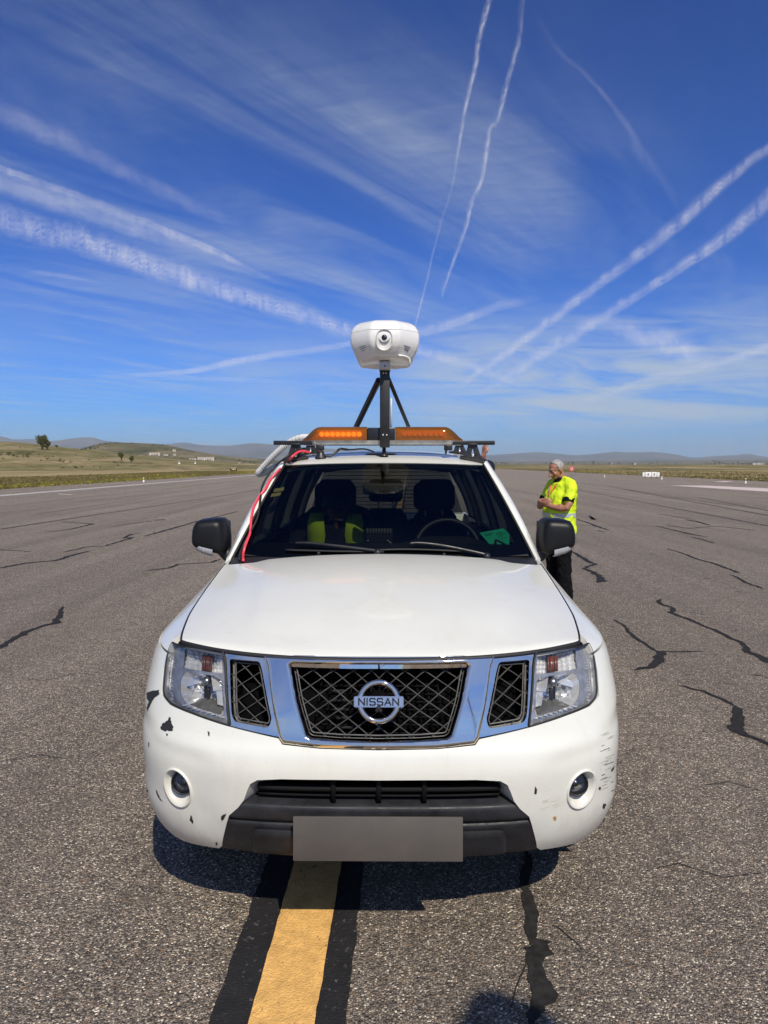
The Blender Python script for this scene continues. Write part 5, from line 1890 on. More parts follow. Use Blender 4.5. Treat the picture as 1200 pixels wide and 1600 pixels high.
    bmesh.ops.recalc_face_normals(bm, faces=bm.faces)
    put(from_bm('reflector', bm, mat('lamp_reflector', (0.90, 0.90, 0.90), 0.16, 0.6), hl, False))
    # facets standing in the bowl
    bm = bmesh.new()
    for (x0_, y0_, x1_, y1_, x2_, y2_, x3_, y3_, d0, d1) in ((322, 1054, 334, 1056, 338, 1076, 326, 1078, -0.03, -0.07),
                                                          (277, 1058, 290, 1052, 300, 1062, 280, 1070, -0.04, -0.06), (331, 1080, 340, 1078, 341, 1104, 333, 1100, -0.03, -0.06)):
        ps = [q(x0_, y0_, d0), q(x1_, y1_, d1), q(x2_, y2_, d1), q(x3_, y3_, d0)]
        ps2 = [p + Vector((0, 0.006, 0)) for p in ps]
        fv_ = [bm.verts.new(p) for p in ps]; bv_ = [bm.verts.new(p) for p in ps2]
        bm.faces.new(fv_)
        for i in range(4): bm.faces.new((fv_[i], bv_[i], bv_[(i + 1) % 4], fv_[(i + 1) % 4]))
    bmesh.ops.recalc_face_normals(bm, faces=bm.faces)
    put(from_bm('reflector_facet', bm, mat('bright_chrome', (0.92, 0.92, 0.92), 0.14, 0.7), hl, False))
    # small bright planes added round the bowl to give it sparkle
    bm = bmesh.new()
    rk2 = random.Random(21)
    for k in range(26):
        a = rk2.uniform(0, 6.28); r_ = rk2.uniform(0.45, 0.92)
        x_, y_ = 310 + 33 * r_ * math.cos(a), 1078 + 27 * r_ * math.sin(a)
        if y_ > 1094: continue
        add_box(bm, q(x_, y_, -0.050 - 0.035 * (1 - r_)), (rk2.uniform(0.006, 0.018), 0.003, rk2.uniform(0.008, 0.026)), Euler((rk2.uniform(-0.7, 0.7), rk2.uniform(-0.6, 0.6), rk2.uniform(-0.8, 0.8))), 0.0006, 1)
    fo = put(from_bm('sparkle_planes', bm, mat('bright_chrome', (0.92, 0.92, 0.92), 0.14, 0.7), hl, False))
    fo['kind'] = 'stuff'
    # bulb shield on its stalk
    bp_ = q(313, 1062, -0.040)
    bm = bmesh.new()
    add_lathe(bm, [(0.0, 0.018), (0.010, 0.017), (0.0150, 0.010), (0.0158, 0.0), (0.0150, -0.02)], bp_, nn, 20)
    put(from_bm('bulb_shield', bm, mat('bulb_shield_grey', (0.35, 0.35, 0.36), 0.3, 1.0), hl))
    bm = bmesh.new()
    add_box(bm, q(312, 1082, -0.055), (0.012, 0.02, 0.05), None, 0.003)
    add_box(bm, q(305, 1078, -0.06), (0.006, 0.02, 0.05), None, 0.002)
    put(from_bm('shield_stalk', bm, BLKPLA, hl, True, 40))
    # dark half-dome of the low beam at the bottom
    vv, ff = [], []
    nd = 20
    cl_ = [(284, 1098), (290, 1092), (300, 1088), (312, 1087), (324, 1090), (334, 1097), (340, 1108), (341, 1117)]
    bt_ = [(284, 1099), (293, 1103), (303, 1107), (312, 1110), (322, 1113), (330, 1115), (337, 1117), (341, 1118)]
    rows_ = 6
    for j in range(rows_ + 1):
        b = j / rows_
        for (x0_, y0_), (x1_, y1_) in zip(cl_, bt_):
            vv.append(q(lerp(x0_, x1_, b), lerp(y0_, y1_, b), -0.062 + 0.034 * math.sin(math.pi / 2 * b)))
    nq = len(cl_)
    for j in range(rows_):
        for i in range(nq - 1):
            ff.append((j * nq + i, j * nq + i + 1, (j + 1) * nq + i + 1, (j + 1) * nq + i))
    put(pydata('low_beam_dome', vv, ff, mat('smoked_dome', (0.13, 0.125, 0.115), 0.22, 0.3, var=0.25, vscale=30), hl, True))
    # sparkling strip under the dome
    bm = bmesh.new()
    for k in range(9):
        t = k / 8
        add_box(bm, q(lerp(283, 345, t), lerp(1101.5, 1121, t), -0.018), (0.014, 0.008, 0.0045), Euler((0.25 * ((k * 7) % 3 - 1), 0.12 * s, 0.3 * s)), 0.001)
    put(from_bm('trim_strip', bm, mat('bright_chrome', (0.92, 0.92, 0.92), 0.14, 0.7), hl, False))
    # clear cover with a dark rubber edge
    put(panel('lens', inset(lp, 0.002), [], LENSG, hl, step=0.02, off=0.000, rim=0.0, edge_step=0.012))
    P = [S(p[0], p[1], -0.002) for p in lp]; P += P[:2]
    bm = bmesh.new(); add_tube(bm, P, 0.0035, 6, False)
    put(from_bm('seal', bm, SEAL_GAP, hl))
    return hl
headlight(-1); headlight(1)

# ---- worn patches where the white paint has come off, each a thin flake edge over the dark plastic
CHIP = mat('bare_plastic_chip', (0.018, 0.018, 0.019), 0.6, var=0.3, vscale=60)
SCUFF = mat('scuffed_paint', (0.42, 0.40, 0.36), 0.7, var=0.3, vscale=80)
def chip(pts, m=CHIP, off=0.0012, jag=1.2, seed=1):
    rr = random.Random(seed)
    P = []
    n = len(pts)
    for i in range(n):
        a, b = Vector(pts[i]), Vector(pts[(i + 1) % n])
        k = max(1, int((b - a).length / 1.6))
        for j in range(k):
            p = a.lerp(b, j / k) + Vector((rr.uniform(-jag, jag), rr.uniform(-jag, jag)))
            P.append((p.x, p.y))
    U = uvs(P)
    if len(U) < 3: return None
    bm = bmesh.new()
    top = [bm.verts.new(S(a, b, off)) for a, b in U]
    try: f = bm.faces.new(top)
    except ValueError:
        bm.free(); return None
    bmesh.ops.triangulate(bm, faces=[f])
    bm.normal_update()
    return from_bm('paint_chip', bm, m, car, False)
chip([(265, 1119), (268, 1124), (267, 1130), (271, 1134), (270, 1141), (262, 1142), (258, 1144), (250, 1137), (253, 1131), (259, 1128), (262, 1126)], seed=3)
chip([(260, 1146), (263, 1147), (262, 1150), (260, 1150)], seed=4, jag=0.3)
chip([(229, 1082), (240, 1079), (249, 1078.5), (249, 1085), (243, 1089), (238, 1096), (234, 1104), (231, 1112), (229.5, 1106), (233, 1096), (230, 1092)], seed=5, jag=0.5)
chip([(324, 1142), (328, 1144), (327.5, 1151), (325.5, 1149), (325, 1145)], seed=6, jag=0.3)
chip([(298, 1274), (300.5, 1276), (303, 1284), (300, 1287), (297, 1281)], seed=7, jag=0.7)
chip([(346, 1275), (355, 1270), (352, 1276), (350, 1280), (346, 1283)], seed=8, jag=0.8)
chip([(244, 1232), (250, 1246), (255, 1253), (249, 1248), (245, 1240)], seed=9, jag=0.4)
chip([(226, 1231), (232, 1235), (231, 1238), (227, 1235)], seed=10, jag=0.3)
chip([(232, 1160), (233.5, 1160), (233.5, 1168), (232, 1166)], seed=11, jag=0.2)
chip([(337, 1316), (340, 1316), (340, 1320), (337, 1320)], seed=12, jag=0.3)
chip([(836, 1228), (839, 1233), (838, 1241), (835, 1240)], seed=13, jag=0.4)
chip([(943, 1255), (947, 1256), (944, 1264), (941, 1262)], seed=14, jag=0.4)
chip([(936, 1229), (939, 1231), (937, 1234), (935, 1233)], seed=15, jag=0.3)
chip([(955, 1202), (960, 1196), (958, 1203), (955, 1206)], seed=16, jag=0.3)
chip([(864, 1276), (869, 1275), (869, 1281), (866, 1282)], mat('rust_spot', (0.42, 0.2, 0.06), 0.8), seed=17, jag=0.4)
rs = random.Random(11)
for k in range(26):
    x = rs.uniform(936, 955); y = rs.uniform(1143, 1236)
    L = rs.uniform(4, 15)
    chip([(x, y), (x + L, y - L * 0.42), (x + L, y - L * 0.42 + 0.9), (x, y + 0.8)], SCUFF if k % 4 else CHIP, seed=30 + k, jag=0.3)
for k in range(8):
    x = rs.uniform(842, 866); y = rs.uniform(1247, 1264)
    chip([(x, y), (x + 10, y - 3), (x + 10, y - 2.2), (x, y + 0.8)], mat('pale_scuff', (0.60, 0.55, 0.42), 0.7), seed=70 + k, jag=0.3)
# ================================================================== the car's cabin
def WS(a, b, off=0.0):
    """windscreen surface, a -1..1 across, b 0..1 upward"""
    p0 = Vector((0.800 * a, 1.355 + 0.105 * a * a, 1.213 - 0.016 * a * a))
    p1 = Vector((0.597 * a, 1.935 + 0.065 * a * a, 1.694 + 0.012 * (1 - a * a)))
    p = p0.lerp(p1, b)
    n = Vector((0.22 * a, -0.64, 0.76)).normalized()
    return p + n * (0.026 * (1 - a * a * 0.6) * math.sin(math.pi * b) + off)
def gridmesh(name, fn, us_, vs_, m, parent, smooth=True, angle=None, flip=False, rim=None):
    vv = [fn(u_, v_) for v_ in vs_ for u_ in us_]
    n = len(us_)
    ff = []
    for j in range(len(vs_) - 1):
        for i in range(n - 1):
            q_ = (j * n + i, j * n + i + 1, (j + 1) * n + i + 1, (j + 1) * n + i)
            ff.append(tuple(reversed(q_)) if flip else q_)
    return pydata(name, vv, ff, m, parent, smooth, angle)
def lin(a, b, n):
    return [lerp(a, b, i / n) for i in range(n + 1)]
gridmesh('windscreen', lambda a, b: WS(a, b), lin(-1, 1, 30), lin(0, 1, 20), GLASS_W, car)
_wv = [WS(a, b) for b in lin(-0.05, 1.05, 40) for a in lin(-1.05, 1.05, 60)]
_wf = [(j * 61 + i, j * 61 + i + 1, (j + 1) * 61 + i + 1, (j + 1) * 61 + i) for j in range(40) for i in range(60)]
_wtree = BVHTree.FromPolygons(_wv, _wf)
def on_ws(px, py, off=0.0):
    loc, nr, idx, dist = _wtree.ray_cast(ECAM, cray(px, py))
    if loc is None: return None
    n = Vector((0, -0.64, 0.76)).normalized()
    return loc + n * off
# black ceramic border printed on the inside of the glass
def ring_strip(name, outer, inner, m, parent):
    k = len(outer)
    vv = [WS(a, b, -0.004) for a, b in outer] + [WS(a, b, -0.004) for a, b in inner]
    ff = [(i, (i + 1) % k, k + (i + 1) % k, k + i) for i in range(k)]
    return pydata(name, vv, ff, m, parent, True)
op_, ip_ = [], []
NB = 24
for i in range(NB): t = i / NB; op_.append((lerp(-1, 1, t), 0.0)); ip_.append((lerp(-0.915, 0.915, t), 0.135))
for i in range(NB): t = i / NB; op_.append((1, t)); ip_.append((lerp(0.915, 0.955, t), lerp(0.135, 0.965, t)))
for i in range(NB): t = i / NB; op_.append((lerp(1, -1, t), 1.0)); ip_.append((lerp(0.955, -0.955, t), 0.965))
for i in range(NB): t = i / NB; op_.append((-1, 1 - t)); ip_.append((lerp(-0.955, -0.915, t), lerp(0.965, 0.135, t)))
ring_strip('windscreen_border', op_, ip_, mat('black_ceramic', (0.008, 0.008, 0.009), 0.35), car)

# ---- pillars, roof, sides
def outer_line(b):
    """outer edge of the front pillar"""
    p0, p1 = Vector((0.832, 1.50, 1.202)), Vector((0.628, 2.085, 1.716))
    return p0.lerp(p1, b) + Vector((0.020, 0, 0.006)) * math.sin(math.pi * b)
for s in (-1, 1):
    def pil(k, b):
        g_ = WS(1.0, b, -0.002)
        o_ = outer_line(b)
        back = o_ + Vector((0.004, 0.075, -0.004))
        pts = [g_ + Vector((-0.004, 0.006, -0.008)), g_ + Vector((0.004, 0.004, 0.006)), g_.lerp(o_, 0.42) + Vector((0.004, -0.012, 0.014)), g_.lerp(o_, 0.8) + Vector((0.008, -0.006, 0.008)),
               o_, o_ + Vector((0.006, 0.03, -0.002)), back, back + Vector((-0.05, 0.0, 0.0)), g_ + Vector((-0.03, 0.05, -0.02))]
        p = pts[k]
        return Vector((p.x * s, p.y, p.z))
    gridmesh('front_pillar', pil, list(range(9)), lin(-0.03, 1.0, 24), PAINT, car, True, 50, flip=s < 0)
    # seal beside the glass
    bm = bmesh.new()
    pts = []
    for b in lin(-0.01, 1.0, 20):
        p = WS(1.0, b, 0.004); pts.append(Vector((p.x * s, p.y, p.z)))
    add_tube(bm, pts, 0.0065, 6)
    from_bm('windscreen_seal', bm, SEAL_GAP, car)

def roof_z(x, y):
    zc = interp([(1.88, 1.696), (1.95, 1.708), (2.05, 1.736), (2.25, 1.764), (2.7, 1.790), (3.3, 1.787), (4.0, 1.745), (4.42, 1.69)], y)[0]
    k = abs(x) / 0.645
    return zc - 0.034 * k ** 2.2 - 0.022 * k ** 8
def roof_w(y):
    return interp([(1.9, 0.60), (2.1, 0.632), (2.6, 0.648), (3.8, 0.645), (4.42, 0.62)], y)[0]
def roof_pt(a, t):
    y0 = 1.937 + 0.062 * a * a
    y = lerp(y0, 4.42, t)
    x = a * roof_w(y)
    return Vector((x, y, roof_z(x, y) + 0.001))
tvals = [0, 0.004, 0.01, 0.02, 0.035, 0.055, 0.08] + lin(0.11, 1.0, 24)
avals = [math.sin(math.pi / 2 * q_) for q_ in lin(-1, 1, 40)]
rv = [roof_pt(a, t) for t in tvals for a in avals]
na = len(avals)
rf = [(j * na + i, j * na + i + 1, (j + 1) * na + i + 1, (j + 1) * na + i) for j in range(len(tvals) - 1) for i in range(na - 1)]
bm = bmesh.new()
q_ = [bm.verts.new(p) for p in rv]
for f_ in rf: bm.faces.new([q_[i] for i in f_])
be = [e for e in bm.edges if len(e.link_faces) == 1]
r_ = bmesh.ops.extrude_edge_only(bm, edges=be)
for x_ in r_['geom']:
    if isinstance(x_, bmesh.types.BMVert): x_.co.z -= 0.03
bmesh.ops.recalc_face_normals(bm, faces=bm.faces)
from_bm('roof', bm, PAINT, car, True, 45)
# headliner
HEADL = mat('grey_headliner', (0.23, 0.235, 0.23), 0.9)
gridmesh('headliner', lambda a, t: roof_pt(a * 0.93, lerp(0.02, 0.98, t)) - Vector((0, 0, 0.045)), lin(-1, 1, 10), lin(0, 1, 10), HEADL, car)

def G(y, k, off=0.0, s=1):
    """glasshouse side: y along the car, k 0 waist .. 1 roof rail"""
    xw, zw = interp(GAP, y)
    xw += 0.004
    xr, zr = roof_w(max(2.1, y)) + 0.004, roof_z(roof_w(max(2.1, y)), max(2.1, y)) - 0.012
    x = lerp(xw, xr, k) + 0.022 * math.sin(math.pi * k)
    z = lerp(zw, zr, k)
    n = Vector((0.92, 0, 0.38))
    return Vector(((x + n.x * off) * s, y, z + n.z * off))
def side_poly(name, poly, m, s, rim=0.012, off=0.0, step=0.05, parent=None):
    return panel(name, poly, [], m, parent or car, step=step, rim=rim, off=off, fn=lambda y, k, o=0.0: G(y, k, o, s), edge_step=0.04)
FRW = [(1.60, 0.03), (2.66, 0.03), (2.66, 0.93), (2.16, 0.93), (1.80, 0.42)]
RRW = [(2.82, 0.03), (3.62, 0.03), (3.62, 0.93), (2.82, 0.93)]
QRW = [(3.76, 0.05), (4.30, 0.05), (4.26, 0.90), (3.76, 0.93)]
TRIMG = mat('grey_pillar_trim', (0.30, 0.31, 0.29), 0.8)
for s in (-1, 1):
    side_poly('window_pane', FRW, GLASS_S, s, 0.0, -0.006)
    side_poly('window_pane', RRW, GLASS_S, s, 0.0, -0.006)
    side_poly('window_pane', QRW, GLASS_D, s, 0.0, -0.006)
    # painted side frame with the window openings
    panel('side_frame', [(1.57, -0.02), (4.45, -0.02), (4.42, 1.0), (2.06, 1.0)], [FRW, RRW, QRW], PAINT, car, step=0.06, rim=0.03, fn=lambda y, k, o=0.0: G(y, k, o, s), edge_step=0.03)
    for nm, pl in (('centre_pillar_trim', [(2.68, 0.0), (2.80, 0.0), (2.80, 0.97), (2.68, 0.97)]), ('rear_pillar_trim', [(3.64, 0.0), (3.74, 0.0), (3.74, 0.97), (3.64, 0.97)])):
        side_poly(nm, pl, TRIMG, s, 0.03, -0.045, 0.08)
    # inner trim of the front pillar
    bm = bmesh.new()
    a_, b_ = [], []
    for b in lin(0.10, 0.98, 10):
        p = WS(0.99, b, -0.035); a_.append(Vector((s * p.x, p.y, p.z)))
        p2 = outer_line(b) + Vector((-0.03, 0.09, -0.02)); b_.append(Vector((s * p2.x, p2.y, p2.z)))
    add_loft(bm, [a_, b_], False, False)
    from_bm('front_pillar_trim', bm, TRIMG, car)
    # mirror foot panel
    side_poly('mirror_base', [(1.575, 0.03), (1.79, 0.03), (1.79, 0.40)], BLKPLA, s, 0.01, 0.004, 0.05)
# doors and rear quarters from the lower body surface
def u_of_y(y): return U_ARC + (y - (ROWS[5][1] + ROWS[5][3]))
ar = u_of_y(3.78)
rarc = [(ar + 0.44 * math.cos(-0.05 * math.pi + 1.1 * math.pi * k / 20), 0.40 + 0.44 * math.sin(-0.05 * math.pi + 1.1 * math.pi * k / 20)) for k in range(21)]
rarc = [q for q in rarc if q[1] > 0.36]
for s in (-1, 1):
    fd_ = [(u_of_y(1.572), 0.34), (u_of_y(2.735), 0.34), (u_of_y(2.735), VT - 0.001), (u_of_y(1.572), VT - 0.001)]
    rd_ = [(u_of_y(2.745), 0.34)] + [(u_of_y(3.33), 0.34), (u_of_y(3.34), 0.50), (u_of_y(3.46), 0.72), (u_of_y(3.66), 0.86)] + [(u_of_y(3.66), VT - 0.001), (u_of_y(2.745), VT - 0.001)]
    qd_ = [(u_of_y(3.34), 0.36), (u_of_y(3.345), 0.36)] + [q for q in reversed(rarc)] + [(u_of_y(4.58), 0.36), (u_of_y(4.58), VT - 0.001), (u_of_y(3.67), VT - 0.001), (u_of_y(3.67), 0.865), (u_of_y(3.47), 0.725), (u_of_y(3.345), 0.50)]
    for nm, pl in (('front_door', fd_), ('rear_door', rd_), ('rear_wing', qd_)):
        o = panel(nm, pl if s > 0 else mirror(pl), [], PAINT, car, step=0.06, rim=0.02, edge_step=0.05)
        if nm != 'rear_wing':
            yh = 2.58 if nm == 'front_door' else 3.5
            uh = u_of_y(yh)
            bm = bmesh.new()
            add_tube(bm, [S(s * (uh - 0.09), 0.955, 0.004), S(s * (uh - 0.08), 0.957, 0.035), S(s * uh, 0.96, 0.042), S(s * (uh + 0.08), 0.957, 0.035), S(s * (uh + 0.09), 0.955, 0.004)], 0.011, 8, True, 1.4)
            from_bm('handle', bm, PAINT, o)
# tail
bm = bmesh.new()
P_ = [S(-u_of_y(4.56), z_) for z_ in (0.36, 0.6, 0.9, VT)] + [G(4.42, 0.5, 0, -1), G(4.42, 0.98, 0, -1)]
Q_ = [Vector((-p.x, p.y, p.z)) for p in P_]
add_loft(bm, [P_[:4], Q_[:4]], False, False)
from_bm('tailgate', bm, PAINT, car, False)
gridmesh('rear_window', lambda a, b: Vector((a * lerp(0.74, 0.58, b), lerp(4.56, 4.43, b), lerp(1.22, 1.66, b))), lin(-1, 1, 6), lin(0, 1, 4), GLASS_D, car)
bm = bmesh.new()
for k in range(11):
    b = 0.12 + 0.08 * k
    add_tube(bm, [Vector((a * lerp(0.74, 0.58, b) * 0.93, lerp(4.56, 4.43, b) - 0.004, lerp(1.22, 1.66, b))) for a in (-1, 0, 1)], 0.0028, 4)
from_bm('rear_window_heater', bm, mat('heater_wire', (0.25, 0.12, 0.06), 0.6), car)

# wheels
def wheel(x, y):
    s = 1 if x > 0 else -1
    w_ = empty('wheel', (x, y, 0.368), parent=car)
    bm = bmesh.new()
    add_lathe(bm, [(0.215, -0.115), (0.235, -0.125), (0.30, -0.128), (0.345, -0.118), (0.362, -0.095), (0.367, -0.05), (0.368, 0.0), (0.367, 0.05), (0.362, 0.095), (0.345, 0.118), (0.30, 0.128), (0.235, 0.125), (0.215, 0.115)], (0, 0, 0), (1, 0, 0), 44)
    from_bm('tyre', bm, RUBBER, w_)
    bm = bmesh.new()
    add_lathe(bm, [(0.218, 0.115 * s), (0.205, 0.10 * s), (0.20, 0.02 * s), (0.205, -0.11 * s)], (0, 0, 0), (1, 0, 0), 36)
    for k in range(6):
        a = 2 * math.pi * k / 6
        dy, dz = math.cos(a), math.sin(a)
        add_box(bm, (0.085 * s, dy * 0.11, dz * 0.11), (0.03, 0.06, 0.20), Euler((a - math.pi / 2, 0, 0)), 0.008)
    add_lathe(bm, [(0.0, 0.105 * s), (0.05, 0.10 * s), (0.06, 0.06 * s)], (0, 0, 0), (1, 0, 0), 20)
    from_bm('rim', bm, ALLOY, w_, True, 40)
for x_, y_ in ((-0.775, 0.93), (0.775, 0.93), (-0.775, 3.78), (0.775, 3.78)):
    wheel(x_, y_)
# wheel-arch liners
for s in (-1, 1):
    for yc in (0.93, 3.78):
        bm = bmesh.new()
        rr = [[Vector((xx * s, yc + 0.45 * math.cos(a), 0.40 + 0.45 * math.sin(a))) for a in lin(-0.1 * math.pi, 1.1 * math.pi, 18)] for xx in (0.905, 0.55)]
        add_loft(bm, rr, False, False)
        from_bm('arch_liner', bm, VOID, car)

# scuttle panel and wipers
def cowl(a, t):
    return Vector((a * 0.80, lerp(1.27, 1.42, t) + (0.04 - 0.0 * t) * (1 - a * a) * (1 - t) + 0.06 * a * a * t - 0.02, lerp(1.165, 1.205, t) + 0.02 * (1 - a * a)))
gridmesh('scuttle_panel', cowl, lin(-1, 1, 24), lin(0, 1, 5), BLKPLA, car)
def wiper(pts, blade):
    wp = empty('wiper', on_ws(*pts[0], 0.012), parent=car)
    o3 = wp.location.copy()
    bm = bmesh.new()
    P = smooth_path([on_ws(*p, 0.022) - o3 for p in pts], 4)
    n_ = len(P)
    add_tube(bm, P, [lerp(0.011, 0.006, i / n_) for i in range(n_)], 8, True, 0.7)
    add_lathe(bm, [(0.0, 0.03), (0.016, 0.028), (0.02, 0.0)], (0, 0, -0.01), (0, -0.6, 0.8), 14)
    from_bm('arm', bm, BLKPLA, wp)
    bm = bmesh.new()
    P = [on_ws(*p, 0.008) - o3 for p in blade]
    P = smooth_path(P, 5)
    add_tube(bm, P, 0.006, 6, True, 2.0)
    from_bm('blade', bm, SEAL_GAP, wp)
wiper([(590, 866), (560, 862), (520, 857), (482, 853), (462, 853)], [(447, 861), (520, 863), (600, 864)])
wiper([(760, 872), (735, 866), (690, 857), (655, 853), (640, 854)], [(566, 862), (640, 860), (720, 863)])
for px_q, py_q in ((499, 866), (693, 868)):
    bm = bmesh.new()
    add_lathe(bm, [(0.0, 0.02), (0.008, 0.018), (0.010, 0.0)], on_ws(px_q, py_q, 0.0) + Vector((0, -0.03, 0.0)), (0, -0.5, 0.85), 12)
    from_bm('washer_jet', bm, BLKPLA, car)

# door mirrors
def mirror_part(s):
    # centre from the photograph, at the mirror's distance
    y0 = 1.60
    c = Vector((0.948 * s, y0, 1.300))
    r = empty('door_mirror', c, parent=car)
    bm = bmesh.new()
    rings = []
    for k, (dy_, sc_) in enumerate(((-0.095, 0.20), (-0.094, 0.60), (-0.088, 0.80), (-0.070, 0.915), (-0.03, 0.985), (0.03, 1.0), (0.07, 0.99), (0.075, 0.94), (0.055, 0.90))):
        ring = []
        for i in range(40):
            a = 2 * math.pi * i / 40
            ca_, sa_ = math.cos(a), math.sin(a)
            e = 2 / 4.6
            xx = 0.097 * math.copysign(abs(ca_) ** e, ca_)
            zz_ = 0.106 * math.copysign(abs(sa_) ** e, sa_)
            # outline as in the photo: high inboard shoulder, lower edge rising outward
            if zz_ < 0:
                zz_ *= lerp(1.0, 0.52, (xx / 0.097 + 1) / 2)
            else:
                zz_ *= lerp(1.02, 0.90, (xx / 0.097 + 1) / 2) 
            xx *= lerp(1.0, 0.90, sstep(zz_, 0.0, 0.1))
            ring.append(Vector((xx * sc_ * s, dy_, zz_ * sc_)))
        rings.append(ring)
    add_loft(bm, rings, True, True)
    bmesh.ops.recalc_face_normals(bm, faces=bm.faces)
    from_bm('housing', bm, mat('mirror_black', (0.007, 0.007, 0.008), 0.45, spec=0.3, bump=0.06, bscale=600), r, True, 60)
    bm = bmesh.new()
    add_tube(bm, [Vector((-0.06 * s, 0.0, -0.07)), Vector((-0.085 * s, 0.01, -0.105)), Vector((-0.135 * s, 0.02, -0.125))], [0.035, 0.034, 0.032], 12, True, 0.75)
    from_bm('arm', bm, BLKPLA, r)
    # signal strip along the lower outer edge
    vv, ff = [], []
    for i in range(13):
        t = i / 12
        xx = lerp(-0.030, 0.093, t)
        zt_ = lerp(-0.060, -0.030, t); zb_ = lerp(-0.098, -0.056, t ** 1.2)
        yy = -0.082 + 0.085 * max(0, (xx - 0.02) / 0.078) ** 2.2
        vv += [Vector((xx * s, yy - 0.017, zt_)), Vector((xx * s, yy - 0.020, (zt_ + zb_) / 2)), Vector((xx * s, yy - 0.006, zb_)), Vector((xx * s, yy + 0.03, zb_ + 0.002))]
        if i:
            for k in range(3): ff.append(((i - 1) * 4 + k, i * 4 + k, i * 4 + k + 1, (i - 1) * 4 + k + 1))
    pydata('turn_signal', vv, ff, mat('signal_lens', (0.40, 0.41, 0.43), 0.18, 0.25, coat=0.6, var=0.2, vscale=90), r, True)
    gridmesh('mirror_glass', lambda a, b: Vector((a * 0.095 * s, 0.06, lerp(-0.06, 0.085, b))), lin(-1, 1, 2), lin(0, 1, 2), CHROME, r)
mirror_part(-1); mirror_part(1)

# ---- inside
DARK = mat('cabin_black', (0.020, 0.020, 0.021), 0.75, var=0.2)
SEATM = mat('seat_cloth', (0.016, 0.016, 0.019), 0.95, bump=0.2, bscale=200)
def dash(a, t):
    pr = [(0.0, 1.44, 1.215), (0.25, 1.58, 1.238), (0.6, 1.74, 1.246), (0.8, 1.82, 1.236), (0.9, 1.85, 1.19), (1.0, 1.83, 0.95)]
    y, z = interp(pr, t)
    hump = math.exp(-((a - 0.47) / 0.27) ** 4)
    z += 0.045 * hump * sstep(t, 0.35, 0.75) * (1 - sstep(t, 0.9, 1.0))
    return Vector((a * 0.77, y, z))
gridmesh('dashboard', dash, lin(-1, 1, 40), lin(0, 1, 16), DARK, car)
bm = bmesh.new()
add_box(bm, (0, 2.9, 0.52), (1.5, 3.0, 0.08))
for s in (-1, 1):
    add_box(bm, (0.80 * s, 2.9, 0.85), (0.05, 2.9, 0.62))
from_bm('cabin_floor', bm, DARK, car, False)
c_ = Vector((0.385, 1.98, 1.185))
sw = empty('steering_wheel', c_, (R(-28), 0, 0), parent=car)
bm = bmesh.new()
ring = [Vector((0.192 * math.cos(2 * math.pi * k / 40), 0, 0.192 * math.sin(2 * math.pi * k / 40))) for k in range(42)]
add_tube(bm, ring, 0.0165, 10, False)
from_bm('wheel_rim', bm, mat('steering_leather', (0.028, 0.028, 0.030), 0.42), sw)
bm = bmesh.new()
add_box(bm, (0, -0.02, -0.01), (0.17, 0.06, 0.13), None, 0.025)
add_box(bm, (-0.12, -0.005, 0.0), (0.13, 0.02, 0.035), None, 0.008)
add_box(bm, (0.12, -0.005, 0.0), (0.13, 0.02, 0.035), None, 0.008)
from_bm('hub', bm, DARK, sw, True, 40)
def seat(x, y, wide=0.52, name='front_seat'):
    r = empty(name, (x, y, 0.6), parent=car)
    bm = bmesh.new(); add_box(bm, (0, -0.18, 0.12), (wide, 0.52, 0.2), None, 0.06, 3); from_bm('cushion', bm, SEATM, r, True, 60)
    bm = bmesh.new()
    rings = []
    for z_, w_, d_, yo in ((0.10, 0.46, 0.16, 0.08), (0.3, 0.52, 0.16, 0.11), (0.55, 0.50, 0.14, 0.15), (0.66, 0.44, 0.12, 0.17), (0.715, 0.34, 0.07, 0.18), (0.725, 0.25, 0.03, 0.185)):
        rings.append([Vector((w_ * wide / 0.52 / 2 * math.copysign(abs(math.cos(a)) ** 0.55, math.cos(a)), yo + d_ / 2 * math.copysign(abs(math.sin(a)) ** 0.55, math.sin(a)), z_)) for a in [2 * math.pi * k / 24 for k in range(24)]])
    add_loft(bm, rings); bmesh.ops.recalc_face_normals(bm, faces=bm.faces)
    from_bm('backrest', bm, SEATM, r, True, 60)
    for sx in (-0.06, 0.06):
        bm = bmesh.new(); add_tube(bm, [Vector((sx, 0.18, 0.68)), Vector((sx, 0.185, 0.82))], 0.006, 8)
        from_bm('headrest_post', bm, mat('post_steel', (0.5, 0.5, 0.5), 0.25, 1.0), r)
    bm = bmesh.new(); add_box(bm, (0, 0.17, 0.875), (0.29, 0.11, 0.19), Euler((R(-8), 0, 0)), 0.045, 4)
    from_bm('headrest', bm, SEATM, r, True, 60)
seat(0.345, 2.50); seat(-0.345, 2.50)
for x_ in (-0.42, 0.0, 0.42):
    seat(x_, 3.55, 0.42, 'rear_seat')
# rear-view mirror (seen from its back)
rm = empty('rear_view_mirror', (-0.005, 1.985, 1.552), parent=car)
bm = bmesh.new(); add_box(bm, (0, 0, 0), (0.245, 0.035, 0.070), None, 0.016, 4); from_bm('mirror_shell', bm, mat('mirror_shell_grey', (0.05, 0.05, 0.052), 0.5), rm, True, 50)
bm = bmesh.new(); add_tube(bm, [Vector((0, -0.005, 0.03)), Vector((0.0, -0.04, 0.085)), Vector((0, -0.055, 0.12))], [0.012, 0.012, 0.018], 8); from_bm('stalk', bm, BLKPLA, rm)
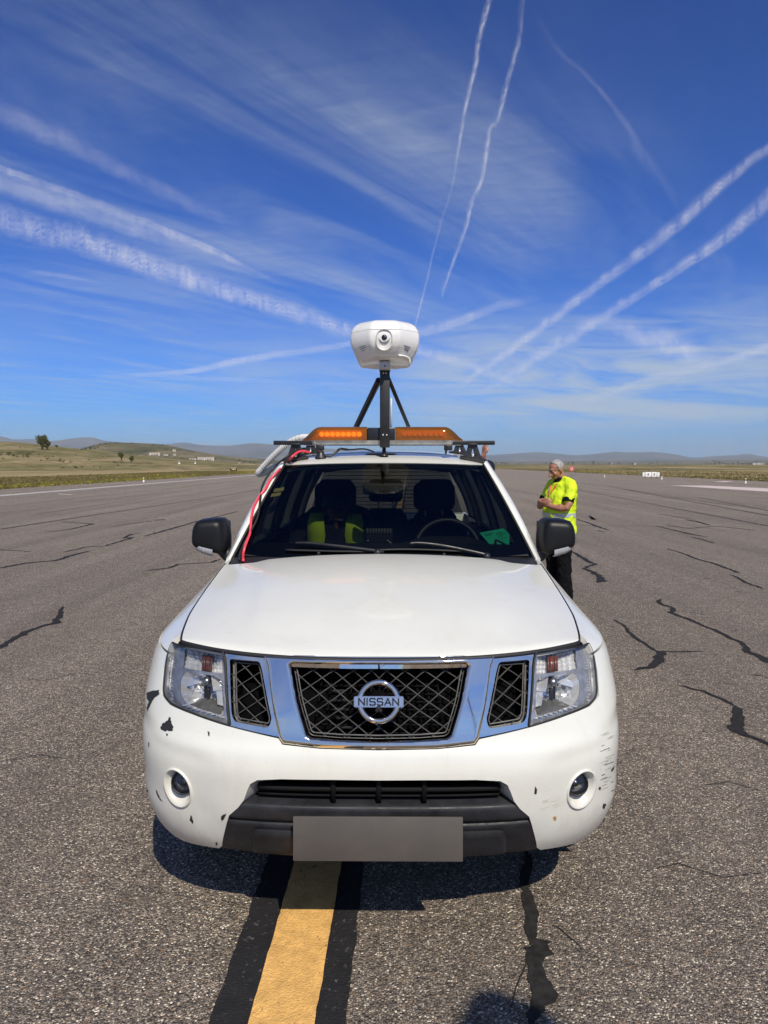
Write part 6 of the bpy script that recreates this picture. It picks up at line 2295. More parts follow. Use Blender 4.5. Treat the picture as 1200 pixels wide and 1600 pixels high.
# seat belt of the front passenger
bm = bmesh.new()
P = smooth_path([car_at_y(437, 776, 2.50), car_at_y(431, 789, 2.50), car_at_y(422, 797, 2.49), car_at_y(415, 800, 2.48)], 4)
add_tube(bm, P, 0.012, 8, True, 1.6)
from_bm('belt_guide', bm, mat('pale_grey_plastic', (0.42, 0.42, 0.42), 0.5), car)
# inspection stickers inside the glass
STK = mat('yellow_sticker', (0.85, 0.66, 0.18), 0.6, var=0.15, vscale=60)
for pl in ([(429, 763.5), (444.5, 761), (442.5, 766.5), (427, 769)], [(424.5, 771), (439.5, 769), (437.5, 774), (422.5, 776.5)]):
    st = pydata('sticker', [on_ws(*p, -0.001) for p in pl], [(0, 1, 2, 3)], STK, car)
    A_, B_, C_, D_ = [Vector(p) for p in pl]
    bm = bmesh.new()
    for (u0, u1, v0, v1) in ((0.22, 0.34, 0.2, 0.8), (0.40, 0.48, 0.3, 0.7), (0.62, 0.74, 0.25, 0.75)):
        def bl_(u_, v_):
            t = A_.lerp(B_, u_); q = D_.lerp(C_, u_); p = t.lerp(q, v_)
            return on_ws(p.x, p.y, 0.0005)
        bm.faces.new([bm.verts.new(bl_(u0, v0)), bm.verts.new(bl_(u1, v0)), bm.verts.new(bl_(u1, v1)), bm.verts.new(bl_(u0, v1))])
    from_bm('sticker_print', bm, mat('dark_print', (0.05, 0.04, 0.02), 0.7), st, False)
# roof aerial at the windscreen's top
ae = roof_pt(0, 0.06)
bm = bmesh.new()
add_lathe(bm, [(0.026, 0.0), (0.024, 0.012), (0.015, 0.022), (0.012, 0.026), (0.011, 0.07), (0.006, 0.085), (0.005, 0.10), (0.0, 0.10)], ae, (0, 0.25, 1), 16)
from_bm('aerial', bm, BLKPLA, car)
bm = bmesh.new()
ov = []
for k in range(20):
    a = 2 * math.pi * k / 20
    x_, y_ = -0.02 + 0.10 * math.cos(a), ae.y + 0.12 + 0.06 * math.sin(a)
    ov.append(bm.verts.new((x_, y_, roof_z(x_, y_) + 0.004)))
bm.faces.new(ov)
from_bm('sealant_ring', bm, mat('brown_sealant', (0.28, 0.19, 0.12), 0.7, var=0.3, vscale=40), car, False)

# ---- things lying behind the windscreen
MCn = MC
def loose(name, label, cat, loc=None, group=None):
    o = empty(name, MC @ Vector(loc), (0, 0, CAR_ROT))
    tag(o, label, cat, group)
    return o
# green card with a black arrow head
cardp = [(749.5, 830), (787, 823), (796.5, 832), (796, 849), (792, 851), (769, 852)]
o3 = on_ws(773, 840, -0.012)
cd_ = loose('permit_card', 'green card with black print lying at the driver side corner behind the windscreen', 'card', o3)
bm = bmesh.new()
top = [bm.verts.new(on_ws(*p, -0.012) - o3) for p in cardp]
bot = [bm.verts.new(on_ws(*p, -0.0135) - o3) for p in cardp]
bm.faces.new(top); bm.faces.new(list(reversed(bot)))
for i in range(len(top)): bm.faces.new((top[i], bot[i], bot[(i + 1) % len(top)], top[(i + 1) % len(top)]))
from_bm('card_sheet', bm, mat('green_card', (0.02, 0.66, 0.36), 0.55, var=0.1, vscale=20), cd_, False)
bm = bmesh.new()
def cpoly(pl): bm.faces.new([bm.verts.new(on_ws(*p, -0.0105) - o3) for p in pl])
cpoly([(771, 851.5), (773, 841), (777.5, 840.5), (775.5, 851.5)])
cpoly([(773.5, 841), (777.5, 840.5), (791, 847.5), (789, 850.5)])
from_bm('arrow_print', bm, mat('black_print', (0.012, 0.014, 0.013), 0.6), cd_, False)
bm = bmesh.new()
for k, (x0, x1, y0) in enumerate(((757, 772, 832.5), (758, 768, 834.5), (776, 786, 830.5), (775, 790, 833), (778, 787, 835.5), (783, 792, 838.5))):
    cpoly([(x0, y0), (x1, y0 - (x1 - x0) * 0.17), (x1, y0 - (x1 - x0) * 0.17 + 0.7), (x0, y0 + 0.7)])
from_bm('small_print', bm, mat('dark_green_print', (0.01, 0.16, 0.09), 0.6), cd_, False)
# terminal box on the dashboard
bx = loose('terminal_box', 'black control box with a row of pale terminals standing on the dashboard', 'control box', (-0.025, 1.70, 1.290))
bm = bmesh.new(); add_box(bm, (0, 0.03, 0.0), (0.155, 0.10, 0.085), None, 0.006); from_bm('case', bm, mat('box_black', (0.025, 0.025, 0.027), 0.5), bx, True, 40)
tmesh = None
for k in range(9):
    if tmesh is None:
        bm = bmesh.new(); add_box(bm, (0, 0, 0), (0.009, 0.012, 0.024), Euler((0.2, 0, 0)), 0.002)
        o = from_bm('terminal', bm, mat('terminal_grey', (0.30, 0.30, 0.28), 0.5), bx, True, 40); tmesh = o
    else:
        o = tmesh.copy(); COL.objects.link(o); o.parent = bx
    o.location = (-0.064 + 0.016 * k, -0.024, 0.036)
bm = bmesh.new()
for k in range(2):
    add_lathe(bm, [(0.0, 0.014), (0.008, 0.013), (0.009, 0.0)], (-0.062 + 0.112 * k, -0.022, -0.022), (0, -1, 0.2), 10)
from_bm('knob', bm, mat('post_steel', (0.5, 0.5, 0.5), 0.25, 1.0), bx)
bm = bmesh.new()
add_tube(bm, smooth_path([Vector((0.05, -0.02, -0.02)), Vector((0.07, -0.05, -0.032)), Vector((0.10, -0.07, -0.04)), Vector((0.135, -0.065, -0.036))], 5), 0.004, 6)
from_bm('wire', bm, mat('white_wire', (0.6, 0.6, 0.6), 0.5), bx)
# ================================================================== gear on the roof
def top_thing(name, loc, label, cat, group=None):
    o = empty(name, MC @ Vector(loc), (0, 0, CAR_ROT))
    return tag(o, label, cat, group)
STEELB = mat('black_powder_coat', (0.012, 0.012, 0.013), 0.45, var=0.3, vscale=12, bump=0.06, bscale=400)
BOLT = mat('zinc_bolt', (0.55, 0.55, 0.53), 0.3, 1.0)

# ---- rack: two crossbars on clamped feet
rk = top_thing('roof_rack', (0, 2.10, 1.80), 'black roof rack of two flat crossbars clamped to the white car roof', 'roof rack')
RO = Vector((0, 2.10, 1.80))
ZB = at_y(600, 692, 4.42).z            # height of the front bar
bm = bmesh.new(); add_box(bm, Vector((0.0, 2.12, ZB)) - RO, (1.365, 0.032, 0.026), None, 0.004); from_bm('crossbar', bm, STEELB, rk, True, 40)
bm = bmesh.new(); add_box(bm, Vector((0.0, 2.95, ZB + 0.024)) - RO, (1.40, 0.032, 0.026), None, 0.004); from_bm('crossbar', bm, STEELB, rk, True, 40)
for yb, zb_ in ((2.12, ZB), (2.95, ZB + 0.024)):
    for s in (-1, 1):
        bm = bmesh.new()
        # open A-shaped bracket: two posts, a top plate, and a broad foot that hooks over the roof edge
        x0 = 0.545
        zr = roof_z(0.56, yb)
        for (xa, xb) in ((x0 - 0.030, x0 - 0.010), (x0 + 0.038, x0 + 0.012)):
            add_tube(bm, [Vector((xb * s, yb, zb_ - 0.012)) - RO, Vector((xa * s, yb, zr + 0.018)) - RO], [0.011, 0.013], 6, True, 1.6)
        add_box(bm, Vector(((x0 + 0.001) * s, yb, zb_ - 0.010)) - RO, (0.06, 0.05, 0.012), None, 0.003)
        P = [Vector((q * s, yb, roof_z(q, yb) + 0.012)) - RO for q in lin(x0 - 0.075, 0.622, 6)] + [Vector((0.650 * s, yb, roof_z(0.62, yb) - 0.015)) - RO, Vector((0.664 * s, yb, roof_z(0.62, yb) - 0.055)) - RO]
        add_tube(bm, P, [0.010, 0.016, 0.019, 0.020, 0.021, 0.021, 0.020, 0.016, 0.010], 8, True, 2.2)
        from_bm('rack_foot', bm, BLKPLA, rk, True, 50)
        bm = bmesh.new(); add_lathe(bm, [(0, 0.014), (0.009, 0.013), (0.010, 0.0)], Vector((x0 * s, yb - 0.03, zr + 0.035)) - RO, (0, -1, 0), 10); from_bm('bolt', bm, BOLT, rk)
# small clamps and a cable stub under the bar
for x_, s_ in ((-0.395, 1), (0.395, 1)):
    bm = bmesh.new()
    add_box(bm, Vector((x_, 2.11, ZB - 0.030)) - RO, (0.05, 0.03, 0.035), None, 0.005)
    add_tube(bm, [Vector((x_ - 0.012, 2.09, ZB - 0.02)) - RO, Vector((x_ - 0.016, 2.09, ZB - 0.07)) - RO], 0.007, 6)
    from_bm('clamp', bm, STEELB, rk, True, 40)
for k in range(7):
    bm = bmesh.new(); add_lathe(bm, [(0, 0.010), (0.0045, 0.009), (0.005, 0)], Vector((lerp(-0.16, 0.33, k / 6), 2.11, ZB - 0.013)) - RO, (0, 0, -1), 8)
    from_bm('bolt', bm, BOLT, rk)

# magnetic aerial foot with a thin whip cable on the left
av = top_thing('magnetic_aerial', (-0.39, 2.10, roof_z(-0.39, 2.1)), 'small black magnetic aerial with a bent lead under the left of the light bar', 'aerial')
bm = bmesh.new()
add_lathe(bm, [(0.036, 0.0), (0.034, 0.012), (0.022, 0.03), (0.018, 0.045), (0.0, 0.05)], (0, 0, 0), (0, 0, 1), 18)
from_bm('foot', bm, BLKPLA, av)
bm = bmesh.new()
add_tube(bm, smooth_path([Vector((0.02, 0, 0.02)), Vector((0.06, 0.0, 0.015)), Vector((0.10, 0.02, 0.045)), Vector((0.12, 0.02, 0.06)), Vector((0.17, 0.05, 0.055)), Vector((0.26, 0.06, 0.060)), Vector((0.31, 0.05, 0.048)), Vector((0.325, 0.04, 0.042))], 5), [0.0075] * 20 + [0.005] * 16, 7)
from_bm('lead', bm, STEELB, av)

# ---- amber light bar
LY = 2.22
zb0, zt0 = at_y(600, 690, 4.50).z, at_y(600, 668.5, 4.50).z
LH = zt0 - zb0
xl, xr = at_y(473, 680, 4.50).x, at_y(722, 680, 4.50).x
lb = top_thing('light_bar', (0, LY, zb0), 'amber warning light bar with the left row of lamps lit, on the black roof rack', 'light bar')
def make_amber():
    m = bpy.data.materials.new('amber_lens')
    m.use_nodes = True
    t = NT(m.node_tree)
    out = t.n('ShaderNodeOutputMaterial')
    ob = t.n('ShaderNodeTexCoord').outputs['Object']
    tr = t.n('ShaderNodeBsdfTransparent'); tr.inputs[0].default_value = (0.82, 0.33, 0.02, 1)
    df = t.n('ShaderNodeBsdfDiffuse'); df.inputs[0].default_value = (0.66, 0.27, 0.018, 1)
    tl = t.n('ShaderNodeBsdfTranslucent'); tl.inputs[0].default_value = (0.80, 0.33, 0.02, 1)
    gl = t.n('ShaderNodeBsdfGlossy', i_Roughness=0.06)
    m0 = t.n('ShaderNodeMixShader', i_0=0.5); t.link(df.outputs[0], m0.inputs[1]); t.link(tl.outputs[0], m0.inputs[2])
    m1 = t.n('ShaderNodeMixShader', i_0=0.34); t.link(tr.outputs[0], m1.inputs[1]); t.link(m0.outputs[0], m1.inputs[2])
    fr = t.n('ShaderNodeFresnel', i_IOR=1.45)
    m2 = t.n('ShaderNodeMixShader'); t.link(fr.outputs[0], m2.inputs[0]); t.link(m1.outputs[0], m2.inputs[1]); t.link(gl.outputs[0], m2.inputs[2])
    t.link(m2.outputs[0], out.inputs[0])
    return m
AMBER = make_amber()
def lens_dome(xin, xout, s):
    """amber cover, its outer end sloping down like a boat's bow"""
    bm = bmesh.new()
    rings = []
    L = abs(xout - xin)
    for k in range(25):
        t = k / 24
        x = lerp(xin, xout, t)
        de = (1 - t) * L
        ht = LH * (0.10 + 0.90 * sstep(de, 0.0, 0.115) ** 0.7) if de < 0.115 else LH
        dp = 0.14 * (0.35 + 0.65 * sstep(de, 0.0, 0.12) ** 0.6)
        ring = []
        for a in lin(0, math.pi, 16):
            e = 0.45
            yy = dp * math.copysign(abs(math.cos(a)) ** e, math.cos(a))
            zz_ = ht * abs(math.sin(a)) ** e
            ring.append(Vector((x, -yy, 0.004 + zz_)))
        rings.append(ring)
    add_loft(bm, rings, False, False)
    bm.faces.new([bm.verts.new(p) for p in rings[0]])
    bmesh.ops.recalc_face_normals(bm, faces=bm.faces)
    return bm
xc0, xc1 = at_y(574, 680, 4.5).x, at_y(617, 680, 4.5).x
from_bm('amber_cover', lens_dome(xc0, xl, -1), AMBER, lb, True, 45)
from_bm('amber_cover', lens_dome(xc1, xr, 1), AMBER, lb, True, 45)
bm = bmesh.new()
add_box(bm, ((xc0 + xc1) / 2, 0.0, LH * 0.48), (xc1 - xc0 - 0.004, 0.25, LH * 0.94), None, 0.006)
from_bm('centre_housing', bm, mat('bar_black', (0.015, 0.015, 0.017), 0.3), lb, True, 40)
bm = bmesh.new()
rings = []
for x, w_ in ((xl + 0.005, 0.06), (xl + 0.08, 0.13), (xr - 0.08, 0.13), (xr - 0.005, 0.06)):
    rings.append([Vector((x, -w_, 0.004)), Vector((x, w_, 0.004)), Vector((x, w_ * 0.95, -0.022)), Vector((x, -w_ * 0.95, -0.022))])
add_loft(bm, rings); bmesh.ops.recalc_face_normals(bm, faces=bm.faces)
from_bm('base_tray', bm, mat('bar_aluminium', (0.42, 0.41, 0.39), 0.4, 0.7, var=0.25, vscale=14), lb, True, 40)
# grey fittings just inside the covers
for x_ in (xc0 - 0.018, xc1 + 0.018):
    bm = bmesh.new(); add_box(bm, (x_, -0.09, LH * 0.5), (0.026, 0.06, LH * 0.8), None, 0.004)
    from_bm('end_fitting', bm, mat('fitting_brown', (0.30, 0.18, 0.09), 0.5), lb, True, 40)
# lamps: nine round ones in each half, lit on the left
LIT = mat('lit_amber_lamp', (0.9, 0.4, 0.03), 0.3, emit=(1.0, 0.48, 0.05), es=1.9)
UNLIT = mat('unlit_amber_lamp', (0.9, 0.62, 0.22), 0.2)
TRAY = mat('lamp_tray', (0.55, 0.30, 0.09), 0.45)
for half, (pa, pb, n_, mm) in enumerate(((502, 561, 8, LIT), (632, 690, 8, UNLIT))):
    first = None
    for k in range(n_):
        x_ = at_y(lerp(pa, pb, k / (n_ - 1)), 680, 4.40).x
        if first is None:
            bm = bmesh.new()
            add_lathe(bm, [(0.0145, -0.004), (0.0148, 0.002), (0.012, 0.008), (0.007, 0.0095), (0.0055, 0.0065), (0.0, 0.006)], (0, 0, 0), (0, -1, 0), 18)
            o = from_bm('lamp', bm, mm, lb); first = o
        else:
            o = first.copy(); COL.objects.link(o); o.parent = lb
        o.location = (x_, -0.085, LH * 0.50)
    bm = bmesh.new()
    xa, xb = at_y(pa - 8, 680, 4.4).x, at_y(pb + 8, 680, 4.4).x
    add_box(bm, ((xa + xb) / 2, -0.068, LH * 0.5), (abs(xb - xa), 0.012, LH * 0.62), None, 0.003)
    from_bm('lamp_tray', bm, TRAY, lb, True, 40)

# ---- camera pod on its braced mast
MY = 2.075
mx = 0.005
m0 = Vector((mx, MY, 1.80))
ms = top_thing('mapping_camera', m0, 'white faceted camera pod with a round lens on a black braced mast above the roof', 'camera')
zmt = at_y(600, 575, 4.37).z
zmb = ZB - 0.03
bm = bmesh.new()
add_box(bm, Vector((mx, MY, (zmt + zmb) / 2)) - m0, (0.060, 0.055, zmt - zmb), None, 0.004)
from_bm('mast_tube', bm, STEELB, ms, True, 40)
bm = bmesh.new()
add_box(bm, Vector((mx, MY, zmt - 0.012)) - m0, (0.066, 0.062, 0.02), None, 0.003)
from_bm('mast_collar', bm, STEELB, ms, True, 40)
for k, (x_, z_) in enumerate(((-0.011, zmb + 0.075), (0.011, zmb + 0.075), (-0.008, zmt - 0.035), (0.008, zmt - 0.035))):
    bm = bmesh.new(); add_lathe(bm, [(0, 0.008), (0.005, 0.007), (0.0055, 0)], Vector((mx + x_, MY - 0.028, z_)) - m0, (0, -1, 0), 8); from_bm('bolt', bm, BOLT, ms)
for (a_, b_, r_) in (((592, 594, 4.40), (552, 672, 5.0), 0.020), ((606, 589, 4.40), (642, 671, 4.9), 0.013)):
    A_ = MCI @ at_y(*a_); B_ = MCI @ at_y(*b_); B_.z -= 0.02
    bm = bmesh.new(); add_tube(bm, [A_ - m0, (A_ + B_) / 2 - m0, B_ - m0], r_, 8); from_bm('brace', bm, STEELB, ms, True, 50)
bm = bmesh.new()   # white lead beside the mast
add_tube(bm, [Vector((mx + 0.038, MY + 0.03, zmt - 0.18)) - m0, Vector((mx + 0.039, MY + 0.03, (zmt + zmb) / 2)) - m0, Vector((mx + 0.038, MY + 0.03, zmb + 0.11)) - m0], 0.006, 8)
from_bm('lead', bm, mat('white_wire', (0.6, 0.6, 0.6), 0.5), ms)
# pod: eight-sided plan, rounded shoulders, waist seam, tapering to a flat underside
PODW = mat('white_pod_shell', (0.74, 0.73, 0.71), 0.32, coat=0.5, var=0.04, vscale=10, rvar=0.06)
zp0, zp1 = at_y(600, 572, 4.35).z, at_y(600, 505, 4.35).z
PH = zp1 - zp0
PW = at_y(653, 540, 4.36).x - at_y(547, 540, 4.36).x
pod = empty('pod', Vector((mx + 0.001, MY, zp0)) - m0, parent=ms)
def oct_ring(hw, hd, cf, z, rnd_=0.16, n=8):
    """rounded octagon: half width, half depth, chamfer"""
    base = [(-hw + cf * 1.0, -hd), (hw - cf * 1.0, -hd), (hw, -hd + cf * 0.9), (hw, hd - cf * 0.9), (hw - cf, hd), (-hw + cf, hd), (-hw, hd - cf * 0.9), (-hw, -hd + cf * 0.9)]
    return [Vector((x, y, z)) for x, y in rounded(base, min(hw, hd) * rnd_ * 0.5, 5)]
def pod_ring(t):
    sx_, sy_ = interp(secs, t)
    ring = oct_ring(hw0 * sx_, hd0 * sy_, hw0 * 0.58 * min(sx_, 1), PH * t)
    for p in ring:      # the underside rises towards the front
        p.z += 0.058 * max(0.0, -p.y / hd0) * max(0.0, 1 - t / 0.55) ** 1.5
    return ring
secs = [(0.00, 0.70, 0.68), (0.03, 0.745, 0.74), (0.20, 0.865, 0.87), (0.35, 0.945, 0.95), (0.50, 0.99, 0.99), (0.60, 1.0, 1.0), (0.72, 0.985, 0.985), (0.82, 0.93, 0.935), (0.90, 0.845, 0.86), (0.96, 0.72, 0.75), (1.0, 0.54, 0.57)]
bm = bmesh.new()
hw0, hd0 = PW / 2, PW / 2 * 0.95
rings = []
for j in range(45):
    t = j / 44
    sx_, sy_ = interp([(a, b, c) for a, b, c in secs], t)
    rings.append(pod_ring(t))
add_loft(bm, rings)
bmesh.ops.recalc_face_normals(bm, faces=bm.faces)
from_bm('shell', bm, PODW, pod, True, 60)
# waist seam
bm = bmesh.new()
sx_, sy_ = interp(secs, 0.73)
rg = oct_ring(hw0 * sx_ + 0.0006, hd0 * sy_ + 0.0006, hw0 * 0.58, PH * 0.73)
add_tube(bm, rg + rg[:2], 0.0012, 5, False)
from_bm('seam', bm, mat('seam_grey', (0.25, 0.25, 0.25), 0.7), pod)
# lens in its stadium-shaped well
fx, fz = at_y(598, 526, 4.2).x - mx, 0
lz = at_y(600, 527, 4.17).z - zp0
t_ = lz / PH
yf = -hd0 * interp(secs, t_)[1]
yft = yf
lx = -0.003
def stad(r, z0, z1, y, n=16):
    pts = [Vector((lx + r * math.cos(a), y, z1 + r * math.sin(a))) for a in lin(0, math.pi, n)]
    pts += [Vector((lx + r * math.cos(a), y, z0 + r * math.sin(a))) for a in lin(math.pi, 2 * math.pi, n)]
    return pts
bm = bmesh.new()
rings = [stad(0.0475, lz - 0.030, lz, yf - 0.004), stad(0.046, lz - 0.030, lz, yf - 0.007), stad(0.043, lz - 0.029, lz, yf - 0.006), stad(0.040, lz - 0.014, lz, yf + 0.004), stad(0.030, lz - 0.002, lz, yf + 0.020), stad(0.0275, lz, lz, yf + 0.022)]
add_loft(bm, rings, True, False); bmesh.ops.recalc_face_normals(bm, faces=bm.faces)
from_bm('lens_well', bm, mat('well_grey', (0.50, 0.49, 0.475), 0.45), pod, True, 50)
bm = bmesh.new(); add_lathe(bm, [(0.036, -0.012), (0.034, 0.0), (0.022, -0.004), (0.0185, -0.010)], (lx, yf, lz), (0, -1, 0), 28); from_bm('lens_hood', bm, mat('hood_grey', (0.20, 0.20, 0.20), 0.4), pod)
bm = bmesh.new(); add_lathe(bm, [(0.0, 0.002), (0.008, 0.0015), (0.0155, -0.001), (0.0195, -0.006)], (lx, yf - 0.002, lz), (0, -1, 0), 24); from_bm('lens', bm, mat('lens_black', (0.006, 0.006, 0.01), 0.04, coat=1.0), pod)
# air slots on the two front chamfers, in threes
def face_pt(x, z):
    """point on the pod's front surface above (x, z), by ray"""
    loc, n_, i_, d_ = podtree.ray_cast(Vector((x, -2, z)), Vector((0, 1, 0)))
    return loc, n_
pv = [p for r in rings for p in r]
allr = []
for j in range(45):
    t = j / 44
    sx_, sy_ = interp(secs, t)
    allr.append(pod_ring(t))
nr_ = len(allr[0])
podtree = BVHTree.FromPolygons([p for r in allr for p in r], [(j * nr_ + i, j * nr_ + (i + 1) % nr_, (j + 1) * nr_ + (i + 1) % nr_, (j + 1) * nr_ + i) for j in range(44) for i in range(nr_)])
SLOT = mat('slot_dark', (0.05, 0.05, 0.05), 0.7)
for s in (-1, 1):
    for k in range(3):
        P = []
        for q in lin(0, 1, 4):
            x_ = s * lerp(0.112 + 0.002 * k, 0.150 - 0.006 * k, q)
            z_ = lz - 0.040 - 0.011 * k - 0.007 * (q if s > 0 else -q + 0.0) * (1 if s > 0 else -1) * 1.0
            z_ = lz - 0.040 - 0.011 * k - 0.006 * q
            loc, n_ = face_pt(x_, z_)
            if loc: P.append(loc + n_ * (0.0006 if n_.y < 0 else -0.0006))
        if len(P) > 1:
            bm = bmesh.new(); add_tube(bm, P, 0.0016, 6); from_bm('air_slot', bm, SLOT, pod)
# mounting bracket under the pod, with screws; handle lip at the right lower edge
bm = bmesh.new(); add_box(bm, (0, -0.055, -0.004), (0.066, 0.05, 0.048), None, 0.004); from_bm('bracket', bm, mat('bracket_pale', (0.48, 0.46, 0.43), 0.4, 0.2), pod, True, 40)
bm = bmesh.new(); add_lathe(bm, [(0, 0.004), (0.005, 0.0035), (0.0055, 0)], (0.0, -0.080, -0.008), (0, -1, 0), 10); from_bm('screw', bm, mat('screw_dark', (0.12, 0.12, 0.12), 0.4, 0.8), pod)
bm = bmesh.new()
add_tube(bm, smooth_path([Vector((0.08, -hd0 * 0.70, 0.045)), Vector((0.115, -hd0 * 0.66, 0.043)), Vector((0.142, -hd0 * 0.58, 0.032)), Vector((0.148, -hd0 * 0.54, 0.012)), Vector((0.147, -hd0 * 0.50, 0.0))], 5), 0.006, 8)
from_bm('handle_lip', bm, PODW, pod)
bm = bmesh.new()
add_box(bm, (0.0, 0.0, 0.006), (0.06, 0.05, 0.03), None, 0.004)
from_bm('mount_plate', bm, mat('bracket_pale', (0.48, 0.46, 0.43), 0.4, 0.2), pod, True, 40)

# ---- white corrugated hose running off the rack, down and back to the side window
hp = [(505, 681, 4.9), (488, 683, 4.95), (470, 684, 5.0), (455, 690, 5.05), (440, 701, 5.1), (425, 715, 5.15), (411, 730, 5.2), (405, 737, 5.22), (404, 740, 5.24), (409, 740.5, 5.25), (420, 734, 5.25), (432, 728, 5.22), (450, 722, 5.15)]
P = smooth_path([MCI @ at_y(*q) for q in hp], 14)
hs_o = top_thing('corrugated_hose', P[0], 'white corrugated hose looping off the left of the roof rack to the side window', 'hose')
bm = bmesh.new()
# fine resample for the ribs
Q = []
for a, b in zip(P[:-1], P[1:]):
    n_ = max(1, int((b - a).length / 0.0035))
    for k in range(n_): Q.append(a.lerp(b, k / n_) - P[0])
add_tube(bm, Q, [0.0225 + 0.0016 * math.sin(i * 1.25) for i in range(len(Q))], 12)
from_bm('hose_tube', bm, mat('white_hose', (0.66, 0.65, 0.62), 0.45), hs_o)

# ---- cables coming down the pillar
_sv, _sf = [], []
for nm in ('front_pillar', 'front_pillar.001', 'windscreen', 'roof'):
    me = bpy.data.objects[nm].data
    b0 = len(_sv)
    _sv += [v_.co.copy() for v_ in me.vertices]
    _sf += [tuple(b0 + i for i in p.vertices) for p in me.polygons]
_skin = BVHTree.FromPolygons(_sv, _sf)
def cable(name, pts, r, m, label, cat):
    """a cable lying on the car's skin; pts (px, py[, distance where it hangs free])"""
    W = []
    for q in pts:
        r_ = cray(q[0], q[1])
        if len(q) > 2:
            W.append(MCI @ at_y(*q)); continue
        loc, n_, i_, d_ = _skin.ray_cast(ECAM, r_)
        if loc is not None:
            W.append(loc - r_ * 0.020)
        else:       # just outside the pillar's edge: at the pillar's own depth
            W.append(MCI @ at_y(q[0], q[1], 4.345 - (q[1] - 721) * 0.0041))
    W = smooth_path(W, 7)
    o = top_thing(name, W[0], label, cat)
    bm = bmesh.new(); add_tube(bm, [p - W[0] for p in W], r, 8)
    from_bm(name + '_sheath', bm, m, o)
    return o
cable('red_cable', [(484, 707, 4.42), (478, 705.5, 4.40), (470, 705, 4.37), (463, 708, 4.33), (455, 715, 4.29), (448, 722.5), (435, 735.5), (423, 748.5), (415, 763), (407, 773), (400, 785), (395.5, 795), (392.5, 811), (391, 831), (386.5, 844), (382.5, 855), (380, 866), (380, 876, 3.60)],
      0.0075, mat('red_cable_sheath', (0.72, 0.06, 0.09), 0.35), 'red cable running from the roof rack down the left windscreen pillar', 'cable')
cable('black_cable', [(476, 701, 4.45), (462, 705, 4.34), (445, 716, 4.28), (429, 730), (416, 747), (409, 763), (407, 778), (403, 806), (394, 826), (385.5, 842), (377, 860), (374, 874, 3.60)],
      0.0065, mat('black_cable_sheath', (0.012, 0.012, 0.012), 0.5), 'black cable beside the red one on the left windscreen pillar', 'cable')
# ================================================================== people
SKIN = mat('sunned_skin', (0.36, 0.165, 0.100), 0.5, var=0.12, vscale=18, sss=0.15)
HIVIS = mat('hi_vis_yellow', (0.62, 0.80, 0.012), 0.75, var=0.07, vscale=9, bump=0.35, bscale=14, emit=(0.55, 0.75, 0.0), es=0.0)
TAPE = mat('reflective_tape', (0.50, 0.55, 0.50), 0.35, 0.3)
BLKC = mat('black_cloth', (0.006, 0.006, 0.007), 0.95, spec=0.12, bump=0.4, bscale=16)
NAVY = mat('navy_cloth', (0.014, 0.016, 0.026), 0.9, bump=0.3, bscale=20)
GREYH = mat('grey_hair', (0.30, 0.285, 0.27), 0.6, var=0.45, vscale=70, bump=0.5, bscale=160)
BLKH = mat('black_hair', (0.010, 0.008, 0.007), 0.45, bump=0.5, bscale=160)
EYEW = mat('eye_white', (0.6, 0.58, 0.55), 0.2)
EYED = mat('eye_dark', (0.02, 0.012, 0.01), 0.15)

def ell(bm, c, r, rot=None, n=2):
    q = bmesh.ops.create_icosphere(bm, subdivisions=n, radius=1.0)
    M = Matrix.Translation(Vector(c)) @ (rot.to_matrix().to_4x4() if rot else Matrix.Identity(4)) @ Matrix.Diagonal((*r, 1))
    bmesh.ops.transform(bm, matrix=M, verts=q['verts'])
def limb(bm, pts, rad, n=12):
    P = smooth_path(pts, 4)
    k = len(pts) - 1
    rs_ = []
    for i in range(len(P)):
        t = i / 4; a = min(int(t), k - 1)
        rs_.append(lerp(rad[a], rad[a + 1], t - a))
    add_tube(bm, P, rs_, n)
    ell(bm, pts[0], (rad[0],) * 3); ell(bm, pts[-1], (rad[-1],) * 3)
def fuse(name, bm, m, parent, voxel=0.010, sm=6, folds=0.0):
    bmesh.ops.recalc_face_normals(bm, faces=bm.faces)
    o = from_bm(name, bm, m, parent, True)
    r = o.modifiers.new('fuse', 'REMESH'); r.mode = 'VOXEL'; r.voxel_size = voxel; r.use_smooth_shade = True
    s = o.modifiers.new('soften', 'SMOOTH'); s.iterations = sm; s.factor = 0.5
    if folds:
        tx = bpy.data.textures.get('cloth_folds')
        if tx is None:
            tx = bpy.data.textures.new('cloth_folds', 'CLOUDS'); tx.noise_scale = 0.075; tx.noise_depth = 3
        dm = o.modifiers.new('folds', 'DISPLACE'); dm.texture = tx; dm.strength = folds; dm.mid_level = 0.5; dm.texture_coords = 'LOCAL'
    return o
def sring(z, rx, ry, yc, xc=0.0, e=0.8, n=28):
    return [Vector((xc + rx * math.copysign(abs(math.cos(a)) ** e, math.cos(a)), yc + ry * math.copysign(abs(math.sin(a)) ** e, math.sin(a)), z)) for a in [2 * math.pi * k / n for k in range(n)]]
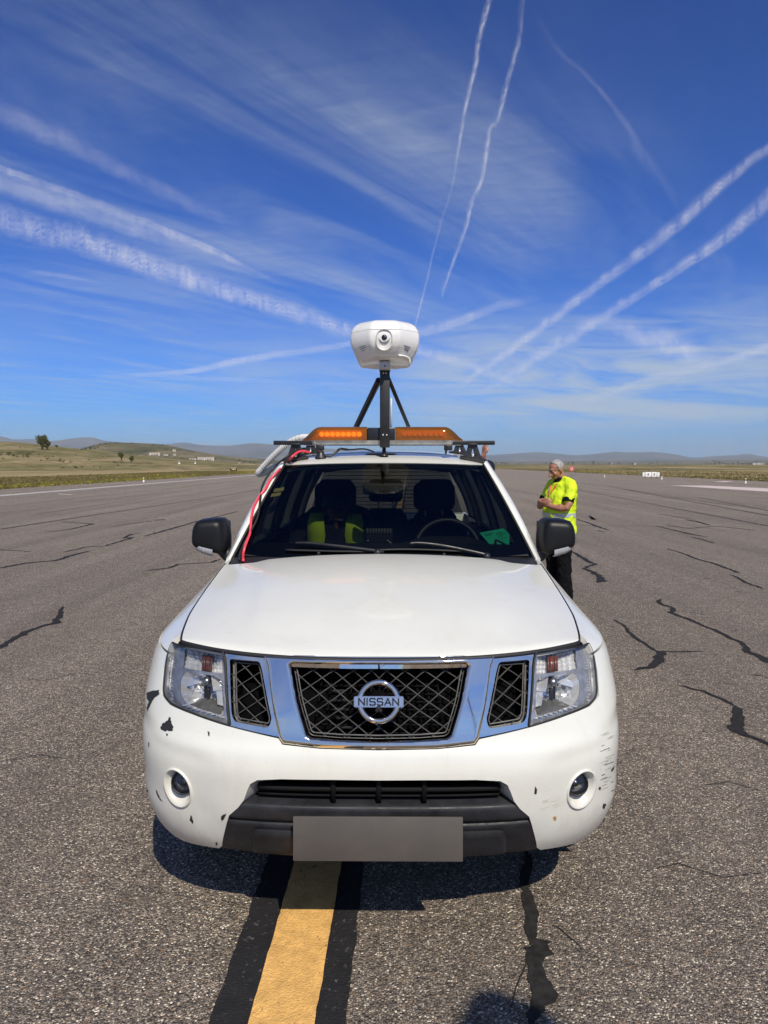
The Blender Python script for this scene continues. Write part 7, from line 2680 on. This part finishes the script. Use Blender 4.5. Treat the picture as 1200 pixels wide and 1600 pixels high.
def hand(bm, wrist, direction, palm_n, size=0.085, curl=0.9):
    """palm with four unequal bent fingers and a thumb from its side"""
    d_ = Vector(direction).normalized(); n_ = Vector(palm_n)
    n_ = (n_ - d_ * n_.dot(d_)).normalized(); s_ = d_.cross(n_)
    w_ = Vector(wrist)
    for k in range(4):
        o_ = s_ * ((k - 1.5) * 0.019)
        limb(bm, [w_ + o_ * 0.6, w_ + d_ * size + o_], [0.014, 0.0115], 8)
        L = size * (0.86, 0.98, 0.92, 0.72)[k]
        p0 = w_ + d_ * size + o_
        p1 = p0 + (d_ * math.cos(0.4 * curl) + n_ * math.sin(0.4 * curl)) * L * 0.45
        p2 = p1 + (d_ * math.cos(1.2 * curl) + n_ * math.sin(1.2 * curl)) * L * 0.32
        p3 = p2 + (d_ * math.cos(1.9 * curl) + n_ * math.sin(1.9 * curl)) * L * 0.24
        limb(bm, [p0, p1, p2, p3], [0.0105, 0.0095, 0.0085, 0.007], 8)
    t0 = w_ + s_ * -0.022 + d_ * 0.02
    limb(bm, [t0, t0 - s_ * 0.022 + d_ * 0.030 + n_ * 0.012, t0 - s_ * 0.022 + d_ * 0.062 + n_ * 0.024], [0.014, 0.011, 0.008], 8)
TORSO = [(0.86, 0.165, 0.118, 0.0), (0.94, 0.172, 0.128, -0.004), (1.02, 0.168, 0.138, -0.016), (1.10, 0.166, 0.142, -0.022), (1.20, 0.172, 0.136, -0.014), (1.30, 0.182, 0.124, 0.0), (1.38, 0.184, 0.110, 0.008), (1.44, 0.150, 0.090, 0.014), (1.49, 0.085, 0.066, 0.014)]
def head(bm, c, R_, s=1.0):
    """skull, jaw, brow, nose, lips, ears; c the head's centre, R_ its rotation, facing -y"""
    def T(v_): return c + R_ @ (Vector(v_) * s)
    def E_(v_, r_, rx=0.0):
        ell(bm, T(v_), tuple(q * s for q in r_), (R_ @ Euler((rx, 0, 0)).to_matrix()).to_euler(), 3)
    E_((0, 0.012, 0.030), (0.074, 0.094, 0.082))
    E_((0, -0.012, -0.030), (0.060, 0.074, 0.074))
    E_((0, -0.050, -0.082), (0.034, 0.032, 0.026))
    E_((0, -0.075, 0.022), (0.050, 0.018, 0.012))
    limb(bm, [T((0, -0.084, 0.010)), T((0, -0.100, -0.020)), T((0, -0.112, -0.038))], [0.010 * s, 0.012 * s, 0.0145 * s], 8)
    E_((0, -0.098, -0.042), (0.020, 0.012, 0.010))
    E_((0, -0.082, -0.063), (0.022, 0.010, 0.006))
    E_((0, -0.080, -0.074), (0.020, 0.010, 0.006))
    for q in (-1, 1):
        E_((q * 0.040, -0.062, -0.030), (0.022, 0.018, 0.022))
        E_((q * 0.076, 0.014, -0.010), (0.010, 0.022, 0.034), 0.2)
    return T
def eyes(T, parent, R_, s=1.0):
    for q in (-1, 1):
        e_ = empty('eye', T((q * 0.031, -0.0745, 0.002)), parent=parent)
        bm = bmesh.new(); ell(bm, (0, 0, 0), (0.0105 * s, 0.0085 * s, 0.0055 * s)); from_bm('eyeball', bm, EYEW, e_)
        bm = bmesh.new(); ell(bm, R_ @ Vector((0, -0.0085 * s, 0)), (0.0055 * s, 0.004 * s, 0.0055 * s)); from_bm('iris', bm, EYED, e_)
        bm = bmesh.new()
        limb(bm, [R_ @ Vector((-0.018, -0.010, 0.019)) * s, R_ @ Vector((0, -0.016, 0.0225)) * s, R_ @ Vector((0.018, -0.009, 0.018)) * s], [0.003 * s, 0.0045 * s, 0.003 * s], 6)
        from_bm('eyebrow', bm, mat('grey_brow', (0.15, 0.13, 0.12), 0.8), e_)
def hair(name, c, R_, m, parent, s=1.0, front=-0.055, low=-0.045, vol=0.006, bald=0.0):
    """cap of hair over the skull down to the nape"""
    vv = []
    bm = bmesh.new()
    q = bmesh.ops.create_icosphere(bm, subdivisions=4, radius=1.0)
    rem = []
    for v_ in bm.verts:
        p = Vector((v_.co.x * (0.075 + vol), v_.co.y * (0.095 + vol) + 0.012, v_.co.z * (0.083 + vol) + 0.030))
        p += v_.co * 0.004 * mnoise.noise(v_.co * 5.0)
        y_, z_ = p.y, p.z
        keep = (z_ > 0.055 + 0.9 * max(0, -y_ - 0.02) + bald) or (y_ > -0.005 and z_ > 0.0 - 0.0 * y_) or (y_ > 0.03 and z_ > low)
        if abs(p.x) > 0.055 and -0.03 < y_ < 0.0 and z_ > -0.012: keep = True
        if not keep: rem.append(v_)
        v_.co = c + R_ @ (p * s)
    bmesh.ops.delete(bm, geom=rem, context='VERTS')
    o = from_bm(name, bm, m, parent, True)
    so = o.modifiers.new('body', 'SOLIDIFY'); so.thickness = 0.006 * s; so.offset = -0.6
    return o

def person(name, loc, rz, label, pose, cloth, scale=1.0, group=None):
    """pose: joint dictionary in metres, facing -y; cloth: what is worn"""
    o = empty(name, loc, (0, 0, rz))
    o.scale = (scale,) * 3
    tag(o, label, 'person', group)
    L, R2 = pose['left'], pose['right']         # shoulder, elbow, wrist
    hc = Vector(pose['head']); HR = Euler(pose['head_rot']).to_matrix()
    lean = pose.get('lean', lambda z: Vector((0, 0, 0)))
    def ringL(z, rx, ry, yc, g=0.0):
        d_ = lean(z)
        return [p + d_ for p in sring(z, rx + g, ry + g, yc)]
    bm = bmesh.new()
    add_loft(bm, [ringL(z, rx * 0.97, ry * 0.97, yc) for z, rx, ry, yc in TORSO])
    nk = Vector((0, 0.014, 1.47)) + lean(1.47)
    limb(bm, [nk, nk.lerp(hc, 0.5) + Vector((0, 0.012, 0)), hc + HR @ Vector((0, 0.02, -0.03))], [0.064, 0.056, 0.056])
    T = head(bm, hc, HR)
    for A_ in (L, R2):
        limb(bm, [A_[0], A_[1], A_[2]], [0.050, 0.042, 0.028])
        mid = Vector(A_[1]).lerp(Vector(A_[2]), 0.3)
        ell(bm, mid, (0.041, 0.041, 0.041))
        hand(bm, A_[2], A_[3], A_[4], curl=A_[5] if len(A_) > 5 else 0.8)
    for q, leg in enumerate(pose['legs']):
        limb(bm, leg[:3], [0.078, 0.053, 0.038])
        limb(bm, [leg[2], leg[3]], [0.040, 0.032])
    body = fuse('body', bm, SKIN, o, 0.0085, 4)
    eyes(T, o, HR)
    hair('hair', hc, HR, cloth['hair'], o, vol=cloth.get('hair_vol', 0.003), bald=cloth.get('bald', 0.0))
    # trousers
    bm = bmesh.new()
    rows = [r for r in TORSO if r[0] < 1.03]
    add_loft(bm, [ringL(z, rx, ry, yc, 0.012) for z, rx, ry, yc in rows])
    for leg in pose['legs']:
        limb(bm, leg[:3], [0.104, 0.088, 0.082])
    fuse('trousers', bm, cloth['trousers'], o, 0.012, 4, 0.045)
    for leg in pose['legs']:
        a, t_ = Vector(leg[2]), Vector(leg[3])
        bm = bmesh.new()
        f_ = (t_ - a); f_.z = 0
        f_ = f_.normalized() if f_.length > 1e-6 else Vector((0, -1, 0))
        limb(bm, [a + Vector((0, 0, 0.02)), a + Vector((0, 0, -0.03)) ], [0.054, 0.056])
        limb(bm, [a - f_ * 0.04 + Vector((0, 0, -0.048)), a + f_ * 0.08 + Vector((0, 0, -0.05)), a + f_ * 0.20 + Vector((0, 0, -0.056))], [0.046, 0.050, 0.042])
        fuse('shoe', bm, cloth.get('shoe', BLKC), o, 0.012, 3)
    # shirt: torso and short or long sleeves
    bm = bmesh.new()
    hem = cloth.get('hem', 0.86)
    rows = [(hem, 0.178, 0.135, 0.0), (hem + 0.05, 0.182, 0.140, -0.005)] + [r for r in TORSO if r[0] > hem + 0.07 and r[0] < 1.47]
    add_loft(bm, [ringL(z, rx, ry, yc, (0.020 + cloth.get('loose', 0.0)) if z < 1.32 else 0.014) for z, rx, ry, yc in rows])
    k_ = cloth.get('sleeve', 0.72)
    for A_ in (L, R2):
        s0, e0, w0 = Vector(A_[0]), Vector(A_[1]), Vector(A_[2])
        c0 = nk.lerp(s0, 0.25)
        if k_ <= 1:
            limb(bm, [c0, s0, s0.lerp(e0, k_)], [0.07, 0.074, 0.064])
        else:
            limb(bm, [c0, s0, e0, e0.lerp(w0, k_ - 1)], [0.07, 0.068, 0.056, 0.042])
    shirt = fuse('shirt', bm, cloth['shirt'], o, 0.010, 5, 0.034)
    if cloth.get('cuff'):
        for A_ in (L, R2):
            s0, e0 = Vector(A_[0]), Vector(A_[1])
            bm = bmesh.new()
            add_tube(bm, [s0.lerp(e0, k_ - 0.04), s0.lerp(e0, k_ + 0.05), s0.lerp(e0, k_ + 0.13)], [0.066, 0.068, 0.0665], 18)
            from_bm('sleeve_cuff', bm, cloth['cuff'], o, True, 50)
    if cloth.get('collar'):
        bm = bmesh.new()
        rr = [[p + lean(z) for p in sring(z, rx, ry, yc)] for z, rx, ry, yc in ((1.435, 0.115, 0.088, 0.008), (1.470, 0.088, 0.080, 0.008), (1.505, 0.074, 0.074, 0.012), (1.508, 0.070, 0.070, 0.012), (1.48, 0.070, 0.068, 0.012))]
        add_loft(bm, rr, True, False)
        from_bm('collar', bm, cloth['collar'], o, True, 50)
    if cloth.get('tape'):
        for z0 in cloth['tape']:
            bm = bmesh.new()
            rr = []
            for z in (z0, z0 + 0.025, z0 + 0.05):
                rx, ry, yc = interp(TORSO, z)
                rr.append([p + lean(z) for p in sring(z, rx + 0.024 + cloth.get('loose', 0), ry + 0.024 + cloth.get('loose', 0), yc)])
            add_loft(bm, rr, True, False)
            from_bm('reflective_band', bm, TAPE, o, True)
        for q in (-1, 1):
            bm = bmesh.new()
            l_, r_ = [], []
            prof_ = [('b', z) for z in lin(1.03, 1.38, 8)]
            for _, z in prof_:
                rx, ry, yc = interp(TORSO, z)
                x = q * 0.105
                yy = yc + (ry + 0.026 + cloth.get('loose', 0)) * (1 - (abs(x) / (rx + 0.02)) ** (2 / 0.8)) ** 0.4
                l_.append(Vector((x - 0.022, yy + 0.002, z)) + lean(z)); r_.append(Vector((x + 0.022, yy + 0.002, z)) + lean(z))
            add_loft(bm, [l_, r_], False, False)
            from_bm('reflective_strip', bm, TAPE, o, True)
    return o

# ---- the man with crossed arms
fx_, fy_ = 886, 933
mp = on_z(fx_, fy_)
mp = Vector((2.17, 8.72, 0))
pose = dict(
    head=(0.0, -0.070, 1.600), head_rot=(R(20), R(2), R(6)),
    left=[(0.195, 0.012, 1.405), (0.262, -0.090, 1.155), (0.030, -0.232, 1.185), (-0.95, 0.25, 0.05), (0.1, 1, 0.15), 0.35],
    right=[(-0.195, 0.012, 1.405), (-0.262, -0.105, 1.150), (-0.030, -0.268, 1.225), (0.95, 0.28, 0.05), (0.05, 1, -0.1), 0.6],
    legs=[[(0.095, 0.0, 0.90), (0.110, -0.015, 0.50), (0.120, 0.02, 0.095), (0.150, -0.15, 0.045)], [(-0.095, 0.0, 0.90), (-0.105, -0.025, 0.50), (-0.110, 0.01, 0.095), (-0.140, -0.16, 0.045)]])
man = person('person', mp, R(-70), 'grey haired man in a yellow hi-vis shirt and black trousers standing with crossed arms', pose,
             dict(hair=GREYH, bald=0.012, trousers=BLKC, shirt=HIVIS, cuff=BLKC, collar=BLKC, hem=0.835, sleeve=0.62, loose=0.014, tape=(1.035,)), 1.02)
bm = bmesh.new()
add_tube(bm, smooth_path([Vector((0.06, 0.03, 1.495)), Vector((0.062, -0.085, 1.43)), Vector((0.035, -0.140, 1.34)), Vector((0.012, -0.163, 1.22)), Vector((0.008, -0.172, 1.12))], 4), 0.010, 6, True, 0.4)
add_tube(bm, smooth_path([Vector((-0.06, 0.03, 1.495)), Vector((-0.060, -0.085, 1.43)), Vector((-0.028, -0.140, 1.34)), Vector((0.004, -0.163, 1.22))], 4), 0.010, 6, True, 0.4)
from_bm('lanyard', bm, mat('red_lanyard', (0.55, 0.07, 0.03), 0.6, var=0.4, vscale=30), man)
bm = bmesh.new()
for x_ in (-0.045, -0.030):
    add_tube(bm, smooth_path([Vector((x_ - 0.01, -0.128, 1.38)), Vector((x_, -0.150, 1.30)), Vector((x_ + 0.004, -0.166, 1.20))], 4), 0.0035, 5)
from_bm('zip_piping', bm, mat('pale_piping', (0.75, 0.8, 0.55), 0.6), man)
bm = bmesh.new()
w0_ = Vector((-0.262, -0.105, 1.150)).lerp(Vector((-0.030, -0.268, 1.225)), 0.84)
wd_ = (Vector((-0.030, -0.268, 1.225)) - Vector((-0.262, -0.105, 1.150))).normalized()
add_tube(bm, [w0_ - wd_ * 0.012, w0_ + wd_ * 0.012], 0.036, 16)
from_bm('watch', bm, mat('steel_watch', (0.75, 0.75, 0.74), 0.25, 0.6), man)
bm = bmesh.new()
for k, dx_ in enumerate((0, 0.018)):
    ell(bm, Vector((0.262 + 0.045 + 0.004, -0.02 - dx_, 1.262)), (0.006, 0.008, 0.010))
from_bm('sleeve_badge', bm, mat('badge_dark', (0.03, 0.05, 0.03), 0.7), man)
bm = bmesh.new()
add_box(bm, (0.175, -0.03, 0.715), (0.012, 0.09, 0.022), Euler((0, 0, 0.1)), 0.003)
from_bm('trouser_stripe', bm, mat('green_stripe', (0.28, 0.60, 0.20), 0.6), man)

# ---- the person behind the car's tail with one arm up
pose2 = dict(
    head=(0.02, -0.03, 1.625), head_rot=(R(4), R(-8), R(12)),
    left=[(0.195, 0.012, 1.405), (0.215, -0.125, 1.560), (0.130, -0.085, 1.790), (-0.1, -0.05, 1.0), (-0.2, -1, 0.1), 1.0],
    right=[(-0.195, 0.012, 1.405), (-0.245, 0.02, 1.13), (-0.22, -0.16, 0.96), (0.2, -0.8, -0.5), (1, 0, -0.2), 0.7],
    legs=[[(0.095, 0, 0.90), (0.105, -0.01, 0.50), (0.115, 0.02, 0.095), (0.13, -0.15, 0.045)], [(-0.095, 0, 0.90), (-0.105, -0.01, 0.50), (-0.11, 0.02, 0.095), (-0.13, -0.15, 0.045)]])
person('person', (1.075, 7.45, 0), R(128), 'black haired person behind the car tail with a bare arm raised beside the roof rack', pose2,
       dict(hair=BLKH, trousers=BLKC, shirt=NAVY, hem=0.88, sleeve=0.6), 1.0)

# ---- the front passenger, bent over
pose3 = dict(
    head=(0.02, -0.225, 1.475), head_rot=(R(52), R(4), R(-10)), lean=lambda z: Vector((0, -0.16 * sstep(z, 0.9, 1.5), 0)),
    left=[(0.195, -0.12, 1.395), (0.265, -0.22, 1.16), (0.13, -0.40, 1.08), (-0.5, -0.7, 0.0), (0, 0, -1), 0.7],
    right=[(-0.195, -0.12, 1.395), (-0.295, -0.22, 1.17), (-0.18, -0.42, 1.09), (0.4, -0.8, 0.0), (0, 0, -1), 0.7],
    legs=[[(0.095, 0, 0.90), (0.14, -0.42, 0.93), (0.14, -0.52, 0.55), (0.14, -0.64, 0.50)], [(-0.095, 0, 0.90), (-0.14, -0.42, 0.93), (-0.14, -0.52, 0.55), (-0.14, -0.64, 0.50)]])
pw_ = MC @ Vector((-0.315, 2.52, -0.075))
pas = person('person', pw_, CAR_ROT, 'dark haired passenger in an open yellow hi-vis vest bent forward behind the windscreen', pose3,
             dict(hair=BLKH, hair_vol=0.026, trousers=BLKC, shirt=NAVY, hem=0.88, sleeve=1.25), 1.0)
# open vest: two front panels over the shoulders and the back
for q in (-1, 1):
    l_, r_ = [], []
    for z, x0, x1, yy in ((1.455, 0.070, 0.150, -0.01), (1.450, 0.075, 0.165, -0.075), (1.40, 0.070, 0.178, -0.135), (1.32, 0.062, 0.182, -0.160), (1.22, 0.075, 0.184, -0.175), (1.10, 0.080, 0.184, -0.185), (0.98, 0.075, 0.180, -0.175)):
        ln = pose3['lean'](z)
        l_.append(Vector((q * x0, yy, z)) + ln); r_.append(Vector((q * x1, yy + 0.045, z)) + ln)
    bm = bmesh.new()
    add_loft(bm, [l_, [(a + b) / 2 + Vector((0, -0.012, 0)) for a, b in zip(l_, r_)], r_], False, False)
    vo = from_bm('vest_panel', bm, HIVIS, pas, True)
    so = vo.modifiers.new('thickness', 'SOLIDIFY'); so.thickness = 0.004

# ---- unseen pole added behind the viewpoint, its head shaped to cast the shadow
PL = 4.0
SHX = 0.335 + PL / math.tan(SUN_EL) * math.sin(SUN_AZ)
SHY = 2.14 - PL / math.tan(SUN_EL) * math.cos(SUN_AZ)
po = empty('shadow_pole', (SHX, SHY, 0))
tag(po, 'tall unseen pole added to cast the shadow at the bottom edge of the picture', 'pole')
bm = bmesh.new(); add_tube(bm, [Vector((0, 0, 0)), Vector((0, 0, PL * 0.5)), Vector((0, 0, PL - 0.2))], 0.018, 10); from_bm('pole', bm, mat('pole_white', (0.7, 0.7, 0.68), 0.5), po)
bm = bmesh.new(); add_lathe(bm, [(0.0, 0.0), (0.16, 0.0), (0.19, 0.03), (0.17, 0.10), (0.12, 0.17), (0.085, 0.235), (0.04, 0.26), (0.0, 0.265)], (0, 0, PL - 0.265), (0, 0, 1), 20); from_bm('shadow_head', bm, mat('pole_white', (0.7, 0.7, 0.68), 0.5), po)
for k in range(3):
    a_ = 2.1 * k + 0.4
    bm = bmesh.new(); add_tube(bm, [Vector((0, 0, 1.3)), Vector((0.45 * math.cos(a_), 0.45 * math.sin(a_), 0.01))], 0.014, 8); from_bm('leg', bm, mat('pole_leg', (0.5, 0.4, 0.05), 0.5), po)
